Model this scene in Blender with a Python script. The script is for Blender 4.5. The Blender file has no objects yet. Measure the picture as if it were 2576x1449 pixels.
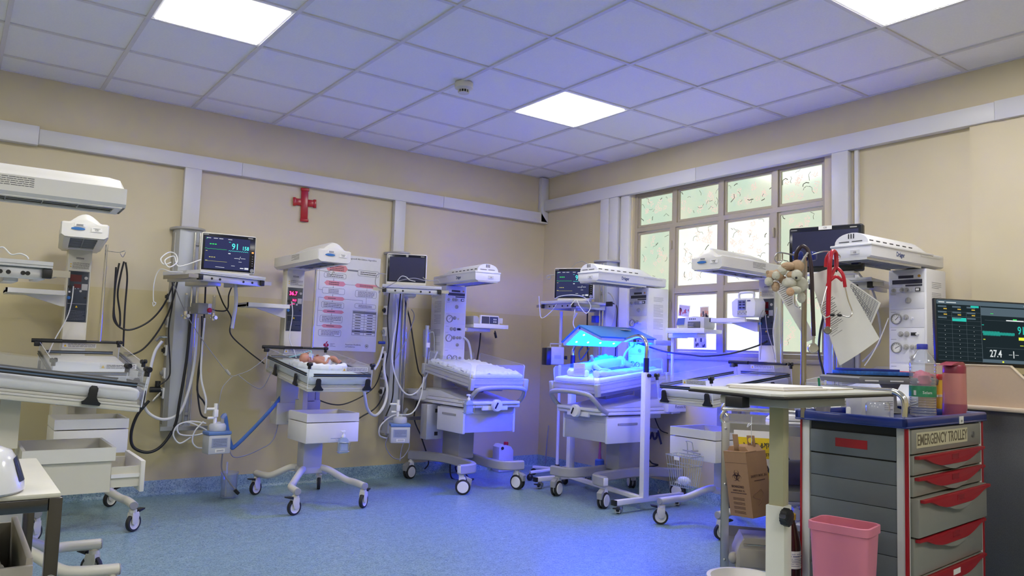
import bpy, bmesh, math, random
from mathutils import Vector, Matrix, Euler
random.seed(7)
PI = math.pi
C = bpy.context.scene.collection
# ---------------------------------------------------------------- camera, world, lights, exposure
F_PX = 1936.4
CAM = Vector((-4.694, -5.920, 1.10))
R_ = Vector((0.8059, -0.5912, 0.0323)); U_ = Vector((-0.0737, -0.0460, 0.9962)); F_ = Vector((0.5874, 0.8052, 0.0805))
F_ = F_.normalized(); R_ = (R_ - F_ * R_.dot(F_)).normalized(); U_ = R_.cross(F_)
cd = bpy.data.cameras.new('camera'); cam = bpy.data.objects.new('camera', cd); C.objects.link(cam)
cd.sensor_width = 36; cd.lens = F_PX / 2576 * 36; cd.clip_start = .05
cam.matrix_world = Matrix(((R_.x, U_.x, -F_.x, CAM.x), (R_.y, U_.y, -F_.y, CAM.y), (R_.z, U_.z, -F_.z, CAM.z), (0, 0, 0, 1)))
bpy.context.scene.camera = cam
w = bpy.data.worlds.new('world'); bpy.context.scene.world = w; w.use_nodes = True
w.node_tree.nodes['Background'].inputs[0].default_value = (.8, .9, 1, 1)
w.node_tree.nodes['Background'].inputs[1].default_value = 1.0
vs = bpy.context.scene.view_settings
vs.view_transform = 'Standard'; vs.look = 'None'; vs.gamma = 1; EXPO = 1.65; vs.exposure = EXPO; vs.use_curve_mapping = False
PANEL_STRENGTH = 8.0     # ceiling light panels
WINDOW_STRENGTH = .37   # daylight through the filmed panes
BLUE_PANEL = 85.0         # phototherapy diffuser

def at(x, y, ax, val):
    """where the line of sight of a photo point meets a real plane (ax 0,1,2 = x,y,z)"""
    d = F_ + R_ * (x - 1288) / F_PX + U_ * (724.5 - y) / F_PX
    t = (val - CAM[ax]) / d[ax]
    return CAM + d * t
def far(x, y, depth):
    return CAM + (F_ + R_ * (x - 1288) / F_PX + U_ * (724.5 - y) / F_PX) * depth

# ---------------------------------------------------------------- materials
MATS = {}
def mat(name, col, rough=.5, metal=0, amt=0, scale=20, bump=0, emit=0, ecol=None, spec=None, trans=0, coat=0):
    if name in MATS: return MATS[name]
    m = bpy.data.materials.new(name); m.use_nodes = True; MATS[name] = m
    nt = m.node_tree; b = nt.nodes['Principled BSDF']
    b.inputs['Base Color'].default_value = (*col, 1); b.inputs['Roughness'].default_value = rough; b.inputs['Metallic'].default_value = metal
    if spec is not None: b.inputs['Specular IOR Level'].default_value = spec
    if coat: b.inputs['Coat Weight'].default_value = coat; b.inputs['Coat Roughness'].default_value = .1
    if emit:
        b.inputs['Emission Color'].default_value = (*(ecol or col), 1); b.inputs['Emission Strength'].default_value = emit
    tc = nt.nodes.new('ShaderNodeTexCoord'); n = nt.nodes.new('ShaderNodeTexNoise'); n.inputs['Scale'].default_value = scale; n.inputs['Detail'].default_value = 4
    nt.links.new(tc.outputs['Object'], n.inputs['Vector'])
    a = amt if amt else .04
    mx = nt.nodes.new('ShaderNodeMixRGB'); mx.inputs[1].default_value = (*[c * (1 - a) for c in col], 1); mx.inputs[2].default_value = (*[min(1, c * (1 + a)) for c in col], 1)
    nt.links.new(n.outputs['Fac'], mx.inputs[0]); nt.links.new(mx.outputs[0], b.inputs['Base Color'])
    if bump:
        bp = nt.nodes.new('ShaderNodeBump'); bp.inputs['Strength'].default_value = bump; bp.inputs['Distance'].default_value = .002
        nt.links.new(n.outputs['Fac'], bp.inputs['Height']); nt.links.new(bp.outputs[0], b.inputs['Normal'])
    return m
def glassy(name, tint, clear=.85, rough=.03, gloss=.5):
    if name in MATS: return MATS[name]
    m = bpy.data.materials.new(name); m.use_nodes = True; MATS[name] = m
    nt = m.node_tree; nt.nodes.clear(); o = nt.nodes.new('ShaderNodeOutputMaterial')
    t = nt.nodes.new('ShaderNodeBsdfTransparent'); t.inputs[0].default_value = (*tint, 1)
    g = nt.nodes.new('ShaderNodeBsdfGlossy'); g.inputs['Roughness'].default_value = rough
    d = nt.nodes.new('ShaderNodeBsdfDiffuse'); d.inputs[0].default_value = (*tint, 1)
    lw = nt.nodes.new('ShaderNodeLayerWeight'); lw.inputs[0].default_value = .5
    pw_ = nt.nodes.new('ShaderNodeMath'); pw_.operation = 'POWER'; pw_.inputs[1].default_value = 4 if gloss <= .5 else 2.2; nt.links.new(lw.outputs['Facing'], pw_.inputs[0])
    f = nt.nodes.new('ShaderNodeMath'); f.operation = 'MULTIPLY_ADD'; f.inputs[1].default_value = gloss; f.inputs[2].default_value = .035; nt.links.new(pw_.outputs[0], f.inputs[0])
    m1 = nt.nodes.new('ShaderNodeMixShader'); m1.inputs[0].default_value = 1 - clear
    nt.links.new(t.outputs[0], m1.inputs[1]); nt.links.new(d.outputs[0], m1.inputs[2])
    m2 = nt.nodes.new('ShaderNodeMixShader'); nt.links.new(f.outputs[0], m2.inputs[0]); nt.links.new(m1.outputs[0], m2.inputs[1]); nt.links.new(g.outputs[0], m2.inputs[2])
    nt.links.new(m2.outputs[0], o.inputs[0]); return m
def emis(name, col, s, lamp=False):
    if name in MATS: return MATS[name]
    if not lamp: s *= .82
    m = bpy.data.materials.new(name); m.use_nodes = True; MATS[name] = m
    nt = m.node_tree; nt.nodes.clear(); o = nt.nodes.new('ShaderNodeOutputMaterial'); e = nt.nodes.new('ShaderNodeEmission')
    e.inputs[0].default_value = (*col, 1); e.inputs[1].default_value = s; nt.links.new(e.outputs[0], o.inputs[0]); return m
cream = mat('beige_enamel', (.66, .63, .53), .38, amt=.02)
creamlight = mat('white_enamel', (.74, .72, .66), .35, amt=.02)
white = mat('white_plastic', (.80, .79, .78), .35, amt=.02)
paper = mat('paper', (.82, .80, .76), .8)
grey = mat('grey_plastic', (.40, .39, .38), .45)
midgrey = mat('grey_paint', (.30, .30, .30), .5)
black = mat('black_plastic', (.012, .012, .014), .4)
rubber = mat('black_rubber', (.02, .02, .022), .65)
steel = mat('steel', (.55, .54, .52), .28, 1, amt=.06, scale=6)
chrome = mat('chrome', (.75, .74, .72), .12, 1)
alu = mat('aluminium', (.62, .63, .66), .38, .75, amt=.03)
acrylic = glassy('clear_acrylic', (.97, .98, 1), .95)
acredge = mat('acrylic_edge', (.72, .76, .82), .2)
clearpl = glassy('clear_plastic', (.88, .90, .94), .88, .08, .9)
milky = glassy('milky_plastic', (.8, .82, .86), .45, .2)
navy = mat('navy_panel', (.02, .028, .045), .4)
screen = emis('dark_screen', (.035, .04, .11), .42)
screenoff = mat('off_screen', (.03, .032, .075), .15)
ink = mat('ink', (.03, .03, .04), .7)
greyink = mat('faint_ink', (.22, .22, .26), .7)
inkblue = mat('logo_blue', (.03, .06, .22), .5)
red = mat('red_plastic', (.50, .012, .03), .3)
blueplastic = mat('blue_plastic', (.02, .05, .33), .3)
yellow = mat('yellow_plastic', (.8, .5, .01), .45)
whitecable = mat('white_cable', (.72, .72, .73), .45)
greycable = mat('grey_cable', (.32, .31, .33), .5)
blackcable = mat('black_cable', (.012, .012, .014), .5)
linen = mat('white_linen', (.78, .80, .82), .9, amt=.05, scale=60, bump=.4)
vinyl = mat('white_vinyl', (.76, .75, .72), .45)

# ---------------------------------------------------------------- mesh builder
class B:
    def __init__(s): s.bm = bmesh.new(); s.mi = 0
    def _tag(s, faces):
        for f in faces: f.material_index = s.mi
    def box(s, x0, x1, y0, y1, z0, z1, bev=0, seg=2, xf=None):
        if x0 > x1: x0, x1 = x1, x0
        if y0 > y1: y0, y1 = y1, y0
        if z0 > z1: z0, z1 = z1, z0
        v = [s.bm.verts.new(p) for p in ((x0,y0,z0),(x1,y0,z0),(x1,y1,z0),(x0,y1,z0),(x0,y0,z1),(x1,y0,z1),(x1,y1,z1),(x0,y1,z1))]
        fs = [s.bm.faces.new([v[i] for i in q]) for q in ((3,2,1,0),(4,5,6,7),(0,1,5,4),(1,2,6,5),(2,3,7,6),(3,0,4,7))]
        s._tag(fs)
        if xf is not None: bmesh.ops.transform(s.bm, matrix=xf, verts=v)
        if bev:
            ed = list({e for f in fs for e in f.edges})
            bmesh.ops.bevel(s.bm, geom=ed, offset=bev, segments=seg, affect='EDGES', profile=.5, material=-1)
        return s
    def prism(s, poly, axis, a, b, bev=0):
        def P(p, t): return (t, p[0], p[1]) if axis == 0 else (p[0], t, p[1]) if axis == 1 else (p[0], p[1], t)
        va = [s.bm.verts.new(P(p, a)) for p in poly]; vb = [s.bm.verts.new(P(p, b)) for p in poly]
        n = len(poly); fs = [s.bm.faces.new(va), s.bm.faces.new(vb[::-1])]
        for i in range(n): fs.append(s.bm.faces.new((va[i], vb[i], vb[(i+1) % n], va[(i+1) % n])))
        s._tag(fs)
        if bev:
            ed = list({e for f in fs[:2] for e in f.edges})
            bmesh.ops.bevel(s.bm, geom=ed, offset=bev, segments=2, affect='EDGES', profile=.5, material=-1)
        return s
    def tube(s, pts, r, seg=8, n=0, caps=True, closed=False, rect=None):
        pts = [Vector(p) for p in pts]
        if n: pts = spline(pts, n, closed)
        rs = r if isinstance(r, (list, tuple)) else None
        N = len(pts); rings = []; prev = None
        for i, p in enumerate(pts):
            if closed: t = pts[(i+1) % N] - pts[i-1]
            else: t = pts[min(i+1, N-1)] - pts[max(i-1, 0)]
            if t.length < 1e-9: t = Vector((0, 0, 1))
            t.normalize()
            if rect: a = t.cross(Vector((0, 0, 1)));
            elif prev is None: a = t.cross(Vector((0, 0, 1)) if abs(t.z) < .9 else Vector((1, 0, 0)))
            else: a = prev - t * prev.dot(t)
            if a.length < 1e-6: a = Vector((1, 0, 0))
            a.normalize(); prev = a; b = t.cross(a)
            if rect:
                w_, h_ = rect[0] / 2, rect[1] / 2; c = min(w_, h_) * .35
                ring = [p + a * q[0] + b * q[1] for q in ((w_, -h_+c), (w_, h_-c), (w_-c, h_), (-w_+c, h_), (-w_, h_-c), (-w_, -h_+c), (-w_+c, -h_), (w_-c, -h_))]
            else:
                rr = rs[min(i * len(rs) // N, len(rs)-1)] if rs else r
                ring = [p + (a * math.cos(k * 2 * PI / seg) + b * math.sin(k * 2 * PI / seg)) * rr for k in range(seg)]
            rings.append([s.bm.verts.new(q) for q in ring])
        fs = []
        m = len(rings[0])
        for i in range(N if closed else N - 1):
            A, D = rings[i], rings[(i+1) % N]
            for k in range(m): fs.append(s.bm.faces.new((A[k], A[(k+1) % m], D[(k+1) % m], D[k])))
        if caps and not closed: fs.append(s.bm.faces.new(rings[0][::-1])); fs.append(s.bm.faces.new(rings[-1]))
        s._tag(fs); return s
    def cyl(s, p0, p1, r, seg=16, r2=None):
        return s.tube([p0, p1], [r, r2 if r2 is not None else r], seg)
    def lathe(s, prof, c=(0, 0, 0), axis=(0, 0, 1), seg=20, sq=None):
        ax = Vector(axis).normalized(); a = ax.cross(Vector((1, 0, 0)) if abs(ax.x) < .9 else Vector((0, 1, 0))).normalized(); b = ax.cross(a); c = Vector(c)
        rings = []
        for r, z in prof:
            if r < 1e-6: rings.append([s.bm.verts.new(c + ax * z)])
            else: rings.append([s.bm.verts.new(c + ax * z + (a * math.cos(k * 2 * PI / seg) + b * math.sin(k * 2 * PI / seg)) * r) for k in range(seg)])
        fs = []
        for A, D in zip(rings, rings[1:]):
            for k in range(seg):
                k2 = (k+1) % seg
                if len(A) == 1 and len(D) == 1: continue
                if len(A) == 1: fs.append(s.bm.faces.new((A[0], D[k2], D[k])))
                elif len(D) == 1: fs.append(s.bm.faces.new((A[k], A[k2], D[0])))
                else: fs.append(s.bm.faces.new((A[k], A[k2], D[k2], D[k])))
        s._tag(fs); return s
    def ell(s, c, r, seg=16, rings=10, xf=None):
        r = (r, r, r) if isinstance(r, (int, float)) else r
        M = Matrix.Translation(c) @ (xf or Matrix()) @ Matrix.Diagonal((*r, 1))
        g = bmesh.ops.create_uvsphere(s.bm, u_segments=seg, v_segments=rings, radius=1, matrix=M)
        s._tag({f for v in g['verts'] for f in v.link_faces}); return s
    def face(s, pts):
        f = s.bm.faces.new([s.bm.verts.new(p) for p in pts]); f.material_index = s.mi; return s
    def done(s, name, mats, parent=None, xf=None, flat=False, **props):
        if xf is not None: bmesh.ops.transform(s.bm, matrix=xf, verts=s.bm.verts)
        bmesh.ops.recalc_face_normals(s.bm, faces=s.bm.faces)
        me = bpy.data.meshes.new(name); s.bm.to_mesh(me); s.bm.free()
        for m in (mats if isinstance(mats, (list, tuple)) else [mats]): me.materials.append(m)
        if not flat:
            me.shade_smooth()
            me.set_sharp_from_angle(angle=math.radians(38))
        o = bpy.data.objects.new(name, me); C.objects.link(o)
        if parent is not None: o.parent = parent
        for k, v in props.items(): o[k] = v
        if name in STUFF_PARTS: o['kind'] = 'stuff'
        if name in SPLIT_PARTS: split_loose(o, name)
        return o
# print, keys and grilles too small to pick apart stay joined; these part names are cut into one object per piece
STUFF_PARTS = {'small_print', 'printed_line', 'key', 'grid_line', 'menu_bar', 'amber_text', 'white_text', 'yellow_text', 'green_text', 'white_trace', 'twig_print', 'blossom_print', 'picture_patch', 'dot_pattern',
               'chart_lines', 'led_spot', 'led_dot', 'vent_slot', 'faint_print', 'heater_grille', 'vent_rib', 'bar_mark', 'sheet_motif', 'sheet_edge', 'tear_line', 'slot', 'port', 'green_trace', 'yellow_trace', 'teal_trace', 'button_strip', 'hand_drawing', 'needle', 'arrow_key', 'face_feature', 'closed_eyelid'}
SPLIT_PARTS = {'corner_block', 'slide_rail', 'arm_tip', 'red_trim', 'warning_triangle', 'warning_label', 'grab_bar', 'hinge', 'ear_tip', 'bolt_hole', 'accessory_rail', 'rail_bracket', 'side_rail', 'display', 'socket', 'rivet', 'control_knob', 'rocker_switch', 'sticker', 'pink_box', 'led_window', 'button', 'head', 'arm', 'muzzle', 'drawer_body', 'switch'}
def split_loose(o, name):
    bm = bmesh.new(); bm.from_mesh(o.data); bm.faces.ensure_lookup_table(); seen = set(); isl = []
    for f in bm.faces:
        if f.index in seen: continue
        st = [f]; seen.add(f.index); cur = []
        while st:
            g = st.pop(); cur.append(g.index)
            for e in g.edges:
                for h in e.link_faces:
                    if h.index not in seen: seen.add(h.index); st.append(h)
        pts = [v.co for i in cur for v in bm.faces[i].verts]
        isl.append([set(cur), [min(p[k] for p in pts) - .0008 for k in range(3)], [max(p[k] for p in pts) + .0008 for k in range(3)]])
    merged = True
    while merged:
        merged = False
        for i in range(len(isl)):
            for j in range(i + 1, len(isl)):
                a, b = isl[i], isl[j]
                if all(a[1][k] <= b[2][k] and b[1][k] <= a[2][k] for k in range(3)):
                    isl[i] = [a[0] | b[0], [min(a[1][k], b[1][k]) for k in range(3)], [max(a[2][k], b[2][k]) for k in range(3)]]; del isl[j]; merged = True; break
            if merged: break
    bm.free()
    if len(isl) < 2: return
    for n_, (fs, _, _) in enumerate(isl):
        b2 = bmesh.new(); b2.from_mesh(o.data); b2.faces.ensure_lookup_table()
        bmesh.ops.delete(b2, geom=[f for f in b2.faces if f.index not in fs], context='FACES')
        me = bpy.data.meshes.new(name); b2.to_mesh(me); b2.free()
        for m in o.data.materials: me.materials.append(m)
        isl[n_].append(me)
    for n_, q in enumerate(isl):
        if n_ == 0: first = q[3]
        else:
            c = bpy.data.objects.new(name, q[3]); C.objects.link(c); c.parent = o.parent
    o.data = first
def spline(pts, n, closed=False):
    out = []; N = len(pts)
    for i in range(N if closed else N - 1):
        if closed: p0, p1, p2, p3 = pts[i-1], pts[i], pts[(i+1) % N], pts[(i+2) % N]
        else: p0, p1, p2, p3 = pts[max(i-1, 0)], pts[i], pts[i+1], pts[min(i+2, N-1)]
        for k in range(n):
            t = k / n
            out.append(.5 * ((2*p1) + (-p0+p2)*t + (2*p0-5*p1+4*p2-p3)*t*t + (-p0+3*p1-3*p2+p3)*t**3))
    if not closed: out.append(pts[-1])
    return out
def thing(name, label, cat, loc=(0, 0, 0), rz=0, group=None):
    o = bpy.data.objects.new(name, None); C.objects.link(o); o.location = loc; o.rotation_euler = (0, 0, rz); o.empty_display_size = .05
    o['label'] = label; o['category'] = cat
    if group: o['group'] = group
    return o
def tag(o, label, cat, group=None):
    o['label'] = label; o['category'] = cat
    if group: o['group'] = group
    return o
def struct(o): o['kind'] = 'structure'; return o
def dup(root, loc=None, rz=None, label=None):
    r = root.copy(); C.objects.link(r)
    if loc is not None: r.location = loc
    if rz is not None: r.rotation_euler = (0, 0, rz)
    if label: r['label'] = label
    for ch in list(root.children):
        c = ch.copy(); C.objects.link(c); c.parent = r
        for g in ch.children:
            d = g.copy(); C.objects.link(d); d.parent = c
    return r
FONTS = {}
def font(kind):
    if kind not in FONTS:
        f = None
        if kind == 'ethiopic':
            import os
            p = os.path.join(bpy.utils.resource_path('LOCAL'), 'datafiles', 'fonts', 'NotoSansEthiopic-Regular.woff2')
            try: f = bpy.data.fonts.load(p)
            except Exception: f = None
        FONTS[kind] = f
    return FONTS[kind]
def text(s, size, m, parent, loc, rot, name='lettering', sx=1, align='CENTER', ext=.0002, bold=0, fnt=None):
    cu = bpy.data.curves.new(name, 'FONT'); cu.body = s; cu.size = size; cu.align_x = align; cu.align_y = 'CENTER'; cu.extrude = ext; cu.offset = bold; cu.resolution_u = 2
    if fnt and font(fnt): cu.font = font(fnt)
    t = bpy.data.objects.new(name, cu); C.objects.link(t)
    bpy.context.view_layer.update()
    me = bpy.data.meshes.new_from_object(t.evaluated_get(bpy.context.evaluated_depsgraph_get()))
    bpy.data.objects.remove(t); bpy.data.curves.remove(cu)
    me.transform(Euler(rot).to_matrix().to_4x4() @ Matrix.Diagonal((sx, 1, 1, 1))); me.transform(Matrix.Translation(loc))
    me.materials.clear(); me.materials.append(m); me.name = name
    o = bpy.data.objects.new(name, me); C.objects.link(o)
    if parent is not None: o.parent = parent
    return o
FRONT = (PI/2, 0, 0); LEFTF = (PI/2, 0, -PI/2); RIGHTF = (PI/2, 0, PI/2)
def printlines(b, x0, x1, zt, zb, n, y, dens=.9, th=None, side=None):
    """rows of tiny print as raised ink bars on a face (y plane, or x plane when side is set)"""
    step = (zt - zb) / n; h = (th or step * .35) / 2
    for i in range(n):
        z = zt - (i + .5) * step; x = x0; L = x1 - x0
        end = x0 + L * random.uniform(.6, 1) if i % 4 == 3 else x1
        while x < end - L * .03:
            w_ = min(L * random.uniform(.06, .18), end - x)
            if side is None: b.box(x, x + w_ * .88, y, y - .0006, z - h, z + h)
            else: b.box(y, y + side * .0006, x, x + w_ * .88, z - h, z + h)
            x += w_
# ================================================================ ROOM
H = 2.81
def wallmat():
    m = mat('wall_paint', (.60, .50, .33), .6); nt = m.node_tree; b = nt.nodes['Principled BSDF']
    for l in list(b.inputs['Base Color'].links): nt.links.remove(l)
    tc = nt.nodes.new('ShaderNodeTexCoord'); sp = nt.nodes.new('ShaderNodeSeparateXYZ'); nt.links.new(tc.outputs['Object'], sp.inputs[0])
    mp = nt.nodes.new('ShaderNodeMath'); mp.operation = 'GREATER_THAN'; mp.inputs[1].default_value = 1.44; nt.links.new(sp.outputs[2], mp.inputs[0])
    mx = nt.nodes.new('ShaderNodeMixRGB'); mx.inputs[1].default_value = (.68, .575, .31, 1); mx.inputs[2].default_value = (.73, .635, .43, 1); nt.links.new(mp.outputs[0], mx.inputs[0])
    n = nt.nodes.new('ShaderNodeTexNoise'); n.inputs['Scale'].default_value = 1.3; n.inputs['Detail'].default_value = 6; nt.links.new(tc.outputs['Object'], n.inputs[0])
    m2 = nt.nodes.new('ShaderNodeMixRGB'); m2.blend_type = 'MULTIPLY'; m2.inputs[0].default_value = .25; nt.links.new(mx.outputs[0], m2.inputs[1]); nt.links.new(n.outputs['Fac'], m2.inputs[2])
    nt.links.new(m2.outputs[0], b.inputs['Base Color'])
    rr = nt.nodes.new('ShaderNodeMath'); rr.operation = 'MULTIPLY_ADD'; rr.inputs[1].default_value = .28; rr.inputs[2].default_value = .32; nt.links.new(mp.outputs[0], rr.inputs[0]); nt.links.new(rr.outputs[0], b.inputs['Roughness'])
    return m
def floormat():
    m = mat('speckled_vinyl', (.2, .35, .45), .34); nt = m.node_tree; b = nt.nodes['Principled BSDF']
    for l in list(b.inputs['Base Color'].links): nt.links.remove(l)
    tc = nt.nodes.new('ShaderNodeTexCoord')
    v = nt.nodes.new('ShaderNodeTexVoronoi'); v.inputs['Scale'].default_value = 190; nt.links.new(tc.outputs['Object'], v.inputs['Vector'])
    cr = nt.nodes.new('ShaderNodeValToRGB'); e = cr.color_ramp.elements
    e[0].position = .0; e[0].color = (.08, .15, .22, 1); e[1].position = 1; e[1].color = (.32, .42, .46, 1)
    q = e.new(.35); q.color = (.20, .32, .375, 1); q = e.new(.75); q.color = (.235, .355, .41, 1)
    sp = nt.nodes.new('ShaderNodeSeparateColor'); nt.links.new(v.outputs['Color'], sp.inputs[0]); nt.links.new(sp.outputs[0], cr.inputs[0])
    n = nt.nodes.new('ShaderNodeTexNoise'); n.inputs['Scale'].default_value = 22; n.inputs['Detail'].default_value = 8; nt.links.new(tc.outputs['Object'], n.inputs[0])
    m2 = nt.nodes.new('ShaderNodeMixRGB'); m2.blend_type = 'OVERLAY'; m2.inputs[0].default_value = .3; nt.links.new(cr.outputs[0], m2.inputs[1]); nt.links.new(n.outputs['Fac'], m2.inputs[2])
    nt.links.new(m2.outputs[0], b.inputs['Base Color']); return m
WALL = wallmat(); FLOOR = floormat()
XL, YB = -7.6, -8.0
struct(B().box(XL, .3, YB, .3, -.1, 0).done('floor', FLOOR))
struct(B().box(XL, .1, 0, .15, 0, H).done('wall_left', WALL))
WY0, WY1, WZ0, WZ1 = -3.02, -1.215, 1.10, 2.49
wb = B().box(0, .18, WY1, 0, 0, H).box(0, .18, YB, WY0, 0, H).box(0, .18, WY0, WY1, 0, WZ0).box(0, .18, WY0, WY1, WZ1, H)
struct(wb.done('wall_right', WALL))
struct(B().box(-.035, .0, -6.6, -3.95, 0, 2.47).done('trim_1', WALL))
struct(B().box(XL - .15, XL, YB, .1, 0, H).done('wall_camera_left', WALL))
struct(B().box(XL, .1, YB - .15, YB, 0, H).done('wall_back', WALL))
# coved skirting in the floor vinyl
cove = [(0, 0), (-.035, 0), (-.022, .004), (-.012, .014), (-.006, .035), (-.004, .10), (0, .105)]
struct(B().prism([(p[0], p[1]) for p in cove], 0, XL, 0).done('baseboard_left', FLOOR))
struct(B().prism([(p[0], p[1]) for p in cove], 1, YB, 0).done('baseboard_right', FLOOR))
# ceiling: T grid with one object per tile
tilem = mat('ceiling_tile', (.86, .85, .87), .85, amt=.05, scale=90, bump=.25)
barm = mat('ceiling_grid_bar', (.68, .66, .68), .5)
ceil = struct(B().box(XL, .1, YB, .1, H + .03, H + .1).done('ceiling', tilem))
A0, B0, T = .324, .351, .6
xs = [0] + [-(B0 + k * T) for k in range(13)]; ys = [0] + [-(A0 + k * T) for k in range(13)]
me_cache = {}
LIGHTS = [(x, y) for x in (1, 5, 9) for y in (3, 7, 11)]
lm = emis('light_panel', (1, .985, .97), PANEL_STRENGTH, True)
for i in range(len(xs) - 1):
    for j in range(len(ys) - 1):
        x1, x0, y1, y0 = xs[i], xs[i+1], ys[j], ys[j+1]
        if x0 < XL - .3 or y0 < YB - .3: continue
        cx, cy, hx, hy = (x0+x1)/2, (y0+y1)/2, (x1-x0)/2 - .012, (y1-y0)/2 - .012
        if (i - 1, j - 0) in [(a, b) for a, b in LIGHTS] or False:
            t = thing('ceiling_light', '', 'light', (cx, cy, H))
            t['_ij'] = (i, j)
            B().box(-hx, hx, -hy, hy, -.004, .02).box(-hx + .02, hx - .02, -hy + .02, hy - .02, -.001, .0).done('frame', white, t)
            B().box(-hx + .018, hx - .018, -hy + .018, hy - .018, -.0075, -.0045).done('diffuser', lm, t)
            continue
        key = (round(hx, 3), round(hy, 3))
        if key not in me_cache:
            o = B().box(-hx, hx, -hy, hy, .002, .018).done('ceiling_tile', tilem, ceil); me_cache[key] = o.data
        else:
            o = bpy.data.objects.new('ceiling_tile', me_cache[key]); C.objects.link(o); o.parent = ceil
        o.location = (cx, cy, H + random.uniform(0, .0015)); o.rotation_euler = (random.uniform(-1, 1) * .0008, random.uniform(-1, 1) * .0008, 0)
for x in xs[:-1]:
    B().box(x - .012, x + .012, YB, 0, H - .006, H + .02).done('grid_bar', barm, ceil)
for y in ys[:-1]:
    B().box(XL, 0, y - .012, y + .012, H - .005, H + .019).done('grid_bar', barm, ceil)
for o in [q for q in C.objects if q.name.startswith('ceiling_light')]:
    i, j = o['_ij']; del o['_ij']
    nm = {(2, 3): 'square ceiling light panel nearest the room corner, above the blue lamp', (6, 3): 'square ceiling light panel at upper left, above the long wall',
          (2, 7): 'square ceiling light panel cut by the top right edge of the photo'}.get((i, j))
    o['label'] = nm or 'ceiling light panel out of view, %s, %s' % ({2: 'nearest the window wall', 6: 'in the middle row', 10: 'farthest from the window'}[i], {3: 'beside the long wall', 7: 'at mid room', 11: 'behind the camera'}[j])
    o['group'] = 'square ceiling light panels'
# smoke detector
t = thing('smoke_detector', 'white round smoke detector with slotted nose on the ceiling', 'detector', tuple(at(1167, 215, 2, 2.79).xy) + (H - .006,))
B().lathe([(0, 0), (.058, 0), (.06, -.012), (.058, -.022), (.0, -.022)]).done('base', cream, t)
B().lathe([(.0, -.022), (.06, -.022), (.058, -.034), (.035, -.043), (.034, -.046)]).lathe([(.034, -.062), (.034, -.066), (0, -.067)]).lathe([(.031, -.044), (.031, -.064)]).done('body', cream, t)
s_ = B()
for k in range(12):
    a = k * PI / 6; s_.box(-.003, .003, -.002, .002, -.064, -.044, xf=Matrix.Rotation(a, 4, 'Z') @ Matrix.Translation((.0335, 0, 0)))
s_.done('vent_rib', cream, t)
B().lathe([(.0315, -.045), (.0315, -.063)]).done('dark_grille', black, t)
# cable trunking
trunk = mat('trunking', (.66, .65, .67), .4, amt=.03, scale=3)
n_ = [1]
def trim(b):
    n_[0] += 1; return struct(b.done('trim_%d' % n_[0], trunk))
trim(B().box(-4.30, -2.98, -.055, 0, 2.35, 2.45, .002)); trim(B().box(-5.6, -4.302, -.065, 0, 2.34, 2.465, .002))
trim(B().box(-2.978, -1.2, -.055, 0, 2.35, 2.45, .002)); trim(B().prism([(-1.198, 2.35), (0, 2.35), (-.09, 2.45), (-1.198, 2.45)], 1, -.055, 0))
trim(B().box(-.055, 0, -1.95, -.06, 2.47, 2.575, .002)); trim(B().box(-.055, 0, -4.09, -1.952, 2.47, 2.575, .002)); trim(B().box(-.06, 0, -6.0, -4.092, 2.468, 2.578, .002))
trim(B().box(-.09, -.002, -.055, -.002, 2.36, 2.80, .003))
trim(B().box(-3.383, -3.267, -.05, 0, 1.88, 2.35, .002)); trim(B().box(-1.677, -1.574, -.05, 0, 1.88, 2.35, .002))
trim(B().box(-.05, 0, -.965, -.86, 1.9, 2.47, .002)); trim(B().box(-.045, 0, -1.075, -.975, 1.9, 2.47, .002)); trim(B().box(-.05, 0, -3.215, -3.10, 1.88, 2.47, .002))
trim(B().box(-.025, 0, -3.27, -3.245, .12, 2.47, .002)); trim(B().box(-.03, 0, -1.2, -1.10, .12, 2.47, .002))
# ---------------------------------------------------------------- window
frm = mat('window_frame_metal', (.40, .35, .27), .4, .1)
win = struct(B().box(.03, .09, WY0, WY0 + .03, WZ0, WZ1).box(.03, .09, WY1 - .03, WY1, WZ0, WZ1).box(.03, .09, WY0 + .03, WY1 - .03, WZ0, WZ0 + .034).box(.03, .09, WY0 + .03, WY1 - .03, WZ1 - .036, WZ1)
             .box(.031, .089, WY0 + .03, WY1 - .03, 2.145, 2.18).done('window_1', frm))
struct(B().box(-.02, .03, WY0 - .02, WY1 + .02, WZ0 - .03, WZ0, .004).done('trim_40', frm))
for y in (-1.665, -2.135, -2.612): B().box(.032, .088, y - .022, y + .022, 2.1805, WZ1 - .0305).done('mullion', frm, win)
for y in (-1.645, -2.135, -2.60): B().box(.032, .088, y - .028, y + .028, WZ0 + .0305, 2.1445).done('mullion', frm, win)
B().box(.034, .086, -2.571, -1.674, 1.60, 1.645).done('transom', frm, win)
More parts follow.
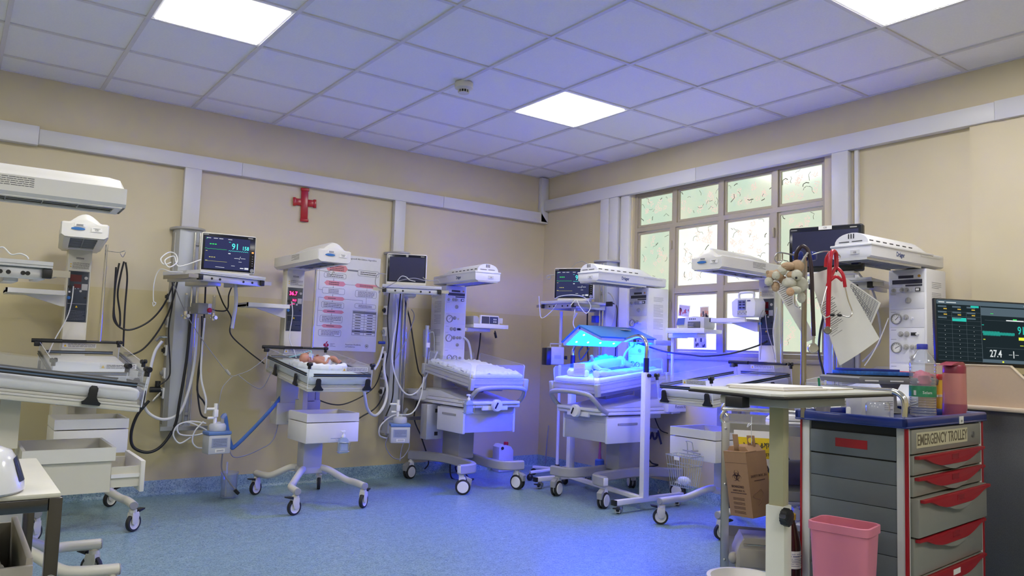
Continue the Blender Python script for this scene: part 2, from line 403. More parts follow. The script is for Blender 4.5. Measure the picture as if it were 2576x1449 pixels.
def panemat(name, base, s, film):
    m = bpy.data.materials.new(name); m.use_nodes = True; nt = m.node_tree; nt.nodes.clear()
    o = nt.nodes.new('ShaderNodeOutputMaterial'); e = nt.nodes.new('ShaderNodeEmission'); e.inputs[1].default_value = s
    tc = nt.nodes.new('ShaderNodeTexCoord'); n = nt.nodes.new('ShaderNodeTexNoise'); n.inputs['Scale'].default_value = 3.2; n.inputs['Detail'].default_value = 5; nt.links.new(tc.outputs['Object'], n.inputs[0])
    mx = nt.nodes.new('ShaderNodeMixRGB'); mx.inputs[1].default_value = (*base, 1); mx.inputs[2].default_value = (*film, 1)
    cr = nt.nodes.new('ShaderNodeValToRGB'); cr.color_ramp.elements[0].position = .35; cr.color_ramp.elements[1].position = .7
    nt.links.new(n.outputs['Fac'], cr.inputs[0]); nt.links.new(cr.outputs[0], mx.inputs[0]); nt.links.new(mx.outputs[0], e.inputs[0])
    g = nt.nodes.new('ShaderNodeBsdfGlossy'); g.inputs['Roughness'].default_value = .15; g.inputs[0].default_value = (.06, .06, .06, 1)
    ad = nt.nodes.new('ShaderNodeAddShader'); nt.links.new(e.outputs[0], ad.inputs[0]); nt.links.new(g.outputs[0], ad.inputs[1]); nt.links.new(ad.outputs[0], o.inputs[0]); return m
pf = panemat('filmed_pane_dim', (.60, .76, .60), WINDOW_STRENGTH * .84, (.78, .80, .62))
pb = panemat('filmed_pane_bright', (.98, 1.0, .90), WINDOW_STRENGTH, (.84, .93, .80))
pw = panemat('frosted_pane', (.90, 1.0, .96), WINDOW_STRENGTH * 1.1, (1, 1, .98))
twig = emis('twig_ink', (.20, .19, .16), .22); petal = emis('petal_ink', (1, .68, .62), .40)
def pane(y0, y1, z0, z1, m, film, sash=True):
    if sash:
        t_ = .018
        B().box(.045, .075, y0, y0 + t_, z0, z1).box(.045, .075, y1 - t_, y1, z0, z1).box(.045, .075, y0 + t_, y1 - t_, z0, z0 + t_).box(.045, .075, y0 + t_, y1 - t_, z1 - t_, z1).done('sash_frame', frm, win)
        y0 += t_; y1 -= t_; z0 += t_; z1 -= t_
    p = B().box(.058, .062, y0, y1, z0, z1).done('pane', m, win)
    if film:
        tb = B(); pbm = B(); area = (y1 - y0) * (z1 - z0)
        for k in range(int(area * 80) + 3):
            cy, cz = random.uniform(y0 + .02, y1 - .02), random.uniform(z0 + .02, z1 - .02)
            a = random.uniform(0, PI); pts = []; L = random.uniform(.02, .07)
            for q in range(4): pts.append((.0575, min(y1-.004, max(y0+.004, cy + math.cos(a) * L * q / 3)), min(z1-.004, max(z0+.004, cz + math.sin(a) * L * q / 3)))); a += random.uniform(-.6, .6)
            tb.tube(pts, random.choice((.0013, .0016, .003)), 4)
        for k in range(int(area * 95) + 3):
            cy, cz = random.uniform(y0 + .03, y1 - .03), random.uniform(z0 + .03, z1 - .03)
            for q in range(9):
                a = q * 2 * PI / 9 + random.uniform(-.3, .3); L = random.uniform(.014, .030)
                yy, zz = cy + math.cos(a) * L, cz + math.sin(a) * L
                pbm.tube([(.0573, cy + (yy-cy) * .4, cz + (zz-cz) * .4), (.0573, (cy+yy)/2 - (zz-cz)*.25 + (yy-cy)*.2, (cz+zz)/2 + (yy-cy)*.25+(zz-cz)*.2), (.0573, yy, zz)], .0016, 4)
        tb.done('twig_print', twig, p); pbm.done('blossom_print', petal, p)
cols = [(-1.643, -1.245), (-2.113, -1.687), (-2.59, -2.157), (-2.99, -2.634)]
for i, (a, b) in enumerate(cols): pane(a, b, 2.185, 2.455, pf, True)
pane(-1.617, -1.245, 1.135, 2.14, pf, True); pane(-2.99, -2.628, 1.135, 2.14, pf, True)
pane(-2.107, -1.673, 1.645, 2.14, pb, True); pane(-2.572, -2.163, 1.645, 2.14, pb, True)
pane(-2.107, -1.673, 1.135, 1.598, pw, False); pane(-2.572, -2.163, 1.135, 1.598, pw, False)
hg = B()
for y in (-1.64, -2.606):
    for z in (1.5, 2.0): hg.box(.015, .03, y - .006, y + .006, z - .035, z + .035, .002)
hg.done('hinge', frm, win)
# photographs stuck on the lower pane
def photo(px, label, wd, ht, rot, cols_):
    p = at(*px, 0, .05)
    t = thing('photo_print', label, 'photograph', tuple(p), 0, 'photographs stuck on the window pane')
    M = Matrix.Rotation(rot, 4, 'X')
    B().box(-.001, .001, -wd/2, wd/2, -ht/2, ht/2).done('white_border', paper, t, xf=M)
    B().box(-.0016, -.001, -wd/2 + .006, wd/2 - .006, -ht/2 + .006, ht/2 - .006).done('picture', mat('photo_ground_' + label[:5], cols_[0], .5), t, xf=M)
    for ci, c in enumerate(cols_[1:]):
        b = B()
        for k in range(6):
            y, z = random.uniform(-wd*.38, wd*.38), random.uniform(-ht*.35, ht*.12); s = random.uniform(.006, .016)
            b.box(-.0021 - ci*.0002, -.0016, y - s*.6, y + s*.6, z - s, z + s)
        b.done('picture_patch', mat('photo_%s_%d' % (label[:5], ci), c, .5), t, xf=M)
photo((1721, 782), 'tilted ward photograph on the window, left of the upper two', .115, .095, .14, [(.52, .45, .55), (.1, .1, .2), (.6, .6, .75), (.45, .1, .12)])
photo((1772, 789), 'upright photograph of two people on the window, right of the upper two', .085, .11, -.02, [(.55, .40, .33), (.08, .07, .1), (.6, .28, .2)])
photo((1761, 857), 'group photograph on the window under the grey pump shelf', .125, .115, -.02, [(.5, .47, .66), (.03, .03, .1), (.7, .7, .8)])
# red cross on left wall
t = thing('wall_cross', 'glossy red cross hung on the cream wall above the poster', 'cross', (-2.464, -.006, 2.205), .0)
cr_ = mat('cross_red', (.42, .008, .02), .25)
B().box(-.028, .028, -.012, .006, -.13, .127, .004).box(-.088, -.0281, -.012, .006, -.01, .045, .004).box(.0281, .088, -.012, .006, -.01, .045, .004).done('cross_body', cr_, t, xf=Matrix.Rotation(-.03, 4, 'Y'))
s_ = B()
for sx, z, a_, c_ in ((-.084, .017, .012, .034), (.084, .017, .012, .034), (0, -.125, .034, .012), (0, .122, .034, .012)): s_.box(sx - a_, sx + a_, -.016, -.002, z - c_, z + c_, .004)
s_.done('arm_tip', cr_, t, xf=Matrix.Rotation(-.03, 4, 'Y'))
# poster
def poster():
    t = thing('wall_poster', 'large white flow-chart poster with pink boxes on the left wall', 'poster', (-2.055, -.006, 1.445))
    W_, H_ = .565, .79; hw, hh = W_/2, H_/2
    M = Matrix.Rotation(.012, 4, 'Y')
    B().box(-hw, hw, -.0012, .004, -hh, hh).done('sheet', mat('poster_paper', (.80, .79, .80), .45), t, xf=M)
    y = -.0014
    pink = mat('poster_pink', (.80, .30, .33), .6); hx = B()
    def X(u): return -hw + u * W_
    def Z(v): return hh - v * H_
    LX0, LX1, RX0, RX1 = .09, .46, .62, .97
    for (a, b, v0, v1) in ((LX0+.05, LX1+.02, .118, .185), (LX0+.04, LX1, .285, .335), (LX0+.04, LX1, .446, .485), (LX0+.035, LX1, .585, .62), (LX0+.035, LX1-.01, .735, .77), (RX0-.02, RX1+.01, .288, .33)):
        m_ = (v0 + v1) / 2; i_ = .035
        hx.prism([(X(a), Z(m_)), (X(a+i_), Z(v0)), (X(b-i_), Z(v0)), (X(b), Z(m_)), (X(b-i_), Z(v1)), (X(a+i_), Z(v1))], 1, y, y + .0003)
    hx.done('pink_box', pink, t, xf=M)
    ln = B()
    def line(u0, v0, u1, v1, w_=.0013):
        x0, z0, x1, z1 = X(u0), Z(v0), X(u1), Z(v1)
        ln.box(min(x0, x1) - w_, max(x0, x1) + w_, y - .0003, y, min(z0, z1) - w_, max(z0, z1) + w_)
    def rbox(a, b, v0, v1):
        r = .012; pts = []
        for cx, cz, a0 in ((X(b)-r, Z(v0)-r, 0), (X(a)+r, Z(v0)-r, PI/2), (X(a)+r, Z(v1)+r, PI), (X(b)-r, Z(v1)+r, 1.5*PI)):
            for k in range(4): an = a0 + k * PI / 6; pts.append((cx + r * math.cos(an), y, cz + r * math.sin(an)))
        ln.tube(pts, .0013, 4, closed=True)
    for q in ((LX0+.05, LX1, .055, .1), (LX0+.03, LX1, .205, .255), (LX0+.02, LX1-.01, .36, .42), (LX0+.02, LX1-.01, .505, .565), (LX0+.01, LX1-.02, .645, .715), (LX0, LX1-.03, .79, .855), (RX0+.02, RX1+.01, .145, .205), (RX0, RX1-.01, .36, .43), (RX0, RX1-.01, .50, .545)): rbox(*q)
    cxl = .27
    for v0, v1 in ((.1, .118), (.185, .205), (.255, .285), (.335, .36), (.42, .446), (.485, .505), (.565, .585), (.62, .645), (.715, .735)):
        line(cxl, v0, cxl, v1); ln.prism([(X(cxl)-.005, Z(v1)+.008), (X(cxl)+.005, Z(v1)+.008), (X(cxl), Z(v1))], 1, y - .0003, y)
    line(LX1+.02, .152, RX0+.02, .165); line(LX1, .31, RX0-.02, .31); line(.8, .33, .8, .36); line(.8, .43, .8, .5); line(LX1, .465, .74, .465); line(.74, .465, .74, .5)
    line(.06, .465, LX0+.035, .465); line(.06, .465, .06, .755); line(.06, .755, LX0+.035, .755); line(.06, .6, LX0+.035, .6); line(.05, .1, .05, .385); line(.05, .385, LX0+.02, .385)
    for k in range(10): line(.60, .575 + k * .0285, .97, .575 + k * .0285)
    for u in (.60, .785, .97): line(u, .575, u, .575 + 9 * .0285)
    for v0 in (.58, .78): ln.box(X(.6), X(.97), y - .0002, y, Z(v0 + .022), Z(v0))
    ln.done('chart_lines', greyink, t, xf=M)
    pr = B()
    for a, b, v0, v1, n in ((.2, .4, .065, .095, 2), (.2, .42, .125, .18, 3), (.16, .42, .213, .25, 2), (.2, .36, .292, .33, 2), (.2, .36, .368, .415, 3), (.2, .32, .457, .475, 1), (.14, .42, .512, .56, 3), (.2, .32, .592, .612, 1), (.13, .42, .652, .71, 4), (.2, .32, .742, .76, 1), (.13, .41, .797, .85, 4), (.68, .94, .155, .195, 2), (.68, .9, .297, .322, 2), (.66, .93, .367, .425, 4), (.68, .9, .51, .538, 2)):
        printlines(pr, X(a), X(b), Z(v0), Z(v1), n, y - .0001)
    for k in range(1, 9): printlines(pr, X(.64), X(.73), Z(.578 + k*.0285), Z(.6 + k*.0285), 1, y - .0001); printlines(pr, X(.83), X(.92), Z(.578 + k*.0285), Z(.6 + k*.0285), 1, y - .0001)
    pr.done('small_print', ink, t, xf=M)
    def T(s, size, u, v, m=ink, **k): return text(s, size, m, t, (X(u), y - .0003, Z(v) - .012 * (X(u))), FRONT, **k)
    T('Neonatal Resuscitation Program® 8th Edition Algorithm', .0195, .94, .03, align='RIGHT')
    T('American\nHeart\nAssociation', .010, .27, .945, align='LEFT'); T('American Academy\nof Pediatrics', .0175, .50, .945, align='LEFT')
    lg = B().ell((X(.195), y, Z(.945)), (.016, .0006, .013)).ell((X(.225), y, Z(.945)), (.014, .0006, .013)).prism([(X(.18), Z(.95)), (X(.24), Z(.95)), (X(.21), Z(.978))], 1, y - .0004, y).prism([(X(.2), Z(.925)), (X(.215), Z(.93)), (X(.235), Z(.905)), (X(.21), Z(.912))], 1, y - .0004, y)
    lg.done('heart_emblem', mat('emblem_red', (.45, .01, .05), .6), t)
    B().box(X(.208), X(.213), y - .0012, y - .0006, Z(.965), Z(.93)).box(X(.2), X(.221), y - .0012, y - .0006, Z(.943), Z(.939)).done('emblem_torch', paper, t)
    B().lathe([(.013, -.0003), (.016, -.0003), (.016, .0003), (.013, .0003)], (X(.84), y, Z(.945)), (0, 1, 0)).box(X(.825), X(.855), y - .0004, y, Z(.952), Z(.938)).done('seal_emblem', greyink, t)
poster()
# ================================================================ RADIANT WARMERS
def caster(parent, x, y, r=.05, face=0, brake=True, twin=False, ztop=.135, housing=None, hub=None):
    """a caster is a part (fork housing) with wheel, hub and brake as sub-parts; face = heading of the wheel"""
    M = Matrix.Translation((x, y, 0)) @ Matrix.Rotation(face, 4, 'Z'); hs = housing or cream
    b = B()
    b.prism([(-.028, ztop - .025), (-.034, ztop - .05), (-.02, r * .9), (.0, r * .75), (.018, r), (.02, ztop - .05), (.018, ztop - .025)], 1, -.019, -.0155, .001)
    b.prism([(-.028, ztop - .025), (-.034, ztop - .05), (-.02, r * .9), (.0, r * .75), (.018, r), (.02, ztop - .05), (.018, ztop - .025)], 1, .0155, .019, .001)
    b.prism([(-.03, ztop - .03), (-.03, ztop - .05 - .0), (.018, ztop - .045), (.018, ztop - .025)], 1, -.0155, .0155)
    b.lathe([(.0, ztop - .028), (.022, ztop - .028), (.022, ztop - .012), (.014, ztop - .008), (.014, ztop), (0, ztop)])
    c = b.done('caster', hs, parent, xf=M)
    if twin:
        B().lathe([(.0, -.026), (r*.82, -.026), (r, -.02), (r, -.008), (r*.6, -.006), (r*.6, .006), (r, .008), (r, .02), (r*.82, .026), (0, .026)], (-.012, 0, r), (0, 1, 0), 24).done('wheel', rubber, c, xf=M)
        B().lathe([(0, -.029), (r*.72, -.029), (r*.76, -.025), (r*.76, .025), (r*.72, .029), (0, .029)], (-.012, 0, r), (0, 1, 0), 24).done('hub_cap', hub or white, c, xf=M)
    else:
        B().lathe([(r*.74, -.012), (r*.95, -.012), (r, -.007), (r, .007), (r*.95, .012), (r*.74, .012)], (-.008, 0, r), (0, 1, 0), 28).done('wheel', rubber, c, xf=M)
        B().lathe([(0, -.014), (r*.25, -.014), (r*.3, -.008), (r*.7, -.008), (r*.78, -.011), (r*.78, .011), (r*.7, .008), (r*.3, .008), (r*.25, .014), (0, .014)], (-.008, 0, r), (0, 1, 0), 24).done('hub', creamlight, c, xf=M)
    if brake:
        B().prism([(-.03, ztop - .03), (-.072, ztop - .02), (-.075, ztop - .012), (-.03, ztop - .015)] if not twin else [(-.03, ztop-.02), (-.08, ztop-.045), (-.075, ztop-.09), (-.055, ztop-.09), (-.045, ztop-.05)], 1, -.02, .02, .002).done('brake_pedal', midgrey if twin else black, c, xf=M)
    return c
def clamp_mesh():
    return [(-.033, -.012), (-.036, 0), (-.022, .004), (-.016, .022), (-.013, .034), (-.017, .046), (-.016, .058), (-.009, .067), (.009, .067), (.016, .058), (.017, .046), (.013, .034), (.016, .022), (.022, .004), (.036, 0), (.033, -.012)]
def warn_label(b_w, b_i, b_y, x0, x1, z0, z1, y, side=None):
    h = z1 - z0
    if side is None:
        b_w.box(x0, x1, y - .0008, y, z0, z1); printlines(b_i, x0 + h * 1.1, x1 - h * .15, z1 - h * .1, z0 + h * .12, 3, y - .0009)
        b_y.prism([(x0 + h*.25, z0 + h*.2), (x0 + h*.85, z0 + h*.2), (x0 + h*.55, z0 + h*.75)], 1, y - .0012, y - .0008)
def warmer(label, loc, rz, swivel=0, lit=False, shelf=True, pole=True, sheet=None, drawer_open=0, bed_shift=0, box_label=None):
    t = thing('infant_warmer', label, 'infant warmer', loc, rz, 'cream radiant warmers')
    # base: four bent tube legs, post, casters
    for sx in (-1, 1):
        for sy in (-1, 1):
            b = B(); p = [(sx*.05, -.66 - sy*.03, .235), (sx*.10, -.66 - sy*.10, .225), (sx*.19, -.66 - sy*.20, .165), (sx*.225, -.66 - sy*.27, .155), (sx*.235, -.66 - sy*.41, .15)]
            b.tube(p, .023, 14, n=5)
            leg = b.done('leg', cream, t)
            B().lathe([(0, .003), (.02, .003), (.0232, 0), (.0232, -.004), (0, -.004)], (sx*.235, -.66 - sy*.412, .15), (0, -sy, 0), 18).done('end_cap', midgrey, leg)
            caster(t, sx*.237, -.66 - sy*.385, .05, face=random.uniform(-2.6, -1.9) if sx > 0 else random.uniform(.3, 1.0))
    B().box(-.085, .07, -.735, -.60, .20, .245, .008).box(-.075, .062, -.73, -.61, .24, .46, .006).done('post', mat('post_grey', (.52, .51, .48), .45), t)
    # storage: open tray over a drawer
    b = B(); u0, u1, v0, v1, z0, z1, w_ = -.185, .185, -1.035, -.70, .585, .640, .012
    b.box(u0, u1, v0, v0 + w_, z0, z1).box(u0, u1, v1 - w_, v1, z0, z1).box(u0, u0 + w_, v0 + w_, v1 - w_, z0, z1).box(u1 - w_, u1, v0 + w_, v1 - w_, z0, z1).box(u0 + w_, u1 - w_, v0 + w_, v1 - w_, z0, z0 + .01)
    b.done('storage_tray', creamlight, t)
    if drawer_open:
        B().box(u0 + .012, u1 - .012, v0 + .012, v1, z0 - .13, z0 - .002).done('drawer_case', cream, t)
        d = B(); q = drawer_open; x0 = u1 - .36
        yy = v0 - q
        d.box(u0 - 0, u1, yy - .018, yy, z0 - .137, z0 - .006, .003); dr = d.done('drawer', creamlight, t)
        B().box(u0 + .02, u0 + .03, yy, v0 + .01, z0 - .115, z0 - .03).box(u1 - .03, u1 - .02, yy, v0 + .01, z0 - .115, z0 - .03).box(u0 + .03, u1 - .03, yy, v0 + .01, z0 - .115, z0 - .108).done('drawer_body', cream, dr)
        B().box(u1 - .0199, u1 - .012, yy, v0 + .01, z0 - .075, z0 - .06).box(u0 + .012, u0 + .0199, yy, v0 + .01, z0 - .075, z0 - .06).done('slide_rail', white, dr)
    else:
        B().box(u0, u1, v0, v1, z0 - .137, z0 - .006, .002).done('drawer', creamlight, t)
    # lift block and twin struts under the bed
    b = B().box(-.07, .075, -.62, -.50, .60, .70, .006).box(-.085, -.05, -.69, -.62, .64, .87).box(-.02, .03, -.62, -.56, .69, .87).box(.045, .075, -.60, -.55, .69, .87)
    b.done('bed_support', cream, t)
    B().box(-.055, .045, -.60, -.235, .52, .60, .01).done('rear_arm', creamlight, t)
    # rear column
    col = B().box(-.105, .03, -.30, -.20, .53, 1.675, .006).done('column', cream, t)
    B().box(-.13, .05, -.31, -.16, .50, .66, .008).done('column_foot', cream, col)
    y = -.3005
    pn = B().box(-.096, .022, y - .003, y, 1.19, 1.515, .001).done('control_panel', navy, t)
    pl = B(); pl.mi = 0
    fr = B()
    fr.tube([(-.092, y-.0032, 1.193), (.018, y-.0032, 1.193), (.018, y-.0032, 1.51), (-.092, y-.0032, 1.51)], .0009, 4, closed=True); fr.box(-.092, .018, y - .0036, y - .003, 1.305, 1.307)
    fr.done('panel_outline', grey, pn)
    if lit:
        B().box(-.084, -.022, y - .0042, y - .003, 1.448, 1.492).box(-.062, -.022, y - .0042, y - .003, 1.408, 1.432).done('led_window', mat('led_dark', (.05, .004, .01), .3), pn)
        ld = emis('led_red', (1, .02, .12), 3.0)
        text('36.7', .040, ld, pn, (-.053, y - .0046, 1.470), FRONT, 'led_digits', sx=.9, bold=.0006); text('36.5', .022, ld, pn, (-.042, y - .0046, 1.420), FRONT, 'led_digits', sx=.85, bold=.0004)
        b = B()
        for q in ((-.012, 1.402), (-.07, 1.385), (.005, 1.402)): b.ell((q[0], y - .004, q[1]), (.003, .001, .003), 8, 6)
        b.box(-.06, -.038, y - .0044, y - .003, 1.391, 1.394); b.done('led_dot', ld, pn)
    else:
        B().box(-.084, -.022, y - .0042, y - .003, 1.448, 1.492).box(-.062, -.022, y - .0042, y - .003, 1.408, 1.432).done('led_window', mat('led_off', (.10, .006, .012), .25), pn)
    B().lathe([(0, 0), (.010, 0), (.010, .004), (0, .004)], (.004, y - .003, 1.473), (0, -1, 0)).lathe([(0, 0), (.007, 0), (.007, .003), (0, .003)], (-.022, y - .003, 1.388), (0, -1, 0)).box(-.018, .016, y - .005, y - .003, 1.395, 1.435, .001).done('button', grey, pn)
    B().prism([(-.056, 1.400), (-.050, 1.400), (-.053, 1.406)], 1, y - .0045, y - .003).prism([(-.040, 1.406), (-.034, 1.406), (-.037, 1.400)], 1, y - .0045, y - .003).lathe([(0, 0), (.006, 0), (.006, .003), (0, .003)], (-.084, y - .003, 1.38), (0, -1, 0)).done('arrow_key', white, pn)
    B().lathe([(0, 0), (.011, 0), (.010, .008), (0, .008)], (-.086, y - .003, 1.342), (0, -1, 0)).done('sensor_socket', mat('socket_blue', (.03, .18, .5), .4), pn)
    B().lathe([(0, 0), (.011, 0), (.011, .005), (0, .005)], (-.084, y - .003, 1.412), (0, -1, 0)).box(0, .012, y - .006, y - .003, 1.34, 1.352).done('jack', black, pn)
    B().prism([(-.046, 1.282), (-.032, 1.282), (-.039, 1.295)], 1, y - .0038, y - .003).done('warning_triangle', yellow, pn)
    b = B(); printlines(b, -.088, .012, 1.265, 1.20, 7, y - .0031, th=.0016); b.done('small_print', greyink, pn)
    b = B(); printlines(b, -.078, .018, 1.572, 1.53, 6, y + .0005, th=.0022); printlines(b, -.06, -.015, 1.605, 1.592, 2, y + .0005, th=.003); b.done('small_print', ink, t)
    B().prism([(-.092, 1.556), (-.082, 1.556), (-.087, 1.565)], 1, y - .0008, y + .0004).prism([(-.092, 1.540), (-.082, 1.540), (-.087, 1.549)], 1, y - .0008, y + .0004).done('warning_triangle', yellow, t)
    # canopy with heater, swivelled round the column
    M = Matrix.Translation((-.038, -.25, 0)) @ Matrix.Rotation(swivel, 4, 'Z')
    b = B(); L0, L1 = .10, -.76; hw = .122
    prof = [(-hw + .02, 1.655), (-hw, 1.668), (-hw, 1.735), (-hw + .012, 1.742), (-.085, 1.742)] + [(-.075 + .15 * k / 8, 1.745 + .052 * math.sin(PI * k / 8)) for k in range(9)] + [(.085, 1.742), (hw - .012, 1.742), (hw, 1.735), (hw, 1.668), (hw - .02, 1.655)]
    flat_ = [(-hw + .02, 1.675), (-hw, 1.683), (-hw, 1.735), (-hw + .01, 1.742), (hw - .01, 1.742), (hw, 1.735), (hw, 1.683), (hw - .02, 1.675)]
    def ring(b, prof, y, sc=1, dz=0): return [b.bm.verts.new((p[0] * sc, y, p[1] + dz)) for p in prof]
    secs = []
    for yv, k, sc in ((L0, 0, .96), (L0 - .01, .05, 1), (-.06, .15, 1), (-.16, .75, 1), (-.30, 1, 1), (L1 + .06, 1, 1), (L1 + .018, .86, .985), (L1 + .004, .60, .96), (L1, .35, .94)):
        pr_ = []
        for p in prof:
            z = p[1] if p[1] <= 1.742 else 1.742 + (p[1] - 1.742) * k
            pr_.append((p[0] * sc, z - (.012 if sc < .97 and z > 1.74 else 0)))
        secs.append(ring(b, pr_, yv))
    n = len(prof)
    for A_, D_ in zip(secs, secs[1:]):
        for k in range(n):
            if k != n - 1: b.bm.faces.new((A_[k], A_[k+1], D_[k+1], D_[k]))
    b.bm.faces.new(secs[0]); b.bm.faces.new(secs[-1][::-1])
    # underside with heater recess
    b.box(-hw + .02, hw - .02, L0 - .01, -.12, 1.652, 1.66).box(-hw + .02, -.07, -.72, -.12, 1.652, 1.66).box(.07, hw - .02, -.72, -.12, 1.652, 1.66).box(-hw + .02, hw - .02, L1 + .012, -.72, 1.652, 1.66)
    can = b.done('canopy', creamlight, t, xf=M)
    b = B().box(-.07, .07, -.72, -.12, 1.685, 1.69); b.done('heater_reflector', alu, can, xf=M)
    b = B()
    for yy in (-.2, -.33, -.46, -.59): b.box(-.07, .07, yy, yy + .004, 1.655, 1.685)
    b.box(-.002, .002, -.72, -.12, 1.655, 1.66); b.tube([(0, -.68, 1.672), (0, -.16, 1.672)], .006, 8); b.done('heater_grille', midgrey, can, xf=M)
    # badge and stickers
    b = B(); b.prism([(-.035 + .035*math.cos(a)*1 , 1.703 + .008*math.sin(a)) for a in [k*PI/8 for k in range(16)]], 1, L1 - .004, L1 + .002)
    b.done('badge', mat('badge_blue', (.03, .16, .45), .4), can, xf=M)
    B().box(.03, .085, L1 - .003, L1 + .001, 1.692, 1.715).box(-.055, .0, L1 - .003, L1 + .001, 1.715, 1.732).done('sticker', paper, can, xf=M)
    o = text('CEI', .014, ink, can, (.058, L1 - .0034, 1.701), FRONT); o.data.transform(M)
    b = B(); printlines(b, -.045, -.01, 1.730, 1.717, 2, L1 - .0031, th=.003); printlines(b, .04, .075, 1.713, 1.708, 1, L1 - .0031)
    for s_ in (-1, 1): printlines(b, -.42, -.27, 1.73, 1.69, 5, s_ * hw, side=s_, th=.0022)
    b.done('small_print', ink, can, xf=M)
    # bed: tilted tray with mattress, acrylic sides, rails and clamps
    bx = Matrix.Translation((0, -.70 + bed_shift, .838)) @ Matrix.Rotation(math.radians(6.9), 4, 'X')
    hu, hv = .222, .41
    tr = B().box(-hu, hu, -hv, hv, -.002, .028, .006).box(-hu + .015, hu - .015, -hv + .012, hv - .01, .029, .040, .002).done('bed_tray', cream, t, xf=bx)
    mm = sheet or vinyl
    b = B(); b.box(-hu + .008, hu - .008, -hv + .008, hv - .012, .041, .094, .02, 3)
    mt = b.done('mattress', mm, t, xf=bx)
    def acr(x0, x1, y0, y1, z0, z1):
        b = B(); v = [b.bm.verts.new(p) for p in ((x0,y0,z0),(x1,y0,z0),(x1,y1,z0),(x0,y1,z0),(x0,y0,z1),(x1,y0,z1),(x1,y1,z1),(x0,y1,z1))]
        for q in ((3,2,1,0),(4,5,6,7),(0,1,5,4),(1,2,6,5),(2,3,7,6),(3,0,4,7)):
            f = b.bm.faces.new([v[i] for i in q]); n_ = f.calc_area(); f.material_index = 1 if n_ < .005 else 0
        return b.done('side_panel', [acrylic, acredge], t, xf=bx)
    zt = .172
    P1 = acr(-hu - .004, -hu, -hv, hv, .02, zt); P2 = acr(hu, hu + .004, -hv, hv, .02, zt); P3 = acr(-hu, hu, -hv - .006, -hv - .002, .02, zt); P4 = acr(-hu, hu, hv + .002, hv + .006, .02, zt)
    def rail(par, x0, x1, y0, y1):
        d = .006
        if abs(x1 - x0) < .01: b1, b2 = B().box(x0 - d, x0 + d, y0, y1, .100, .107, .002).box(x0 - d, x0 + d, y0, y1, .113, .120, .002), B().box(x0 - d*.6, x0 + d*.6, y0 + .003, y1 - .003, .107, .113)
        else: b1, b2 = B().box(x0, x1, y0 - d, y0 + d, .100, .107, .002).box(x0, x1, y0 - d, y0 + d, .113, .120, .002), B().box(x0 + .003, x1 - .003, y0 - d*.6, y0 + d*.6, .107, .113)
        b1.done('panel_rail', black, par, xf=bx); b2.done('rail_inlay', mat('rail_blue', (.10, .16, .26), .35), par, xf=bx)
    rail(P1, -hu - .006, -hu - .006, -hv + .03, hv - .03); rail(P2, hu + .006, hu + .006, -hv + .03, hv - .03)
    rail(P3, -hu + .03, hu - .01, -hv - .008, -hv - .008); rail(P4, -hu + .03, hu - .03, hv + .008, hv + .008)
    pc = clamp_mesh()
    for x in (-hu + .065, hu - .03): B().prism(pc, 1, -hv - .022, -hv - .008, .003).done('clamp', black, t, xf=bx @ Matrix.Translation((x, 0, .022)))
    for s_ in (-1, 1):
        for yy in (-.22, .18): B().prism(pc, 0, s_ * (hu + .006), s_ * (hu + .020), .003).done('clamp', black, t, xf=bx @ Matrix.Translation((0, yy, .022)))
    for x, yy in ((-hu, -hv), (hu, -hv), (-hu, hv), (hu, hv)):
        b = B().tube([(x, yy, .15), (x, yy, .172)], .011, 10).lathe([(0, -.016), (.012, -.016), (.013, -.006), (.007, 0), (.013, .006), (.012, .016), (0, .016)], (x, yy, .180), (1, .4, 0), 12)
        b.done('corner_catch', black, t, xf=bx)
    bw, bi, by = B(), B(), B()
    warn_label(bw, bi, by, .0, .185, .135, .165, -hv - .0065); warn_label(bw, bi, by, -.10, .09, .14, .168, hv + .0015)
    lb = bw.done('warning_label', paper, P3, xf=bx); bi.done('small_print', ink, P3, xf=bx); by.done('warning_triangle', yellow, P3, xf=bx)
    # grab bars beside the column
    B().tube([(-.27, -.33, 1.066), (-.105, -.33, 1.066)], .0125, 12).tube([(.03, -.33, 1.066), (.20, -.33, 1.066)], .009, 10).box(-.255, -.225, -.345, -.315, 1.03, 1.06, .004).box(-.105, .03, -.335, -.301, 1.056, 1.076).done('grab_bar', black, t)
    if pole:
        p_ = B().tube([(.105, -.33, 1.07), (.105, -.33, 1.70)], .0085, 12).tube([(.105, -.33, 1.66), (.13, -.36, 1.655), (.17, -.40, 1.65), (.20, -.43, 1.66), (.19, -.42, 1.62), (.175, -.40, 1.645)], .0025, 6, n=4).done('drip_pole', chrome, t)
    if shelf:
        b = B().prism([(-.43, 1.345), (-.115, 1.352), (-.115, 1.370), (-.43, 1.365)], 1, -.42, -.19, .003).box(-.43, -.12, -.43, -.42, 1.35, 1.378).box(-.43, -.42, -.43, -.19, 1.35, 1.378)
        b.prism([(-.34, 1.350), (-.125, 1.285), (-.105, 1.285), (-.105, 1.352)], 1, -.31, -.29)
        b.done('side_shelf', creamlight, t)
    return t
def holder_bottle(parent_label, loc, rz):
    pass
WC = warmer('cream infant warmer with lit red 36.7 display and a baby on its bed', (-2.57, 0, 0), 0, swivel=.0, lit=True, sheet=mat('printed_sheet', (.66, .74, .76), .9, amt=.06, scale=30, bump=.4))
WB = warmer('empty cream infant warmer facing out from the left wall, near the left photo edge', (-4.00, 0, 0), 0, swivel=-.09)
WA = warmer('cream infant warmer at the left photo edge, seen side on with its drawer pulled out', (-5.12, -2.12, 0), PI/2, swivel=-.03, drawer_open=.10, pole=False, shelf=False)
WH = warmer('empty cream infant warmer in front of the window, wire basket hung on its drawer', (.20, -2.62, 0), -PI/2, swivel=.07)
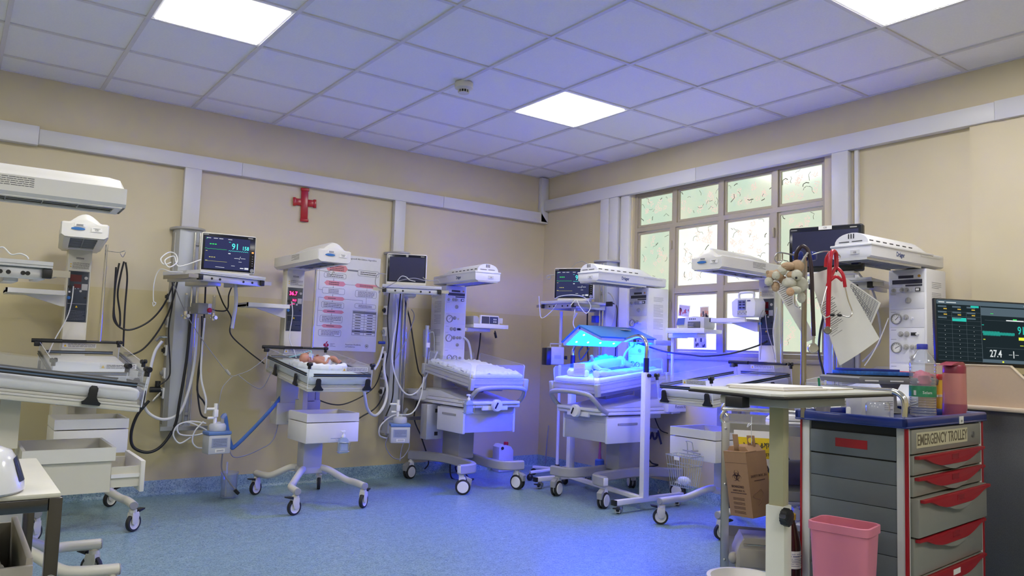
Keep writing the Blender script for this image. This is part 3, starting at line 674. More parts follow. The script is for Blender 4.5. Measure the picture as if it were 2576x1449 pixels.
for o in WH.children:
    if o.name.split('.')[0] in ('column', 'control_panel', 'canopy', 'side_shelf', 'drip_pole', 'small_print', 'warning_triangle', 'rear_arm'): o.location.x += .06

# ================================================================ RESUSCITATION UNITS
def resus(label, loc, rz, swivel=0, sheet=None, shelf=True, base=True):
    t = thing('resuscitation_table', label, 'resuscitation table', loc, rz, 'white resuscitation tables')
    whit = mat('resus_white', (.72, .72, .75), .35, amt=.02); lg = mat('resus_grey', (.36, .355, .36), .42)
    if base:
        for s_ in (-1, 1):
            B().tube([(s_*.27, -.12, .195), (s_*.235, -.17, .195), (s_*.15, -.33, .2), (s_*.11, -.5, .2), (s_*.10, -.68, .195), (s_*.11, -.82, .192), (s_*.135, -.90, .19), (s_*.19, -.94, .19), (s_*.30, -.955, .19)], .04, rect=(.045, .072), n=5).done('leg', lg, t)
            B().box(s_*.293, s_*.303, -.975, -.935, .165, .22, .004).done('leg_end_cap', white, t)
            for yy in (-.14, -.93): caster(t, s_*.26, yy, .058, face=random.choice((.3, -.5, 1.9, 2.6)), twin=True, ztop=.16, housing=white)
        B().box(-.085, .065, -.60, -.34, .21, .66, .012).done('pillar', lg, t)
    B().box(-.09, .08, -.30, -.16, .60, .98, .01).done('rear_support', whit, t)
    # drawer unit: grey carcass with white drawer fronts at both sides
    cs = B().box(-.225, .225, -.90, -.52, .455, .64, .003).box(-.235, .235, -.905, -.88, .595, .645, .003).done('drawer_case', mat('resus_case', (.47, .47, .49), .45), t)
    for s_ in (-1, 1):
        d = B().box(s_*.226, s_*.248, -.905, -.515, .447, .632, .006).done('drawer', whit, t)
        B().box(s_*.2485, s_*.251, -.80, -.60, .575, .592, .004).done('handle_recess', lg, d)
    # deck with sloping hood and push handle
    dk = B().box(-.245, .245, -.965, -.12, .650, .672, .006).box(-.235, .235, -.985, -.15, .674, .70, .01)
    dk.prism([(-.90, .70), (-.70, .725), (-.50, .755), (-.25, .765), (-.15, .74), (-.15, .70)], 0, -.215, .215, .01)
    deck = dk.done('deck', whit, t)
    B().box(-.28, .28, -.30, .0, .665, .745, .004).done('rear_housing', whit, t)
    text('Resuscitaire', .038, mat('deck_ink', (.06, .06, .09), .5), deck, (.2805, -.14, .705), RIGHTF, sx=.9); text('Resuscitaire', .038, MATS['deck_ink'], deck, (-.2805, -.14, .705), LEFTF, sx=.9)
    B().tube([(-.235, -.90, .665), (-.245, -.97, .705), (-.235, -1.03, .765), (-.19, -1.06, .800), (0, -1.075, .812), (.19, -1.06, .800), (.235, -1.03, .765), (.245, -.97, .705), (.235, -.90, .665)], .0175, 12, n=6).done('push_handle', lg, t)
    kb = B().lathe([(0, 0), (.047, 0), (.047, .018), (.042, .026), (0, .027)], (.0, -.985, .668), (0, -1, 0), 28).done('tilt_knob', white, t)
    B().box(-.006, .006, -.03, -.0275, -.026, .026, .003).done('knob_slot', black, kb, xf=Matrix.Translation((-.014, -.985, .668)) @ Matrix.Rotation(.5, 4, 'Y') )
    B().box(-.12, .12, -.975, -.955, .63, .665, .004).done('front_latch', white, t)
    # bed
    bx = Matrix.Translation((0, -.65, .862)) @ Matrix.Rotation(math.radians(7.3), 4, 'X'); hu, hv = .255, .365
    b = B()
    for z0, z1, e in ((0, .018, 0), (.018, .024, -.005), (.024, .050, .001), (.050, .056, -.004), (.056, .066, .0)): b.box(-hu - e, hu + e, -hv - e, hv + e, z0 - .01, z1 - .01)
    bt = b.done('bed_tray', mat('resus_bed', (.56, .56, .58), .38, .2), t, xf=bx)
    b = B()
    for x, yy in ((-hu, -hv), (hu, -hv), (-hu, hv), (hu, hv)): b.box(x - .018, x + .018, yy - .018, yy + .018, -.03, .06, .006)
    b.done('corner_block', mat('resus_corner', (.45, .45, .46), .5), bt, xf=bx)
    B().tube([(-.16, -hv - .004, -.018), (-.16, -hv - .02, -.018), (.18, -hv - .02, -.018), (.18, -hv - .004, -.018)], .004, 8).done('latch_bar', white, bt, xf=bx)
    B().box(-.13, .13, -.25, .25, -.06, -.012, .01).box(-.05, .05, -.1, .2, -.10, -.055, .01).done('bed_bracket', lg, bt, xf=bx)
    b = B().box(-hu + .015, hu - .015, -hv + .015, hv - .015, .056, .092, .014, 3)
    b.done('mattress', sheet or linen, t, xf=bx)
    for (x0, x1, y0, y1) in ((-hu, -hu + .004, -hv + .03, hv - .05), (hu - .004, hu, -hv + .03, hv - .05), (-hu + .03, hu - .03, -hv, -hv + .004), (-hu + .03, hu - .03, hv - .004, hv)):
        b = B(); z0, z1, r = .05, .168, .02; nn = 5
        hor = abs(x1 - x0) > abs(y1 - y0); a0, a1 = (x0, x1) if hor else (y0, y1)
        prof = [(a0, z0), (a1, z0)] + [(a1 - r + r * math.cos(k*PI/2/nn), z1 - r + r * math.sin(k*PI/2/nn)) for k in range(nn+1)] + [(a0 + r - r * math.sin(k*PI/2/nn), z1 - r + r * math.cos(k*PI/2/nn)) for k in range(nn+1)]
        b.prism(prof, 1 if hor else 0, y0 if hor else x0, y1 if hor else x1)
        for f in b.bm.faces: f.material_index = 1 if f.calc_area() < .004 else 0
        b.done('side_panel', [acrylic, acredge], t, xf=bx)
    # column
    col = B().box(-.115, .10, -.35, -.12, .90, 1.63, .008).done('column', whit, t)
    y = -.3505
    fp = B()
    for z0, z1 in ((1.50, 1.615), (1.405, 1.495), (1.30, 1.40), (1.10, 1.295), (.955, 1.09)): fp.box(-.105, .088, y - .002, y, z0, z1, .001)
    fp = fp.done('front_plate', mat('resus_plate', (.66, .66, .69), .4), col)
    B().box(-.055, .03, y - .004, y - .002, 1.578, 1.594).box(-.09, .078, y - .004, y - .002, 1.546, 1.570).box(-.015, .078, y - .004, y - .002, 1.532, 1.541).done('display', mat('resus_display', (.045, .045, .07), .25), fp)
    B().lathe([(0, 0), (.008, 0), (.008, .003), (0, .003)], (.062, y - .002, 1.588), (0, -1, 0)).done('alarm_lamp', mat('alarm_orange', (.55, .3, .05), .4), fp)
    for x, z, r in ((-.082, 1.51, .010), (-.035, 1.512, .011), (-.010, 1.512, .011), (.02, 1.512, .008), (.0, 1.452, .014), (-.015, 1.357, .013), (.02, 1.35, .008), (-.045, 1.262, .013), (-.01, 1.262, .013), (.05, 1.262, .007), (-.015, 1.19, .013), (.02, 1.19, .011), (.045, 1.19, .011), (.02, 1.13, .012)):
        B().lathe([(0, 0), (r*1.25, 0), (r*1.25, .003), (r, .004), (r*.85, .014), (0, .015)], (x, y - .002, z), (0, -1, 0), 18).box(x - r*.2, x + r*.2, y - .022, y - .016, z - r*.8, z + r*.8, .001).done('control_knob', grey if r > .009 else whit, fp)
    B().box(.04, .068, y - .008, y - .002, 1.502, 1.522, .002).box(.014, .045, y - .008, y - .002, 1.254, 1.272, .001).done('rocker_switch', black, fp)
    B().box(.045, .063, y - .009, y - .0075, 1.506, 1.518).done('switch_key', white, fp)
    for x, z, r in ((-.068, 1.348, .031), (-.068, 1.185, .031), (-.055, 1.02, .024), (.0, 1.02, .021)):
        g = B().lathe([(r*.84, 0), (r, 0), (r, .009), (r*.9, .011), (r*.84, .008)], (x, y - .002, z), (0, -1, 0), 28).done('gauge', midgrey, fp)
        B().lathe([(0, 0), (r*.85, 0), (r*.85, .003), (0, .003)], (x, y - .002, z), (0, -1, 0), 28).done('dial', white, g)
        q = B(); a = random.uniform(.4, 1.2)
        q.box(-.0012, .0012, -.0066, -.0056, -r*.3, r*.6, xf=Matrix.Translation((x, y, z)) @ Matrix.Rotation(a, 4, 'Y'))
        for k in range(9):
            an = -2.2 + k * 4.4 / 8; q.box(-.0008, .0008, -.0062, -.0052, r*.62, r*.76, xf=Matrix.Translation((x, y, z)) @ Matrix.Rotation(an, 4, 'Y'))
        q.done('needle', ink, g)
    B().lathe([(0, 0), (.012, 0), (.010, .012), (0, .012)], (.05, y - .002, 1.02), (0, -1, 0), 16).done('outlet', midgrey, fp)
    B().box(-.12, .13, -.372, -.352, .975, 1.0, .002).done('label_bar', paper, col)
    b = B(); printlines(b, -.10, .11, .995, .98, 3, -.3721, th=.0018)
    for s_, x in ((-1, -.115), (1, .10)):
        for z0, z1 in ((1.52, 1.56), (1.40, 1.50), (1.30, 1.385), (1.20, 1.26), (1.12, 1.15)): printlines(b, -.29, -.18, z1, z0, max(2, int((z1 - z0) / .009)), x, side=s_, th=.0022)
    for z in (1.49, 1.39, 1.288, 1.235, 1.083): printlines(b, -.10, -.07, z, z - .006, 1, y - .0021)
    for z in (1.543, 1.533): printlines(b, -.095, -.03, z, z - .005, 1, y - .0021)
    b.done('small_print', greyink, col)
    # canopy
    M = Matrix.Translation((-.01, -.24, 0)) @ Matrix.Rotation(swivel, 4, 'Z'); hw = .112; y0, y1 = .085, -.665
    b = B()
    b.prism([(-hw + .014, 1.640), (-hw, 1.648), (-hw - .002, 1.702), (hw + .002, 1.702), (hw, 1.648), (hw - .014, 1.640)], 1, y0, y1, .003)
    b.box(-hw - .006, hw + .006, y0 - .12, y1 - .004, 1.702, 1.714, .003)
    arc = [(-.095 * math.cos(k * PI / 12) , 1.714 + .064 * math.sin(k * PI / 12) ** .85) for k in range(13)]
    ys_ = [(-.06, .35), (-.10, .75), (-.14, 1), (y1 + .012, 1), (y1 + .004, .97)]
    prev = None
    for yy, k in ys_:
        rg = [b.bm.verts.new((p[0], yy, 1.713 + (p[1] - 1.714) * k)) for p in arc]
        if prev:
            for i in range(12): b.bm.faces.new((prev[i], prev[i+1], rg[i+1], rg[i]))
        else: b.bm.faces.new(rg)
        prev = rg
    b.bm.faces.new(prev[::-1])
    b.box(-hw, hw, y0, -.04, 1.70, 1.712, .003)
    can = b.done('canopy', whit, t, xf=M)
    b = B()
    for k in range(7):
        yy = -.22 - k * .065
        for s_ in (-1, 1): b.box(s_*.078, s_*.088, yy - .036, yy, 1.728 + .012, 1.745 , xf=None) if False else b.box(s_*.0895, s_*.093, yy - .036, yy, 1.728, 1.734)
    for x in (-.014, 0, .014): b.box(x - .003, x + .003, y1 + .0025, y1 + .006, 1.745, 1.770)
    b.box(-.07, -.012, y1 + .0025, y1 + .006, 1.727, 1.731).box(.004, .062, y1 + .0025, y1 + .006, 1.727, 1.731).done('vent_slot', ink, can, xf=M)
    for s_ in (-1, 1):
        o = text('Dräger', .034, inkblue, can, (s_ * (hw + .0015), -.38, 1.676), RIGHTF if s_ > 0 else LEFTF, sx=.85, bold=.0008); o.data.transform(M)
    B().box(.0, .05, y1 - .0045, y1 - .002, 1.660, 1.682).box(-hw - .0035, -hw - .001, -.17, .04, 1.690, 1.700).box(hw + .001, hw + .0035, -.17, .04, 1.690, 1.700).done('sticker', mat('label_grey', (.6, .6, .6), .6), can, xf=M)
    o = text('CEI', .012, ink, can, (.025, y1 - .0052, 1.669), FRONT); o.data.transform(M)
    b = B().box(-.085, .085, -.66, -.12, 1.6365, 1.640)
    b.done('heater_glass', mat('heater_dark', (.10, .10, .13), .3, .4), can, xf=M)
    b = B()
    for k in range(12): b.box(-.085, .085, -.64 + k*.045, -.637 + k*.045, 1.632, 1.6366)
    b.box(-.09, .09, -.665, -.66, 1.628, 1.642).box(-.09, -.085, -.66, -.12, 1.628, 1.642).box(.085, .09, -.66, -.12, 1.628, 1.642).done('heater_grille', alu, can, xf=M)
    B().lathe([(0, 1.628), (.05, 1.628), (.05, 1.642), (0, 1.642)], (-.01, -.24, 0)).done('swivel_joint', midgrey, t)
    return t
RE = resus('white resuscitation table with gauges and a fluffy pad, left of the room corner', (-1.21, 0, 0), 0, swivel=-.08, sheet=linen)
RF = resus('white resuscitation table under the blue phototherapy lamp, baby lying on it', (.10, -1.56, 0), -PI/2, swivel=.02, sheet=linen)
RI = resus('white resuscitation table at right behind the desk screen, beyond the pink-capped bottle', (.02, -3.74, 0), -PI/2, swivel=-.02, base=True)
# ================================================================ SERVICE COLUMNS, SHELVES, MONITORS
colm = mat('column_alu', (.50, .52, .56), .42, .35, amt=.03, scale=3); cold = mat('column_side', (.38, .37, .34), .5, .1)
def service_column(label, loc, rz, w_, z0, z1, d=.15, sockets=True):
    t = thing('service_column', label, 'service column', loc, rz, 'wall service columns'); h = w_ / 2
    B().prism([(-h, 0), (-h, -d * .45), (-h * .78, -d * .9), (-h * .3, -d), (h * .3, -d), (h * .78, -d * .9), (h, -d * .45), (h, 0)], 2, z0, z1).done('body', colm, t)
    B().box(-h * 1.02, -h * .62, -d * .55, -.001, z0 + .02, z1 - .02, .004).done('side_channel', cold, t)
    B().prism([(-h * 1.25 * math.cos(a) , -d * .2 - d * 1.05 * math.sin(a)) for a in [k * PI / 12 for k in range(13)]] + [(h * 1.25, 0), (-h * 1.25, 0)], 2, z1, z1 + .018, .003).done('top_cap', grey, t)
    B().prism([(-h * .9, 0), (-h * .9, -d * .8), (h * .9, -d * .8), (h * .9, 0)], 2, z0 - .015, z0, .003).done('bottom_cap', grey, t)
    for x in (h * .25, h * .62): B().tube([(x, -d - .012, z0 + .03), (x, -d - .012, z1 - .02)], .008, 10).done('accessory_rail', chrome, t)
    b = B()
    for z in (z0 + .1, z1 - .1): b.box(h * .2, h * .7, -d - .012, -d * .8, z - .01, z + .01, .002)
    b.done('rail_bracket', midgrey, t)
    if sockets:
        for k, z in enumerate((.72, .86, 1.02, 1.22, 1.40)):
            sk = B().box(-h - .012, -h, -.085, -.02, z - .038, z + .038, .004).done('gas_outlet', white, t)
            B().lathe([(0, 0), (.022, 0), (.022, .008), (.012, .012), (.012, .02), (0, .02)], (-h - .012, -.052, z), (-1, 0, 0)).done('outlet_ring', midgrey if k % 2 else black, sk)
    return t
S1 = service_column('wide grey service column under the left trunking drop, large lit monitor on its shelf', (-3.335, 0, 0), 0, .19, .48, 1.885)
S2 = service_column('grey service column with a switched-off monitor, between poster and fluffy pad table', (-1.635, 0, 0), 0, .17, .38, 1.88)
S3 = service_column('grey service column with sockets behind the blue phototherapy lamp', (0, -.98, 0), -PI/2, .20, .45, 1.89)
S4 = service_column('grey service column at the right end of the window, behind the hanging papers', (0, -3.16, 0), -PI/2, .16, .42, 1.84)
b = B().box(-.04, .02, -.20, -.155, 1.36, 1.42, .004).done('socket_panel', mat('socket_panel_blue', (.05, .1, .4), .4), S3)
for z in (1.30, 1.24, 1.18, 1.45, 1.62):
    B().lathe([(0, 0), (.02, 0), (.02, .006), (.014, .01), (0, .006)], (.03, -.151, z), (0, -1, 0)).done('wall_socket', midgrey, S3)
def monitor_shelf(label, loc, rz, w_=.45, d=.40):
    """loc = front left corner of the tray top"""
    t = thing('monitor_shelf', label, 'shelf', loc, rz, 'tray shelves of the service columns')
    B().prism([(0, 0), (w_, 0), (w_, d), (0, d)], 2, -.008, .004, .002).box(0, w_, -.003, .003, .002, .016).box(0, .003, 0, d, .002, .018).box(w_ - .003, w_, 0, d, .002, .012).done('tray', mat('tray_enamel', (.60, .60, .60), .4), t)
    fr = B().box(.02, w_ - .02, .02, .045, -.05, -.009, .003).box(.02, .05, .045, d - .02, -.05, -.009, .003).box(w_ - .05, w_ - .02, .045, d - .02, -.05, -.009, .003).box(w_ * .4, w_ * .6, d * .5, d + .06, -.06, -.012, .004).done('support_frame', alu, t)
    b = B()
    for x in (.10, .16, w_ - .16, w_ - .09): b.lathe([(0, 0), (.008, 0), (.007, .003), (0, .003)], (x, .0195, -.03), (0, -1, 0), 12)
    b.done('bolt_hole', black, fr)
    for x in (.0, w_ - .03): B().box(x, x + .03, .005, .035, -.045, -.009, .003).done('corner_block', black, t)
    B().box(-.07, -.002, .01, .02, -.036, -.012).box(w_ + .002, w_ + .06, .01, .02, -.036, -.012).box(-.022, -.012, .02, d * .9, -.036, -.012).box(w_ + .012, w_ + .022, .02, d * .7, -.036, -.012).done('side_rail', steel, t)
    return t
def V2(a, L): return Vector((math.cos(a) * L, math.sin(a) * L, 0))
n1 = far(503, 690, 4.9); monitor_shelf('tray shelf with coiled cables under the large lit monitor at left', (n1.x, n1.y, 1.530), math.radians(19), .50, .42)
n2 = far(962, 723, 5.98); monitor_shelf('tray shelf under the switched-off monitor beside the poster', (n2.x, n2.y, 1.565), math.radians(-25), .46, .36)
monitor_shelf('tray shelf with dangling cables under the lit monitor near the room corner', (-.55, -.67, 1.515), -PI/2, .43, .40)
n4 = far(2100, 715, 4.35); monitor_shelf('tray shelf half hidden by papers, under the right-hand black monitor', (-.50, -3.22, 1.57), math.radians(-80), .37, .34)
sc_teal = emis('screen_teal', (.10, .85, .80), 0.50); sc_green = emis('screen_green', (.05, .8, .15), 0.45); sc_yel = emis('screen_yellow', (.75, .70, .2), 0.40); sc_white = emis('screen_white', (.75, .78, .85), 0.40)
def monitor(label, pl, pr, z0, h, tilt=0, on=True, body=None, cat='monitor', thick=.05, w_=None, group='patient monitors', sticker=None):
    pl = Vector(pl); pr = Vector(pr); a = math.atan2(pr.y - pl.y, pr.x - pl.x); w_ = w_ or (pr - pl).xy.length
    t = thing('patient_monitor', label, cat, (pl.x, pl.y, z0), a, group)
    X = Matrix.Rotation(-tilt, 4, 'X')
    B().box(0, w_, 0, thick, .002, h, .012, 3).box(w_*.15, w_*.85, thick, thick + .05, h*.15, h*.75, .01).done('housing', body or creamlight, t, xf=X)
    bz = B().box(.007, w_ - .007, -.003, .004, .012 if on else .028, h - .007, .003).done('bezel', mat('bezel', (.008, .009, .014), .18), t, xf=X)
    sx0, sx1, sz0, sz1 = .022, w_ * (.88 if on else .95), .022 if on else .036, h - .028
    B().box(sx0, sx1, -.0038, -.003, sz0, sz1).done('screen', screen if on else screenoff, t, xf=X)
    if on:
        W_ = sx1 - sx0; Hh = sz1 - sz0; y = -.0042
        def bar(b, u0, u1, v, th=.0012): b.box(sx0 + u0*W_, sx0 + u1*W_, y - .0002, y, sz0 + v*Hh - th, sz0 + v*Hh + th)
        g = B()
        for k in range(3): bar(g, .10 + k*.055, .14 + k*.055, .77, .003)
        bar(g, .02, .05, .93); 
        g.tube([(sx0 + u*W_, y, sz0 + (.62 + .012*math.sin(u*60)*(.2 if u > .1 else 1))*Hh) for u in [k*.02 for k in range(25)]], .0007, 4)
        g.done('green_trace', sc_green, t, xf=X)
        g = B()
        for k in range(3): bar(g, .10 + k*.05, .135 + k*.05, .36, .002)
        bar(g, .02, .06, .55); bar(g, .02, .5, .235, .0006); bar(g, .02, .07, .25)
        g.done('yellow_trace', sc_yel, t, xf=X)
        g = B(); g.tube([(sx0 + u*W_, y, sz0 + (.60 + .010*math.sin(u*130))*Hh) for u in [.52 + k*.0045 for k in range(100)]], .0008, 4); bar(g, .52, .56, .87)
        g.done('teal_trace', sc_teal, t, xf=X)
        g = B()
        for k in range(3): bar(g, .66 + k*.035, .69 + k*.035, .375, .0015); bar(g, .81 + k*.035, .84 + k*.035, .38, .0015)
        for u in (.03, .18, .3, .5): bar(g, u, u + .09, .955, .0018)
        g.tube([(sx0 + .77*W_, y, sz0 + .34*Hh), (sx0 + .80*W_, y, sz0 + .44*Hh)], .0012, 4); bar(g, .76, .83, .27); bar(g, .25, .45, .06); bar(g, .6, .68, .13); bar(g, .52, .57, .51, .003); bar(g, .80, .88, .07, .003); bar(g, .9, .99, .07, .006)
        g.done('white_text', sc_white, t, xf=X)
        for s_, sz, u, v in (('91', .27, .67, .735), ('158', .17, .90, .705)):
            o = text(s_, sz * Hh, sc_teal, t, (sx0 + u*W_, y - .0003, sz0 + v*Hh), FRONT, 'digits', sx=.85, bold=.0005); o.data.transform(X)
        B().box(w_*.92, w_*.955, -.0045, -.003, h*.55, h*.585).done('alarm_key', emis('alarm_amber', (1, .3, .08), .9), t, xf=X)
        b = B()
        for k in range(5): b.box(w_*.93, w_*.947, -.0045, -.003, h*(.22 + k*.06), h*(.232 + k*.06))
        b.done('key', grey, t, xf=X)
        B().lathe([(.008, 0), (.013, 0), (.013, .007), (.008, .004)], (w_*.938, -.003, h*.10), (0, -1, 0)).lathe([(0, .0), (.009, 0), (.008, .006), (0, .006)], (w_*.938, -.003, h*.10), (0, -1, 0)).done('dial_knob', midgrey, t, xf=X)
    B().box(w_*.03, w_*.12, -.0035, -.003, h - .018, h - .014).box(w_*.84, w_*.93, -.0035, -.003, h - .020, h - .015).done('faint_print', grey, t, xf=X)
    if sticker:
        B().box(w_*.42, w_*.60, -.005, -.003, h - .022, h - .001).done('sticker', paper, t, xf=X); o = text('CEI', .014, ink, t, (w_*.51, -.0053, h - .012), FRONT); o.data.transform(X)
    B().box(w_*.1, w_*.9, -.01, thick + .03, -.012, .002, .004).done('foot', creamlight, t)
    if on is False and not sticker: B().lathe([(0, 0), (.010, 0), (.010, .003), (0, .003)], (w_*.5, -.003, h - .016), (0, -1, 0)).done('button', grey, t, xf=X)
    return t
monitor('large lit patient monitor reading 91 and 158, on the leftmost tray shelf', far(503, 672, 5.05), far(641, 685, 5.23), 1.552, .262)
monitor('switched-off black patient monitor on the tray shelf beside the poster', far(971, 707, 6.05), far(1064, 708, 6.10), 1.580, .252, on=False, w_=.315)
monitor('lit patient monitor near the room corner, half hidden by a white heater canopy', far(1393, 745, 6.55), far(1492, 750, 6.42), 1.542, .268, w_=.35)
monitor('black patient monitor with a white sticker, behind the hanging toys at right', far(1984, 700, 4.42), far(2146, 690, 4.2), 1.590, .262, on=False, sticker=True, body=black, w_=.40)
# ---- valve block with flow meters on the left column
t = thing('gas_mixer', 'grey gas mixer box with red button and two flow tubes on the left column', 'gas mixer', tuple(at(505, 790, 1, -.30)), .35)
B().box(-.055, .02, -.05, .04, .0, .075, .004).done('box', midgrey, t); B().box(.0205, .05, -.05, .04, .0, .075, .003).done('side_plate', alu, t)
B().lathe([(0, 0), (.017, 0), (.017, .01), (.012, .014), (0, .014)], (.03, -.0505, .028), (0, -1, 0)).done('red_button', red, t)
for x in (-.13, .085):
    f = B().tube([(x, -.02, .01), (x, -.02, .125)], .010, 12).done('flow_tube', clearpl, t)
    B().tube([(x, -.02, -.04), (x, -.02, .012)], .014, 12).tube([(x - .03, -.02, -.02), (x + .03, -.02, -.02)], .008, 10).lathe([(0, -.0), (.013, 0), (.013, .02), (0, .02)], (x, -.035, -.02), (0, -1, 0)).tube([(x, -.02, .125), (x, -.02, .135)], .011, 12).done('flow_valve', chrome, f, kind='stuff')
B().box(-.03, .02, .041, .14, .02, .05).done('mount', midgrey, t)
# ---- humidifiers on the lower rails
def humidifier(label, p, rz, extra=1):
    t = thing('humidifier', label, 'humidifier', tuple(p), rz, 'heated humidifiers on the column arms')
    bd = B().box(-.075, .075, -.055, .055, 0, .125, .008).done('body', mat('humid_grey', (.52, .53, .55), .4), t)
    B().box(-.078, .078, -.058, .058, .125, .148, .006).done('collar', mat('humid_blue', (.12, .22, .50), .4), t)
    B().box(-.055, .05, -.057, -.0555, .045, .105).done('key_panel', mat('humid_panel', (.30, .34, .48), .4), bd); B().box(-.03, .035, -.057, -.0555, .012, .034).done('sticker', paper, bd)
    b = B(); printlines(b, -.045, .045, .10, .05, 5, -.0572, th=.0016); printlines(b, -.02, .028, .03, .016, 2, -.0572); b.done('small_print', ink, bd)
    B().lathe([(0, .148), (.052, .149), (.055, .155), (.055, .185), (.045, .198), (.018, .202), (.018, .208), (0, .208)]).done('water_chamber', milky, t)
    B().tube([(-.02, 0, .20), (-.02, 0, .33)], .012, 12).tube([(-.082, 0, .295), (-.02, 0, .295)], .009, 10).tube([(-.07, 0, .235), (-.02, 0, .235)], .009, 10).box(-.034, -.006, -.018, .018, .24, .29, .004).done('valve_stem', white, t)
    B().tube([(.03, 0, .20), (.035, 0, .235), (.055, 0, .262)], .012, 12, n=3).done('elbow', clearpl, t)
    B().tube([(0, .056, .06), (0, .11, .06), (0, .11, .14)], .012, 8).done('mount', midgrey, t)
    return t
h1 = humidifier('grey and blue humidifier with blue hose, low on the leftmost column arm', far(543, 1140, 5.15), .12)
h2 = humidifier('grey and blue humidifier hanging beside the fluffy pad table', far(1004, 1113, 6.0), -.35)
def arm_rail(label, a, b_, base):
    t = thing('steel_crossbar', label, 'rail', tuple(a)); A_ = Vector(a)
    B().tube([Vector((0, 0, 0)), Vector(b_) - A_], .02, rect=(.012, .03)).done('bar', steel, t)
    B().tube([Vector(base) - A_ + Vector((0, -.0, 0)), (Vector(b_) - A_) * .45], .01, 8).done('bracket', midgrey, t); return t
arm_rail('flat steel rail across the foot of the leftmost service column', at(402, 1079, 1, -.26), at(522, 1076, 1, -.26), (-3.335, -.1, .52))
arm_rail('flat steel rail from the second service column towards the fluffy pad table', at(965, 1052, 1, -.24), at(1068, 1052, 1, -.24), (-1.635, -.1, .5))
# ---- regulators plugged into the left column
t = thing('suction_regulator', 'black and chrome regulator plugged into the side of the left column', 'regulator', tuple(at(415, 980, 1, -.06)))
B().tube([(.03, 0, 0), (-.03, 0, 0)], [.012, .012, .009], 12).done('barrel', chrome, t); B().tube([(-.03, 0, 0), (-.10, 0, 0)], .020, 14).done('grip', black, t)
B().tube([(-.05, 0, .02), (-.05, 0, .06)], .018, 14).done('dial', black, t); B().tube([(-.02, 0, -.01), (-.075, 0, -.08)], .009, 10).done('hose_tail', chrome, t)
t = thing('hose_probe', 'chrome gas probe with white hose plugged high into the left column', 'probe', tuple(at(422, 848, 1, -.06)))
B().tube([(.02, 0, 0), (-.055, 0, 0)], .010, 12).done('barrel', chrome, t); B().tube([(-.05, 0, .002), (-.075, 0, -.03)], .009, 10).done('tail', greycable, t)
# ---- suction jar on the floor at left wall
t = thing('suction_jar', 'clear plastic jar standing on the floor below the left humidifier', 'jar', (-3.01, -.30, 0))
B().lathe([(0, .002), (.050, .002), (.053, .01), (.058, .165), (.062, .17), (.062, .18), (.059, .18), (.056, .168), (.051, .014), (0, .01)]).done('cup', clearpl, t)
B().tube([(-.02, 0, .012), (-.022, 0, .25)], .007, 8).done('inner_tube', milky, t)
# ---- jug
t = thing('plastic_jug', 'white plastic jug with red cap on the floor by the left wall', 'jug', (-.53, -.15, 0))
B().prism([(-.075, .0), (.085, .0), (.088, .02), (.088, .19), (.06, .225), (.03, .235), (.015, .235), (-.005, .225), (-.03, .25), (-.055, .25), (-.078, .225), (-.08, .02)], 1, -.055, .055, .014).done('body', mat('jug_plastic', (.66, .64, .70), .35), t)
B().lathe([(0, .232), (.020, .232), (.022, .238), (.022, .258), (.018, .264), (0, .264)], (.035, 0, 0)).done('cap', red, t); B().lathe([(0, 0), (.014, 0), (.014, .006), (0, .006)], (-.045, -.056, .215), (0, -1, 0)).done('handle_recess', ink, t)
B().box(-.06, -.01, -.0565, -.0555, .06, .105).done('paper_label', mat('jug_label', (.55, .3, .35), .6), t)
b = B(); printlines(b, -.055, -.015, .10, .065, 3, -.0566, th=.003); b.done('small_print', mat('jug_print', (.3, .02, .08), .6), t)
# ---- devices on side shelves
def clamp_shelf(label, loc, rz, w_=.44, d=.2, pole=None):
    t = thing('clamp_shelf', label, 'shelf', loc, rz, 'white clamp-on shelves')
    B().box(0, w_, -d, 0, 0, .028, .004).box(0, w_, -d - .004, -d, 0, .036, .001).done('tray', white, t); B().box(-.06, .08, -.11, -.04, -.035, -.001, .004).box(.0, w_ * .65, -.13, -.03, -.03, -.001, .004).done('bracket', white, t)
    if pole: B().tube([(-.045, -.075, -pole), (-.045, -.075, -.0)], .012, 12).done('pole', creamlight, t); B().tube([(-.045, -.075, -.16), (-.045 - .07, -.045, -.16)], .008, 8).done('stay', creamlight, t)
    return t
ps = at(1172, 826, 1, -.22); clamp_shelf('white clamp-on shelf with infusion pump, right of the fluffy pad table column', (ps.x, -.12, 1.285), 0, .37, .22, pole=.5)
pf_ = at(1690, 840, 0, -.16); clamp_shelf('white clamp-on shelf with grey pump in front of the window photographs', (-.06, -1.86, 1.27), -PI/2, .37, .20, pole=.62)
t = thing('infusion_pump', 'flat grey infusion pump with dark display and plug, on the shelf by the corner', 'pump', (ps.x + .03, -.13, 1.314), 0, 'infusion pumps')
B().box(0, .05, -.16, -.02, 0, .075, .006).box(.045, .26, -.16, -.02, 0, .062, .006).done('body', mat('pump_grey', (.42, .42, .44), .4), t)
B().prism([(.055, .005), (.265, .0), (.265, .055), (.25, .085), (.06, .085)], 1, -.185, -.16, .004).done('front_frame', white, t)
B().box(.07, .15, -.187, -.185, .012, .075).done('display', mat('pump_lcd', (.08, .08, .10), .2), t); k = B().box(.155, .245, -.187, -.185, .012, .075).done('keypad', mat('pump_keys', (.06, .07, .14), .4), t)
b = B()
for x in (.20, .22):
    for z in (.03, .052): b.box(x - .006, x + .006, -.1885, -.187, z - .006, z + .006)
b.done('key', white, k)
B().tube([(.26, -.09, .05), (.30, -.09, .045), (.31, -.09, .045)], .008, 8).box(.31, .345, -.12, -.06, .02, .07, .004).done('plunger', white, t)
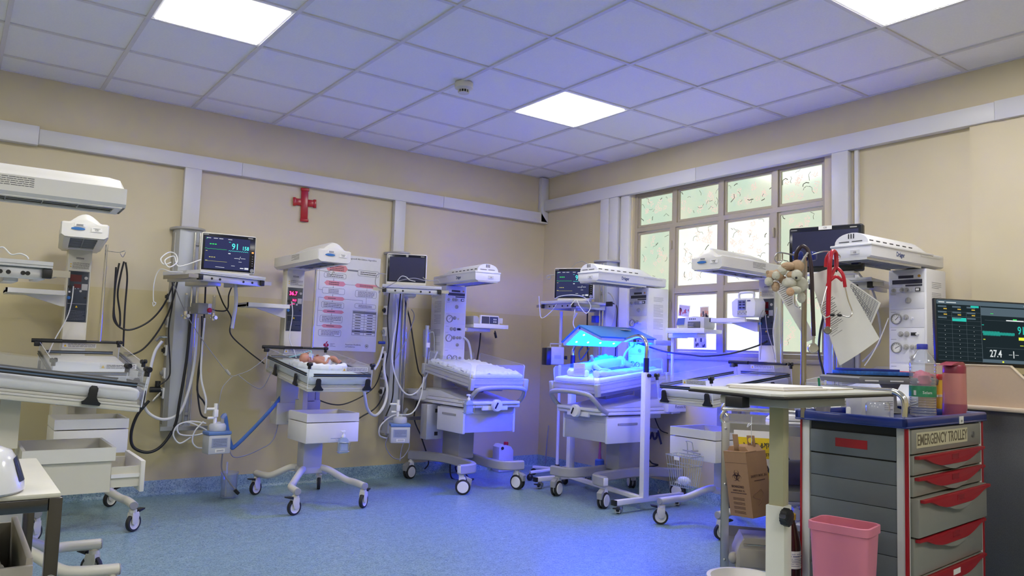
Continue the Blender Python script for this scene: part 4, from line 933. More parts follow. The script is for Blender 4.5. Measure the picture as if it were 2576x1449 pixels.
t = thing('infusion_pump', 'grey syringe pump with blue screen on the shelf before the window photographs', 'pump', (-.06, -1.925, 1.300), -PI/2, 'infusion pumps'); t.scale = (.84, .9, .92)
B().prism([(.02, .0), (.30, .0), (.31, .02), (.31, .095), (.20, .105), (.10, .095), (.01, .09), (.0, .035)], 1, -.17, -.03, .006).done('body', mat('pump_white', (.58, .58, .60), .4), t)
B().prism([(.0, .035), (.085, .038), (.095, .092), (.015, .09)], 1, -.178, -.1705, .002).done('screen', emis('pump_screen', (.05, .07, .35), .7), t)
B().box(.13, .27, -.176, -.1705, .005, .062, .003).done('cradle', mat('cradle_grey', (.12, .12, .15), .4), t); B().tube([(.15, -.181, .032), (.215, -.181, .032)], .018, 12).done('syringe', clearpl, t)
b = B()
for x in (.15, .17, .19, .21): b.lathe([(0, 0), (.006, 0), (.005, .003), (0, .003)], (x, -.17, .082), (0, -1, 0), 10)
b.done('key', ink, t)
# ventilator-like box on the warmer shelf before the window
t = thing('ventilator', 'white portable ventilator with carry handle and blue key panel before the window', 'ventilator', (-.07, -2.52, 1.384), -PI/2); t.scale = (.74, .72, .78)
B().prism([(-.085, .02), (-.07, 0), (.16, 0), (.175, .02), (.18, .13), (.155, .165), (-.045, .165), (-.09, .135)], 1, -.24, -.08, .008).done('body', mat('vent_white', (.72, .72, .76), .4), t)
B().tube([(-.05, -.17, .16), (-.055, -.17, .20), (-.03, -.17, .22), (.09, -.17, .22), (.115, -.17, .20), (.11, -.17, .16)], .012, 10, n=4).done('handle', white, t)
pn = B().box(-.015, .075, -.245, -.241, .06, .15, .002).done('key_panel', mat('vent_panel', (.20, .22, .42), .4), t)
b = B()
for x in (.0, .04):
    for z in (.13, .107, .08): b.box(x, x + .028, -.247, -.245, z - .007, z + .007)
b.done('display', mat('vent_display', (.03, .03, .12), .3), pn)
b = B()
for k in range(6): b.lathe([(0, 0), (.006, 0), (.005, .006), (0, .006)], (-.01 + k*.018, -.241, .03 + (k % 2)*.012), (0, -1, 0), 10)
b.done('port', midgrey, t)
B().box(-.02, .08, -.243, -.2405, .01, .055).done('lower_panel', grey, t); B().box(.09, .125, -.243, -.2405, .135, .147).done('name_plate', mat('vent_plate', (.1, .1, .2), .5), t)
# ---- drip stand with pump
t = thing('drip_stand', 'white drip stand with five-star base in the room corner', 'drip stand', (-.34, -.70, 0))
B().tube([(0, 0, .10), (0, 0, 1.455)], .014, 12).done('pole', white, t); B().lathe([(0, .06), (.03, .06), (.03, .10), (.018, .125), (0, .125)]).done('hub', black, t)
for k in range(5):
    a = k * 2 * PI / 5 + .5; q = Vector((math.cos(a), math.sin(a), 0)); lg_ = B().tube([q * .02 + Vector((0, 0, .085)), q * .27 + Vector((0, 0, .07))], .02, rect=(.03, .022)).done('leg', white, t)
    B().ell((q.x * .27, q.y * .27, .029), .029, 12, 8).tube([q * .27 + Vector((0, 0, .03)), q * .27 + Vector((0, 0, .06))], .008, 8).done('castor', black, lg_)
t = thing('infusion_pump', 'grey pump with black front and top handle, clamped on the drip stand', 'pump', tuple(far(1385, 917, 6.45)), -.3, 'infusion pumps')
B().box(-.01, .11, -.03, .08, 0, .15, .01).done('body', mat('pump_body', (.42, .42, .46), .4), t); B().box(-.055, -.011, -.04, .07, -.005, .14, .006).done('front', black, t)
B().box(.02, .08, -.032, -.0301, .05, .08).done('label_strip', midgrey, t); B().tube([(.0, .02, .148), (.0, .02, .175), (.1, .02, .175), (.1, .02, .148)], .005, 8).done('handle', grey, t); B().tube([(.11, .02, .06), (.145, .02, .06)], .01, 8).box(.14, .15, .0, .04, .045, .075).done('clamp_screw', black, t)

# ================================================================ PHOTOTHERAPY LAMP
t = LAMP = thing('phototherapy_lamp', 'blue phototherapy lamp on white rolling gantry over the baby bed by the corner', 'lamp', (-.55, -1.50, 0))
def Lp(x, y, z): return (x + .55, y + 1.50, z)
hood = mat('hood_blue', (.045, .20, .62), .35); glow = emis('blue_diffuser', (.0003, .018, 1), BLUE_PANEL, True)
x0, x1, yr = -.86, -.28, -1.53
far_, near_ = (-1.33, 1.180), (-1.785, 1.222); zr = 1.308
def wing(yA, zA, yB, zB, th, off=0):
    d = Vector((0, yB - yA, zB - zA)).normalized(); n_ = Vector((0, -d.z, d.y)); n_ = n_ if n_.z > 0 else -n_
    return [(yA - n_.y*off, zA - n_.z*off), (yB - n_.y*off, zB - n_.z*off), (yB - n_.y*(off+th), zB - n_.z*(off+th)), (yA - n_.y*(off+th), zA - n_.z*(off+th))]
b = B()
for yy, zz in (far_, near_):
    p = [(a + 1.50, c) for a, c in wing(yr, zr, yy, zz, .012)]
    b.prism(p, 0, x0 + .55, x1 + .55, .003)
hd = b.done('hood', hood, t)
b = B(); rim = mat('hood_rim', (.50, .55, .72), .35)
for yy, zz in (far_, near_): b.prism([(a + 1.50, c) for a, c in wing(yr, zr, yy, zz, .022, .0125)], 0, x0 + .56, x1 + .54, .003)
b.box(.24, .42, -.30, -.22, 1.175, 1.215, .006)
shell = b.done('under_shell', rim, t)
for (yy, zz), s_ in ((far_, 1), (near_, -1)):
    d = Vector((0, yy - yr, zz - zr)); q0 = Vector((0, yr, zr)) + d * .10; q1 = Vector((0, yr, zr)) + d * .94
    w_ = wing(q0.y, q0.z, q1.y, q1.z, .004, .036)
    B().prism([(a + 1.50, c) for a, c in w_], 0, x0 + .58, x1 + .52).done('diffuser', glow, t)
    b = B(); nn = Vector((0, w_[3][0] - w_[0][0], w_[3][1] - w_[0][1])).normalized()
    for u in (.12, .35, .6, .88):
        for v in (.25, .75):
            c = Vector((x0 + .58 + (x1 - x0 - .06) * u, w_[3][0] + (w_[2][0] - w_[3][0]) * v + 1.50, w_[3][1] + (w_[2][1] - w_[3][1]) * v)); b.lathe([(0, 0), (.008, 0), (.007, .003), (0, .003)], c, nn, 12)
    b.done('led_spot', emis('led_white', (.75, .9, 1), 7), shell)
B().box(.02, .18, -.06, .04, 1.215, 1.262, .01).done('fan_housing', mat('fan_blue', (.03, .12, .5), .4), t); B().box(.07, .10, -.045, -.02, 1.20, 1.216).done('sensor', white, t)
B().box(.06, .14, -.075, -.04, 1.2805, 1.284, .0).done('sticker', paper, t, xf=Matrix.Translation((.0, -.06, .003)) @ Matrix.Rotation(.0, 4, 'X'))
B().box(.0, .03, -.302, -.30, 1.19, 1.21).lathe([(0, 0), (.007, 0), (.006, .004), (0, .004)], (.05, -.30, 1.20), (0, -1, 0), 12).done('switch', black, t)
for px_, yy, ye, s_ in ((-.615, -2.0, -1.78, -1), (-.45, -1.0, -1.33, 1)):
    B().tube([Lp(px_, ye, 1.20 if s_ < 0 else 1.165), Lp(px_, yy - s_*.10, 1.232 if s_ < 0 else 1.18), Lp(px_, yy - s_*.04, 1.222 if s_ < 0 else 1.165), Lp(px_, yy, 1.17 if s_ < 0 else 1.12), Lp(px_, yy, 1.06)], .014, 14, n=6).done('arm_tube', chrome, t)
    B().tube([Lp(px_, yy, .965), Lp(px_, yy, 1.075)], .020, 16).done('grip_sleeve', mat('sleeve_navy', (.01, .012, .05), .5), t)
    po = B().box(px_ + .55 - .028, px_ + .55 + .028, yy + 1.5 - .022, yy + 1.5 + .022, .085, .972, .004).done('upright', white, t)
    B().box(px_ + .55 - .031, px_ + .55 - .0285, yy + 1.5 - .012, yy + 1.5 + .012, .64, .70).done('sticker', paper, po)
    B().lathe([(0, 0), (.014, 0), (.012, .02), (0, .02)], Lp(px_, yy - .022, .95), (0, -1, 0), 12).done('knob', black, po)
    fx0, fx1 = (-.895, -.215) if s_ < 0 else (-.80, -.20)
    f = B().box(fx0 + .55, fx1 + .55, yy + 1.5 - .02, yy + 1.5 + .02, .058, .092, .003).done('foot', white, t)
    for fx in (fx0, fx1):
        B().box(fx + .55 - .022 * (1 if fx == fx0 else 0), fx + .55 + .022 * (0 if fx == fx0 else 1), yy + 1.5 - .021, yy + 1.5 + .021, .057, .093, .003).done('end_cap', black, f)
    for fx in (fx0 + .04, fx1 - .04): caster(t, fx + .55, yy + 1.5, .024, face=.4, ztop=.058, housing=steel)
B().tube([Lp(-.615, -2.0, .075), Lp(-.45, -1.0, .075)], .02, rect=(.04, .034)).done('cross_beam', white, t)
B().tube([Lp(-.32, -1.70, 1.20), Lp(-.36, -1.74, 1.19), Lp(-.40, -1.76, 1.19)], .016, 10).done('cable_plug', ink, t)

# ================================================================ BABIES
def skin(name, joints, edges, m, parent, root=0, sub=2, loc=(0, 0, 0)):
    me = bpy.data.meshes.new(name); me.from_pydata([tuple(Vector(j[:3]) - Vector(loc)) for j in joints], edges, []); o = bpy.data.objects.new(name, me); C.objects.link(o)
    sm = o.modifiers.new('skin', 'SKIN'); sm.use_smooth_shade = True; sm.branch_smoothing = .6
    for i, j in enumerate(joints):
        v = me.skin_vertices[0].data[i]; v.radius = (j[3], j[4] if len(j) > 4 else j[3]); v.use_root = i == root
    s_ = o.modifiers.new('sub', 'SUBSURF'); s_.levels = sub; s_.render_levels = sub
    bpy.context.view_layer.update()
    nm = bpy.data.meshes.new_from_object(o.evaluated_get(bpy.context.evaluated_depsgraph_get())); bpy.data.objects.remove(o)
    nm.materials.clear(); nm.materials.append(m); nm.name = name; nm.shade_smooth()
    o = bpy.data.objects.new(name, nm); C.objects.link(o); o.parent = parent; return o
babyskin = mat('baby_skin', (.52, .25, .17), .5, amt=.12, scale=25)
def infant(label, P, m, diaper=True, fat=1):
    """P: dict of joints in the thing's local space (metres)"""
    t = thing('baby', label, 'person', P['loc'])
    J = []; E_ = []; idx = {}
    def add(n_, p, r, par=None):
        r = tuple(q * fat for q in r) if isinstance(r, tuple) else r * fat; J.append((*p, r) if not isinstance(r, tuple) else (*p, *r)); idx[n_] = len(J) - 1
        if par: E_.append((idx[par], idx[n_]))
    V = {k: Vector(v) for k, v in P.items() if k != 'loc'}
    add('hip', V['hip'], .038); add('chest', (V['hip'] + V['neck']) * .5 + Vector((0, 0, .006)), .042, 'hip'); add('sh', V['neck'].lerp(V['chest2'] if 'chest2' in V else V['hip'], .2), .034, 'chest'); add('neck', V['neck'], .020, 'sh')
    hv = (V['head'] - V['neck']); add('h1', V['neck'] + hv * .45, .034, 'neck'); add('h2', V['head'], .046, 'h1'); add('h3', V['head'] + hv.normalized() * .028, .040, 'h2'); add('h4', V['head'] + hv.normalized() * .045, .022, 'h3')
    for s_ in 'LR':
        a, e, w_ = V['shoulder' + s_], V['elbow' + s_], V['hand' + s_]
        add('s' + s_, a, .017, 'sh'); add('e' + s_, e, .0125, 's' + s_); add('w' + s_, e.lerp(w_, .85), .009, 'e' + s_); add('p' + s_, w_, .0105, 'w' + s_)
        d = (w_ - e).normalized(); sd = d.cross(Vector((0, 0, 1))); sd = sd.normalized() if sd.length > .1 else Vector((1, 0, 0)); up = sd.cross(d)
        for k, L in zip((-1.5, -.5, .5, 1.5), (.012, .015, .016, .013)):
            f1 = w_ + d * .008 + sd * k * .0045; add('f%s%g' % (s_, k), f1 + d * L * .6, .0028, 'p' + s_); add('g%s%g' % (s_, k), f1 + d * L * .9 - up * .005, .0023, 'f%s%g' % (s_, k))
        add('t' + s_, w_ + sd * .010 + d * .004, .003, 'p' + s_); add('u' + s_, w_ + sd * .012 + d * .012, .0024, 't' + s_)
        k_, f = V['knee' + s_], V['foot' + s_]; hs = V['hip'] + (V['hipo' + s_] if 'hipo' + s_ in V else Vector((0, 0, 0)))
        add('q' + s_, V['hip'].lerp(k_, .3), .026, 'hip'); add('k' + s_, k_, .019, 'q' + s_); add('c' + s_, k_.lerp(f, .5), .017, 'k' + s_); add('a' + s_, f, .0115, 'c' + s_)
        fd = V['toe' + s_] - f; add('b' + s_, f + fd * .6, (.012, .008), 'a' + s_); add('o' + s_, f + fd, (.010, .006), 'b' + s_)
    skin('body', J, E_, m, t)
    hd_ = V['head']; ax = hv.normalized(); fr = V['face'].normalized(); sd = ax.cross(fr).normalized()
    b = B(); b.ell(hd_ + fr * .045 + ax * -.004, (.0065, .0065, .006), 10, 8); b.ell(hd_ + fr * .040 - ax * .02, (.009, .009, .005), 10, 8)
    for s_ in (-1, 1): b.ell(hd_ + sd * s_ * .044 - ax * .004, (.006, .007, .012), 10, 8)
    b.done('face_feature', m, t)
    b = B()
    for s_ in (-1, 1): b.ell(hd_ + fr * .040 + sd * s_ * .016 + ax * .004, (.007, .004, .003), 8, 6)
    b.done('closed_eyelid', mat('eyelid', (.22, .09, .07), .6), t)
    if diaper: B().ell(V['hip'] + Vector((0, 0, .003)), (.044, .043, .046), 18, 12).done('diaper', linen, t)
    return t
def rel(c, **k): return {n_: tuple(Vector(v) - Vector(c)) for n_, v in k.items()}
c0 = Vector((-2.52, -.66, .945))
P = rel(c0, hip=(-2.475, -.635, .975), neck=(-2.585, -.64, .985), head=(-2.632, -.645, .994), shoulderL=(-2.565, -.665, .99), elbowL=(-2.505, -.715, .962), handL=(-2.485, -.695, .992), shoulderR=(-2.565, -.60, .99), elbowR=(-2.53, -.585, 1.0), handR=(-2.535, -.615, 1.015),
        kneeL=(-2.435, -.67, 1.01), footL=(-2.40, -.69, .968), toeL=(-2.385, -.70, .985), kneeR=(-2.43, -.60, 1.005), footR=(-2.385, -.63, .972), toeR=(-2.37, -.64, .990))
P['face'] = (.25, -.1, 1); P['loc'] = tuple(c0)
BC = infant('bare newborn in white diaper with clear mask, lying on the leftmost made-up bed', P, babyskin)
B().lathe([(.0, .0), (.02, .002), (.024, .014), (.028, .03), (.026, .032), (.02, .016), (0, .008)], Vector((-2.600, -.66, 1.035)) - c0, (-.3, .1, -1), 16).done('oxygen_mask', glassy('mask_clear', (.75, .85, 1), .6), BC)
B().tube([Vector(p) - c0 for p in ((-2.598, -.66, 1.036), (-2.60, -.63, 1.05), (-2.66, -.60, 1.02), (-2.72, -.55, 1.0))], .004, 8, n=4).done('mask_hose', mat('hose_teal', (.3, .6, .65), .4), BC)
B().tube([Vector(p) - c0 for p in ((-2.604, -.694, .985), (-2.606, -.668, 1.035), (-2.604, -.625, 1.035), (-2.604, -.60, .99))], .003, 6, n=3).done('mask_strap', cream, BC)
# blanket rolls under the baby
def roll(name, label, pts, r, m, cat='cloth', wob=.15, grp=None, flat=1):
    pts = spline([Vector(p) for p in pts], 8); c = pts[0].copy(); b = B(); N = len(pts); rings = []
    for i, p in enumerate(pts):
        tt = (pts[min(i+1, N-1)] - pts[max(i-1, 0)]).normalized(); a = tt.cross(Vector((0, 0, 1))).normalized(); u = a.cross(tt)
        rr = r * (1 + wob * math.sin(i * 1.7) + random.uniform(-.05, .05)) * (.55 if i in (0, N-1) else 1)
        rings.append([b.bm.verts.new(p - c + (a * math.cos(k*PI/8) + u * math.sin(k*PI/8) * flat) * rr * (1 + random.uniform(-.05, .05))) for k in range(16)])
    for A_, D_ in zip(rings, rings[1:]):
        for k in range(16): b.bm.faces.new((A_[k], A_[(k+1) % 16], D_[(k+1) % 16], D_[k]))
    b.bm.faces.new(rings[0][::-1]); b.bm.faces.new(rings[-1])
    o = b.done(name, m); o.location = c; tag(o, label, cat, grp); return o
roll('rolled_cloth', 'white rolled cloth nest around the newborn on the made-up bed', [(-2.70, -.60, .957), (-2.69, -.70, .947), (-2.62, -.775, .940), (-2.52, -.80, .936), (-2.43, -.79, .936), (-2.385, -.74, .942)], .026, linen, 'cloth')
roll('folded_cloth', 'flat white cloth under the head of the newborn', [(-2.72, -.56, .957), (-2.62, -.60, .953), (-2.50, -.60, .950), (-2.42, -.60, .950)], .035, linen, 'cloth', flat=.45)
# printed motif on the sheet
b = B()
for k in range(70):
    a, r = random.uniform(0, 2*PI), random.uniform(.0, .03); x, z = -2.455 + r*1.5*math.cos(a), .848 + r*.6*math.sin(a); q = random.uniform(.0012, .0028); b.box(x - q, x + q, -1.1, -1.0985, z - q, z + q)
b.done('sheet_motif', mat('motif_dark', (.12, .16, .16), .8), WC, xf=Matrix.Translation((2.58, 0, 0)))
c1 = Vector((-.5, -1.44, .93)); Y_ = -1.44
def q_(x, y, dy=0, dz=0): v = at(x, y, 1, Y_ + dy); return (v.x, v.y, v.z + dz)
P = rel(c1, hip=q_(1561, 911), neck=q_(1487, 921), head=q_(1462, 929), shoulderL=q_(1495, 921, -.05), elbowL=q_(1512, 931, -.07), handL=q_(1530, 930, -.08), shoulderR=q_(1495, 918, .05), elbowR=q_(1490, 905, .06), handR=q_(1489, 897, .03),
        kneeL=q_(1585, 918, -.05), footL=q_(1608, 924, -.05), toeL=q_(1618, 922, -.05), kneeR=q_(1583, 915, .04), footR=q_(1606, 921, .04), toeR=q_(1616, 918, .04))
P['face'] = (-.3, -.4, 1); P['loc'] = tuple(c1)
BF = infant('newborn lying under blue phototherapy light, dark eye shield on', P, mat('baby_skin_pale', (.60, .40, .32), .5, amt=.1, scale=25), fat=1.28)
hd_ = Vector(P['head']); B().ell(hd_ + Vector((-.012, -.018, .032)), (.018, .035, .014), 14, 8).done('eye_shield', mat('shield_navy', (.02, .03, .12), .7), BF)
hh_ = Vector(P['handR']); 
roll('rolled_cloth', 'teal folded cloth behind the newborn under the blue lamp', [(-.60, -1.37, .985), (-.50, -1.35, 1.02), (-.40, -1.34, 1.05), (-.30, -1.35, 1.03)], .040, mat('teal_cloth', (.15, .45, .45), .8), 'cloth')
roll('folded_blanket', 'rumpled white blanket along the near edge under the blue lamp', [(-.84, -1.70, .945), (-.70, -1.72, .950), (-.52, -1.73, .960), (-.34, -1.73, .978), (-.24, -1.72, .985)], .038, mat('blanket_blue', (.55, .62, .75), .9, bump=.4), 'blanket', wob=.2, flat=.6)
roll('rolled_cloth', 'white roll of cloth across the head end of the blue-lit bed', [(-.80, -1.38, .945), (-.83, -1.48, .942), (-.82, -1.60, .942)], .028, linen, 'cloth')
t = thing('paper_card', 'white name card leaning on the end panel of the blue-lit bed', 'card', tuple(Vector((-.905, -1.56, .935))), -PI/2)
B().box(-.02, .105, -.001, .001, .0, .085).done('card', paper, t); b = B(); printlines(b, -.01, .095, .08, .01, 6, -.0012, th=.0014); b.done('small_print', greyink, t)
# fluffy pad on the corner table
b = B(); NX, NY = 30, 36; grid = []
for i in range(NX + 1):
    row = []
    for j in range(NY + 1):
        u, v = i / NX, j / NY; x = -.235 + .47 * u; yy = -.34 + .67 * v
        z = .101 + .006 * math.sin(i * 1.9 + math.sin(j * .7)) * math.sin(j * 1.3) + random.uniform(0, .004); ed = i in (0, NX) or j in (0, NY)
        if ed: z = .085 + random.uniform(-.012, .01); x *= 1.0 + random.uniform(0, .02)
        row.append(b.bm.verts.new((x, yy, z)))
    grid.append(row)
for i in range(NX):
    for j in range(NY): b.bm.faces.new((grid[i][j], grid[i+1][j], grid[i+1][j+1], grid[i][j+1]))
bx_ = Matrix.Translation((0, -.65, .866)) @ Matrix.Rotation(math.radians(7.3), 4, 'X')
o = b.done('bed_pad', linen, None, xf=bx_); o.location = (-1.21, 0, 0); tag(o, 'crinkled white absorbent pad on the table left of the room corner', 'pad')
# wire basket on the window warmer's drawer
t = thing('wire_basket', 'chrome wire basket hanging from the drawer of the window warmer', 'basket', tuple(at(1722, 1170, 0, -.93)), -PI/2)
def wb_(z, s): return [(-.10*s, -.06*s, z), (.10*s, -.06*s, z), (.10*s, .06*s, z), (-.10*s, .06*s, z)]
fr = B(); fr.tube(wb_(.06, 1.0), .003, 6, closed=True); fr.tube(wb_(.0, .93), .002, 6, closed=True); fr.tube(wb_(-.13, .72), .0025, 6, closed=True); fr.done('rim_wire', chrome, t)
A_, D_ = wb_(.06, 1.0), wb_(-.13, .72); fr = B()
for k in range(4):
    for i in range(9 if k % 2 == 0 else 5):
        f = i / (9 if k % 2 == 0 else 5); p, q = Vector(A_[k]).lerp(Vector(A_[(k+1) % 4]), f), Vector(D_[k]).lerp(Vector(D_[(k+1) % 4]), f); fr.tube([p, q], .0013, 5)
for i in range(8): fr.tube([(-.072 + i*.0205, -.043, -.13), (-.072 + i*.0205, .043, -.13)], .0013, 5)
o = fr.done('grid_wire', chrome, t); o['kind'] = 'stuff'
B().tube([(-.02, .05, .06), (-.02, .045, .13), (-.018, .03, .145), (.02, .03, .145), (.022, .045, .13), (.03, .05, .06)], .003, 6, n=3).done('hook', steel, t); B().box(-.02, .02, -.075, -.072, .035, .055).done('tag', paper, t)
b = B(); b.ell((0, 0, -.095), (.05, .03, .025), 12, 8); b.done('packet', milky, t)
t = thing('drawer_handle', 'chrome bar handle on the drawer of the window warmer', 'handle', tuple(at(1740, 1135, 0, -.912)), -PI/2); B().tube([(-.07, 0, 0), (.07, -.005, -.01)], .004, 8).box(-.01, .01, -.0, .05, -.006, .004).done('bar', steel, t)
# hand gel bottles
def gel(label, p, rz, holder=True):
    t = thing('gel_bottle', label, 'bottle', tuple(p), rz, 'hand gel pump bottles')
    B().prism([(-.030, .0), (.030, .0), (.032, .01), (.032, .085), (.020, .10), (.009, .105), (-.009, .105), (-.020, .10), (-.032, .085), (-.032, .01)], 1, -.018, .018, .004).done('bottle', glassy('gel_plastic', (.62, .72, .80), .6), t)
    B().lathe([(0, .105), (.012, .105), (.012, .12), (.005, .122), (.004, .14), (0, .14)]).box(-.02, .012, -.006, .006, .138, .148, .002).done('pump_head', white, t)
    B().box(-.022, .022, -.0195, -.0185, .02, .07).done('label', mat('gel_label', (.30, .36, .44), .5), t)
    if holder: B().tube([(-.045, .018, .09), (-.04, -.022, .07), (.045, -.022, .07), (.04, .018, .07)], .002, 6).tube([(-.038, .02, .012), (-.036, -.022, .012), (.036, -.022, .012), (.038, .02, .012)], .002, 6).tube([(-.04, -.022, .07), (-.036, -.022, .012)], .002, 6).tube([(.044, -.022, .07), (.036, -.022, .012)], .002, 6).tube([(-.09, .0, .10), (.01, .0, .10)], .003, 6).done('wire_holder', chrome, t)
    return t
gel('hand gel pump bottle in a wire holder on the drawer below the newborn', at(862, 1140, 1, -1.075), 0)
gel('hand gel pump bottle hooked at the front corner of the fluffy pad table', at(1178, 1042, 1, -1.03), 0)
# suction bottle tube on the fluffy-pad table
t = thing('suction_bottle', 'tall clear suction cylinder wrapped in plastic at the left of the fluffy pad table', 'bottle', (-1.43, -.25, 0))
B().tube([(0, 0, .75), (0, 0, 1.27)], .014, 12).done('pole', alu, t); B().tube([(.005, 0, 1.02), (0, 0, 1.25)], .034, 16).done('cylinder', clearpl, t); B().tube([(0, 0, 1.25), (0, 0, 1.285)], .018, 12).done('neck', milky, t); B().tube([(.03, .02, 1.22), (.07, .02, 1.23), (.085, .02, 1.16), (.09, .02, 1.05)], .006, 8, n=4).done('spout', milky, t); B().box(-.02, .012, -.036, -.0345, 1.10, 1.14).done('paper_label', paper, t)
t = thing('rail_box', 'grey ribbed connector box hanging under the fluffy pad table', 'box', (-1.44, -.42, .36), 0)
B().box(-.08, .07, -.04, .06, 0, .28, .004).done('housing', alu, t)
for z in (.03, .215): B().box(-.005, .025, -.043, -.0405, z, z + .03).done('socket', black, t)
# white jar of blue liquid by the corner
t = thing('humid_jar', 'small blue jar with tube on the floor behind the blue-lit table', 'jar', (-.12, -1.0, .0))
B().lathe([(0, .07), (.038, .07), (.04, .08), (.04, .19), (.03, .2), (0, .2)]).lathe([(0, 0), (.03, 0), (.03, .07), (0, .07)]).done('cup', mat('jar_blue', (.05, .12, .5), .3), t); B().tube([(0, 0, .2), (0, 0, .26), (.005, 0, .42)], [.016, .01, .008], 8).done('stem', mat('stem_red', (.4, .1, .25), .4), t)
# ================================================================ CABLES AND HOSES
def cable(name, label, pts, r, m, cat='cable', grp=None, n=8):
    P_ = [Vector(p) for p in pts]; c = P_[0].copy(); o = B().tube([p - c for p in P_], r, 8, n=n).done(name, m); o.location = c; return tag(o, label, cat, grp)
def W1(pts, y): return [at(p[0], p[1], 1, p[2] if len(p) > 2 else y) for p in pts]
def W2(pts, x): return [at(p[0], p[1], 0, p[2] if len(p) > 2 else x) for p in pts]
cable('power_cable', 'black cable looping from the hook pole up to the left column shelf', W1([(292, 672), (287, 760), (288, 808), (320, 830), (370, 812), (410, 770), (440, 705)], -.20), .006, blackcable)
cable('power_cable', 'black cable hanging in a narrow loop at the chrome hook pole', W1([(300, 662), (290, 720), (287, 790), (300, 822), (302, 790), (296, 740), (304, 690), (312, 658)], -.17), .006, blackcable)
cable('power_cable', 'black cable dropping straight down from the hook, right of the pole', W1([(316, 660), (320, 700), (314, 780), (310, 872)], -.17), .006, blackcable)
cable('power_cable', 'black cable sweeping down left behind the bed from the left column', W1([(448, 700), (430, 770), (400, 830), (360, 878), (320, 896)], -.14), .006, blackcable)
cable('power_cable', 'black cable running down the edge of the left service column', W1([(433, 702), (434, 760), (424, 830), (428, 920), (424, 950), (402, 968)], -.19), .005, blackcable)
cable('gas_hose', 'white hose curving from the upper gas probe behind the warmer to the column', W1([(408, 858), (388, 890), (372, 960), (362, 1010), (375, 1040), (412, 1055), (450, 1040), (472, 990), (486, 930), (492, 880), (497, 800)], -.24), .010, whitecable, 'hose')
cable('gas_hose', 'thick black hose hanging in a wide U loop below the left column', W1([(375, 1008), (345, 1045), (330, 1090), (336, 1125), (372, 1138), (408, 1120), (440, 1070), (452, 1010), (470, 900), (480, 790)], -.26), .010, blackcable, 'hose')
cable('gas_hose', 'black hose running down the front of the left column to the humidifier', W1([(508, 795), (506, 880), (498, 940), (497, 985), (505, 1040), (520, 1052)], -.30), .006, blackcable, 'hose')
cable('gas_hose', 'black hose beside the white one from the gas mixer to the humidifier', W1([(518, 700), (514, 790), (506, 900), (496, 980), (512, 1010), (522, 1030)], -.30), .006, blackcable, 'hose')
cable('gas_hose', 'white hose from the gas mixer down to the left humidifier', W1([(515, 800), (508, 880), (506, 950), (518, 1005), (516, 1040)], -.32), .007, whitecable, 'hose')
cable('cord_coil', 'white cord coiled loosely left of the left humidifier', W1([(518, 1065), (480, 1060), (448, 1070), (452, 1092), (490, 1095), (520, 1085), (500, 1072), (470, 1062), (445, 1072), (436, 1095), (452, 1115), (480, 1100)], -.34), .005, whitecable)
cable('power_cable', 'white cord from the coil to the side of the left humidifier', W1([(512, 1060), (490, 1085), (484, 1110), (495, 1125), (515, 1127)], -.36), .005, whitecable)
cable('sensor_cable', 'thin grey cable falling from the left tray shelf towards the hose clip', W1([(428, 690), (455, 760), (480, 810), (520, 870), (570, 935), (585, 946), (600, 942), (630, 930), (672, 898)], -.35), .003, greycable)
cable('sensor_cable', 'thin grey cable loop between the left humidifier and the newborn bed', W1([(585, 946), (560, 975), (552, 1010), (545, 1042), (538, 1045)], -.38), .003, greycable)
cable('sensor_cable', 'thin pale cable sagging from the clip to the newborn bed corner', W1([(600, 944), (635, 970), (660, 975)], -.40) + [Vector((-2.805, -.46, .895)), Vector((-2.79, -.45, .90))], .003, greycable)
cable('clip', 'small grey inline connector hanging on the sensor cable left of the newborn', W1([(568, 930), (578, 942)], -.36), .010, grey, 'connector', n=2)
cable('breathing_hose', 'blue corrugated hose running up from the left humidifier behind the newborn bed', W1([(558, 1052, -.42), (566, 1045, -.42), (572, 1080, -.43), (582, 1122, -.43), (592, 1122, -.42), (640, 1075, -.35), (690, 1020, -.30), (722, 975, -.25)], 0), .013, mat('hose_blue', (.06, .16, .48), .4, bump=.8, scale=60), 'hose')
cable('power_cable', 'dark cable with plug hanging over the floor jar below the left humidifier', W1([(560, 1140), (558, 1180), (575, 1210), (598, 1238)], -.38), .005, greycable)
cable('plug', 'small black plug at the end of the cable over the floor jar', W1([(590, 1232), (600, 1242)], -.38), .012, black, 'plug', n=2)
cable('power_cable', 'dark cable from the humidifier across the wall to the newborn warmer foot', W1([(572, 1090), (580, 1140), (600, 1150), (650, 1132), (690, 1100), (712, 1000)], -.22), .004, greycable)
cable('power_cable', 'dark cable arching under the newborn bed towards the second column', W1([(755, 985, -.16), (830, 1016, -.14), (880, 1012, -.12), (940, 975, -.10), (962, 920, -.10)], 0), .005, blackcable)
cable('power_cable', 'black cable snaking from the left tray shelf down to the newborn warmer', W1([(540, 705), (560, 760), (582, 800), (580, 840), (620, 880), (665, 915)], -.16), .005, blackcable)
cable('power_cable', 'short dark cable looping under the right of the left tray shelf', W1([(590, 708), (576, 740), (572, 778), (548, 782), (535, 778)], -.20), .005, blackcable)
cable('plastic_sleeve', 'long crumpled clear plastic sleeve hanging below the left tray shelf', W1([(592, 712), (594, 760), (588, 800), (584, 826)], -.45), .013, milky, 'sleeve')
cable('cord_coil', 'grey cord coil bunched on the left end of the left tray shelf', [far(x, y, d) for x, y, d in ((430, 660, 4.95), (412, 665, 4.9), (405, 650, 4.95), (425, 635, 5.0), (442, 640, 5.0), (445, 660, 4.95), (425, 672, 4.9), (415, 655, 4.9), (438, 645, 4.95), (450, 670, 4.95), (500, 655, 5.0), (505, 655, 5.05))], .004, whitecable)
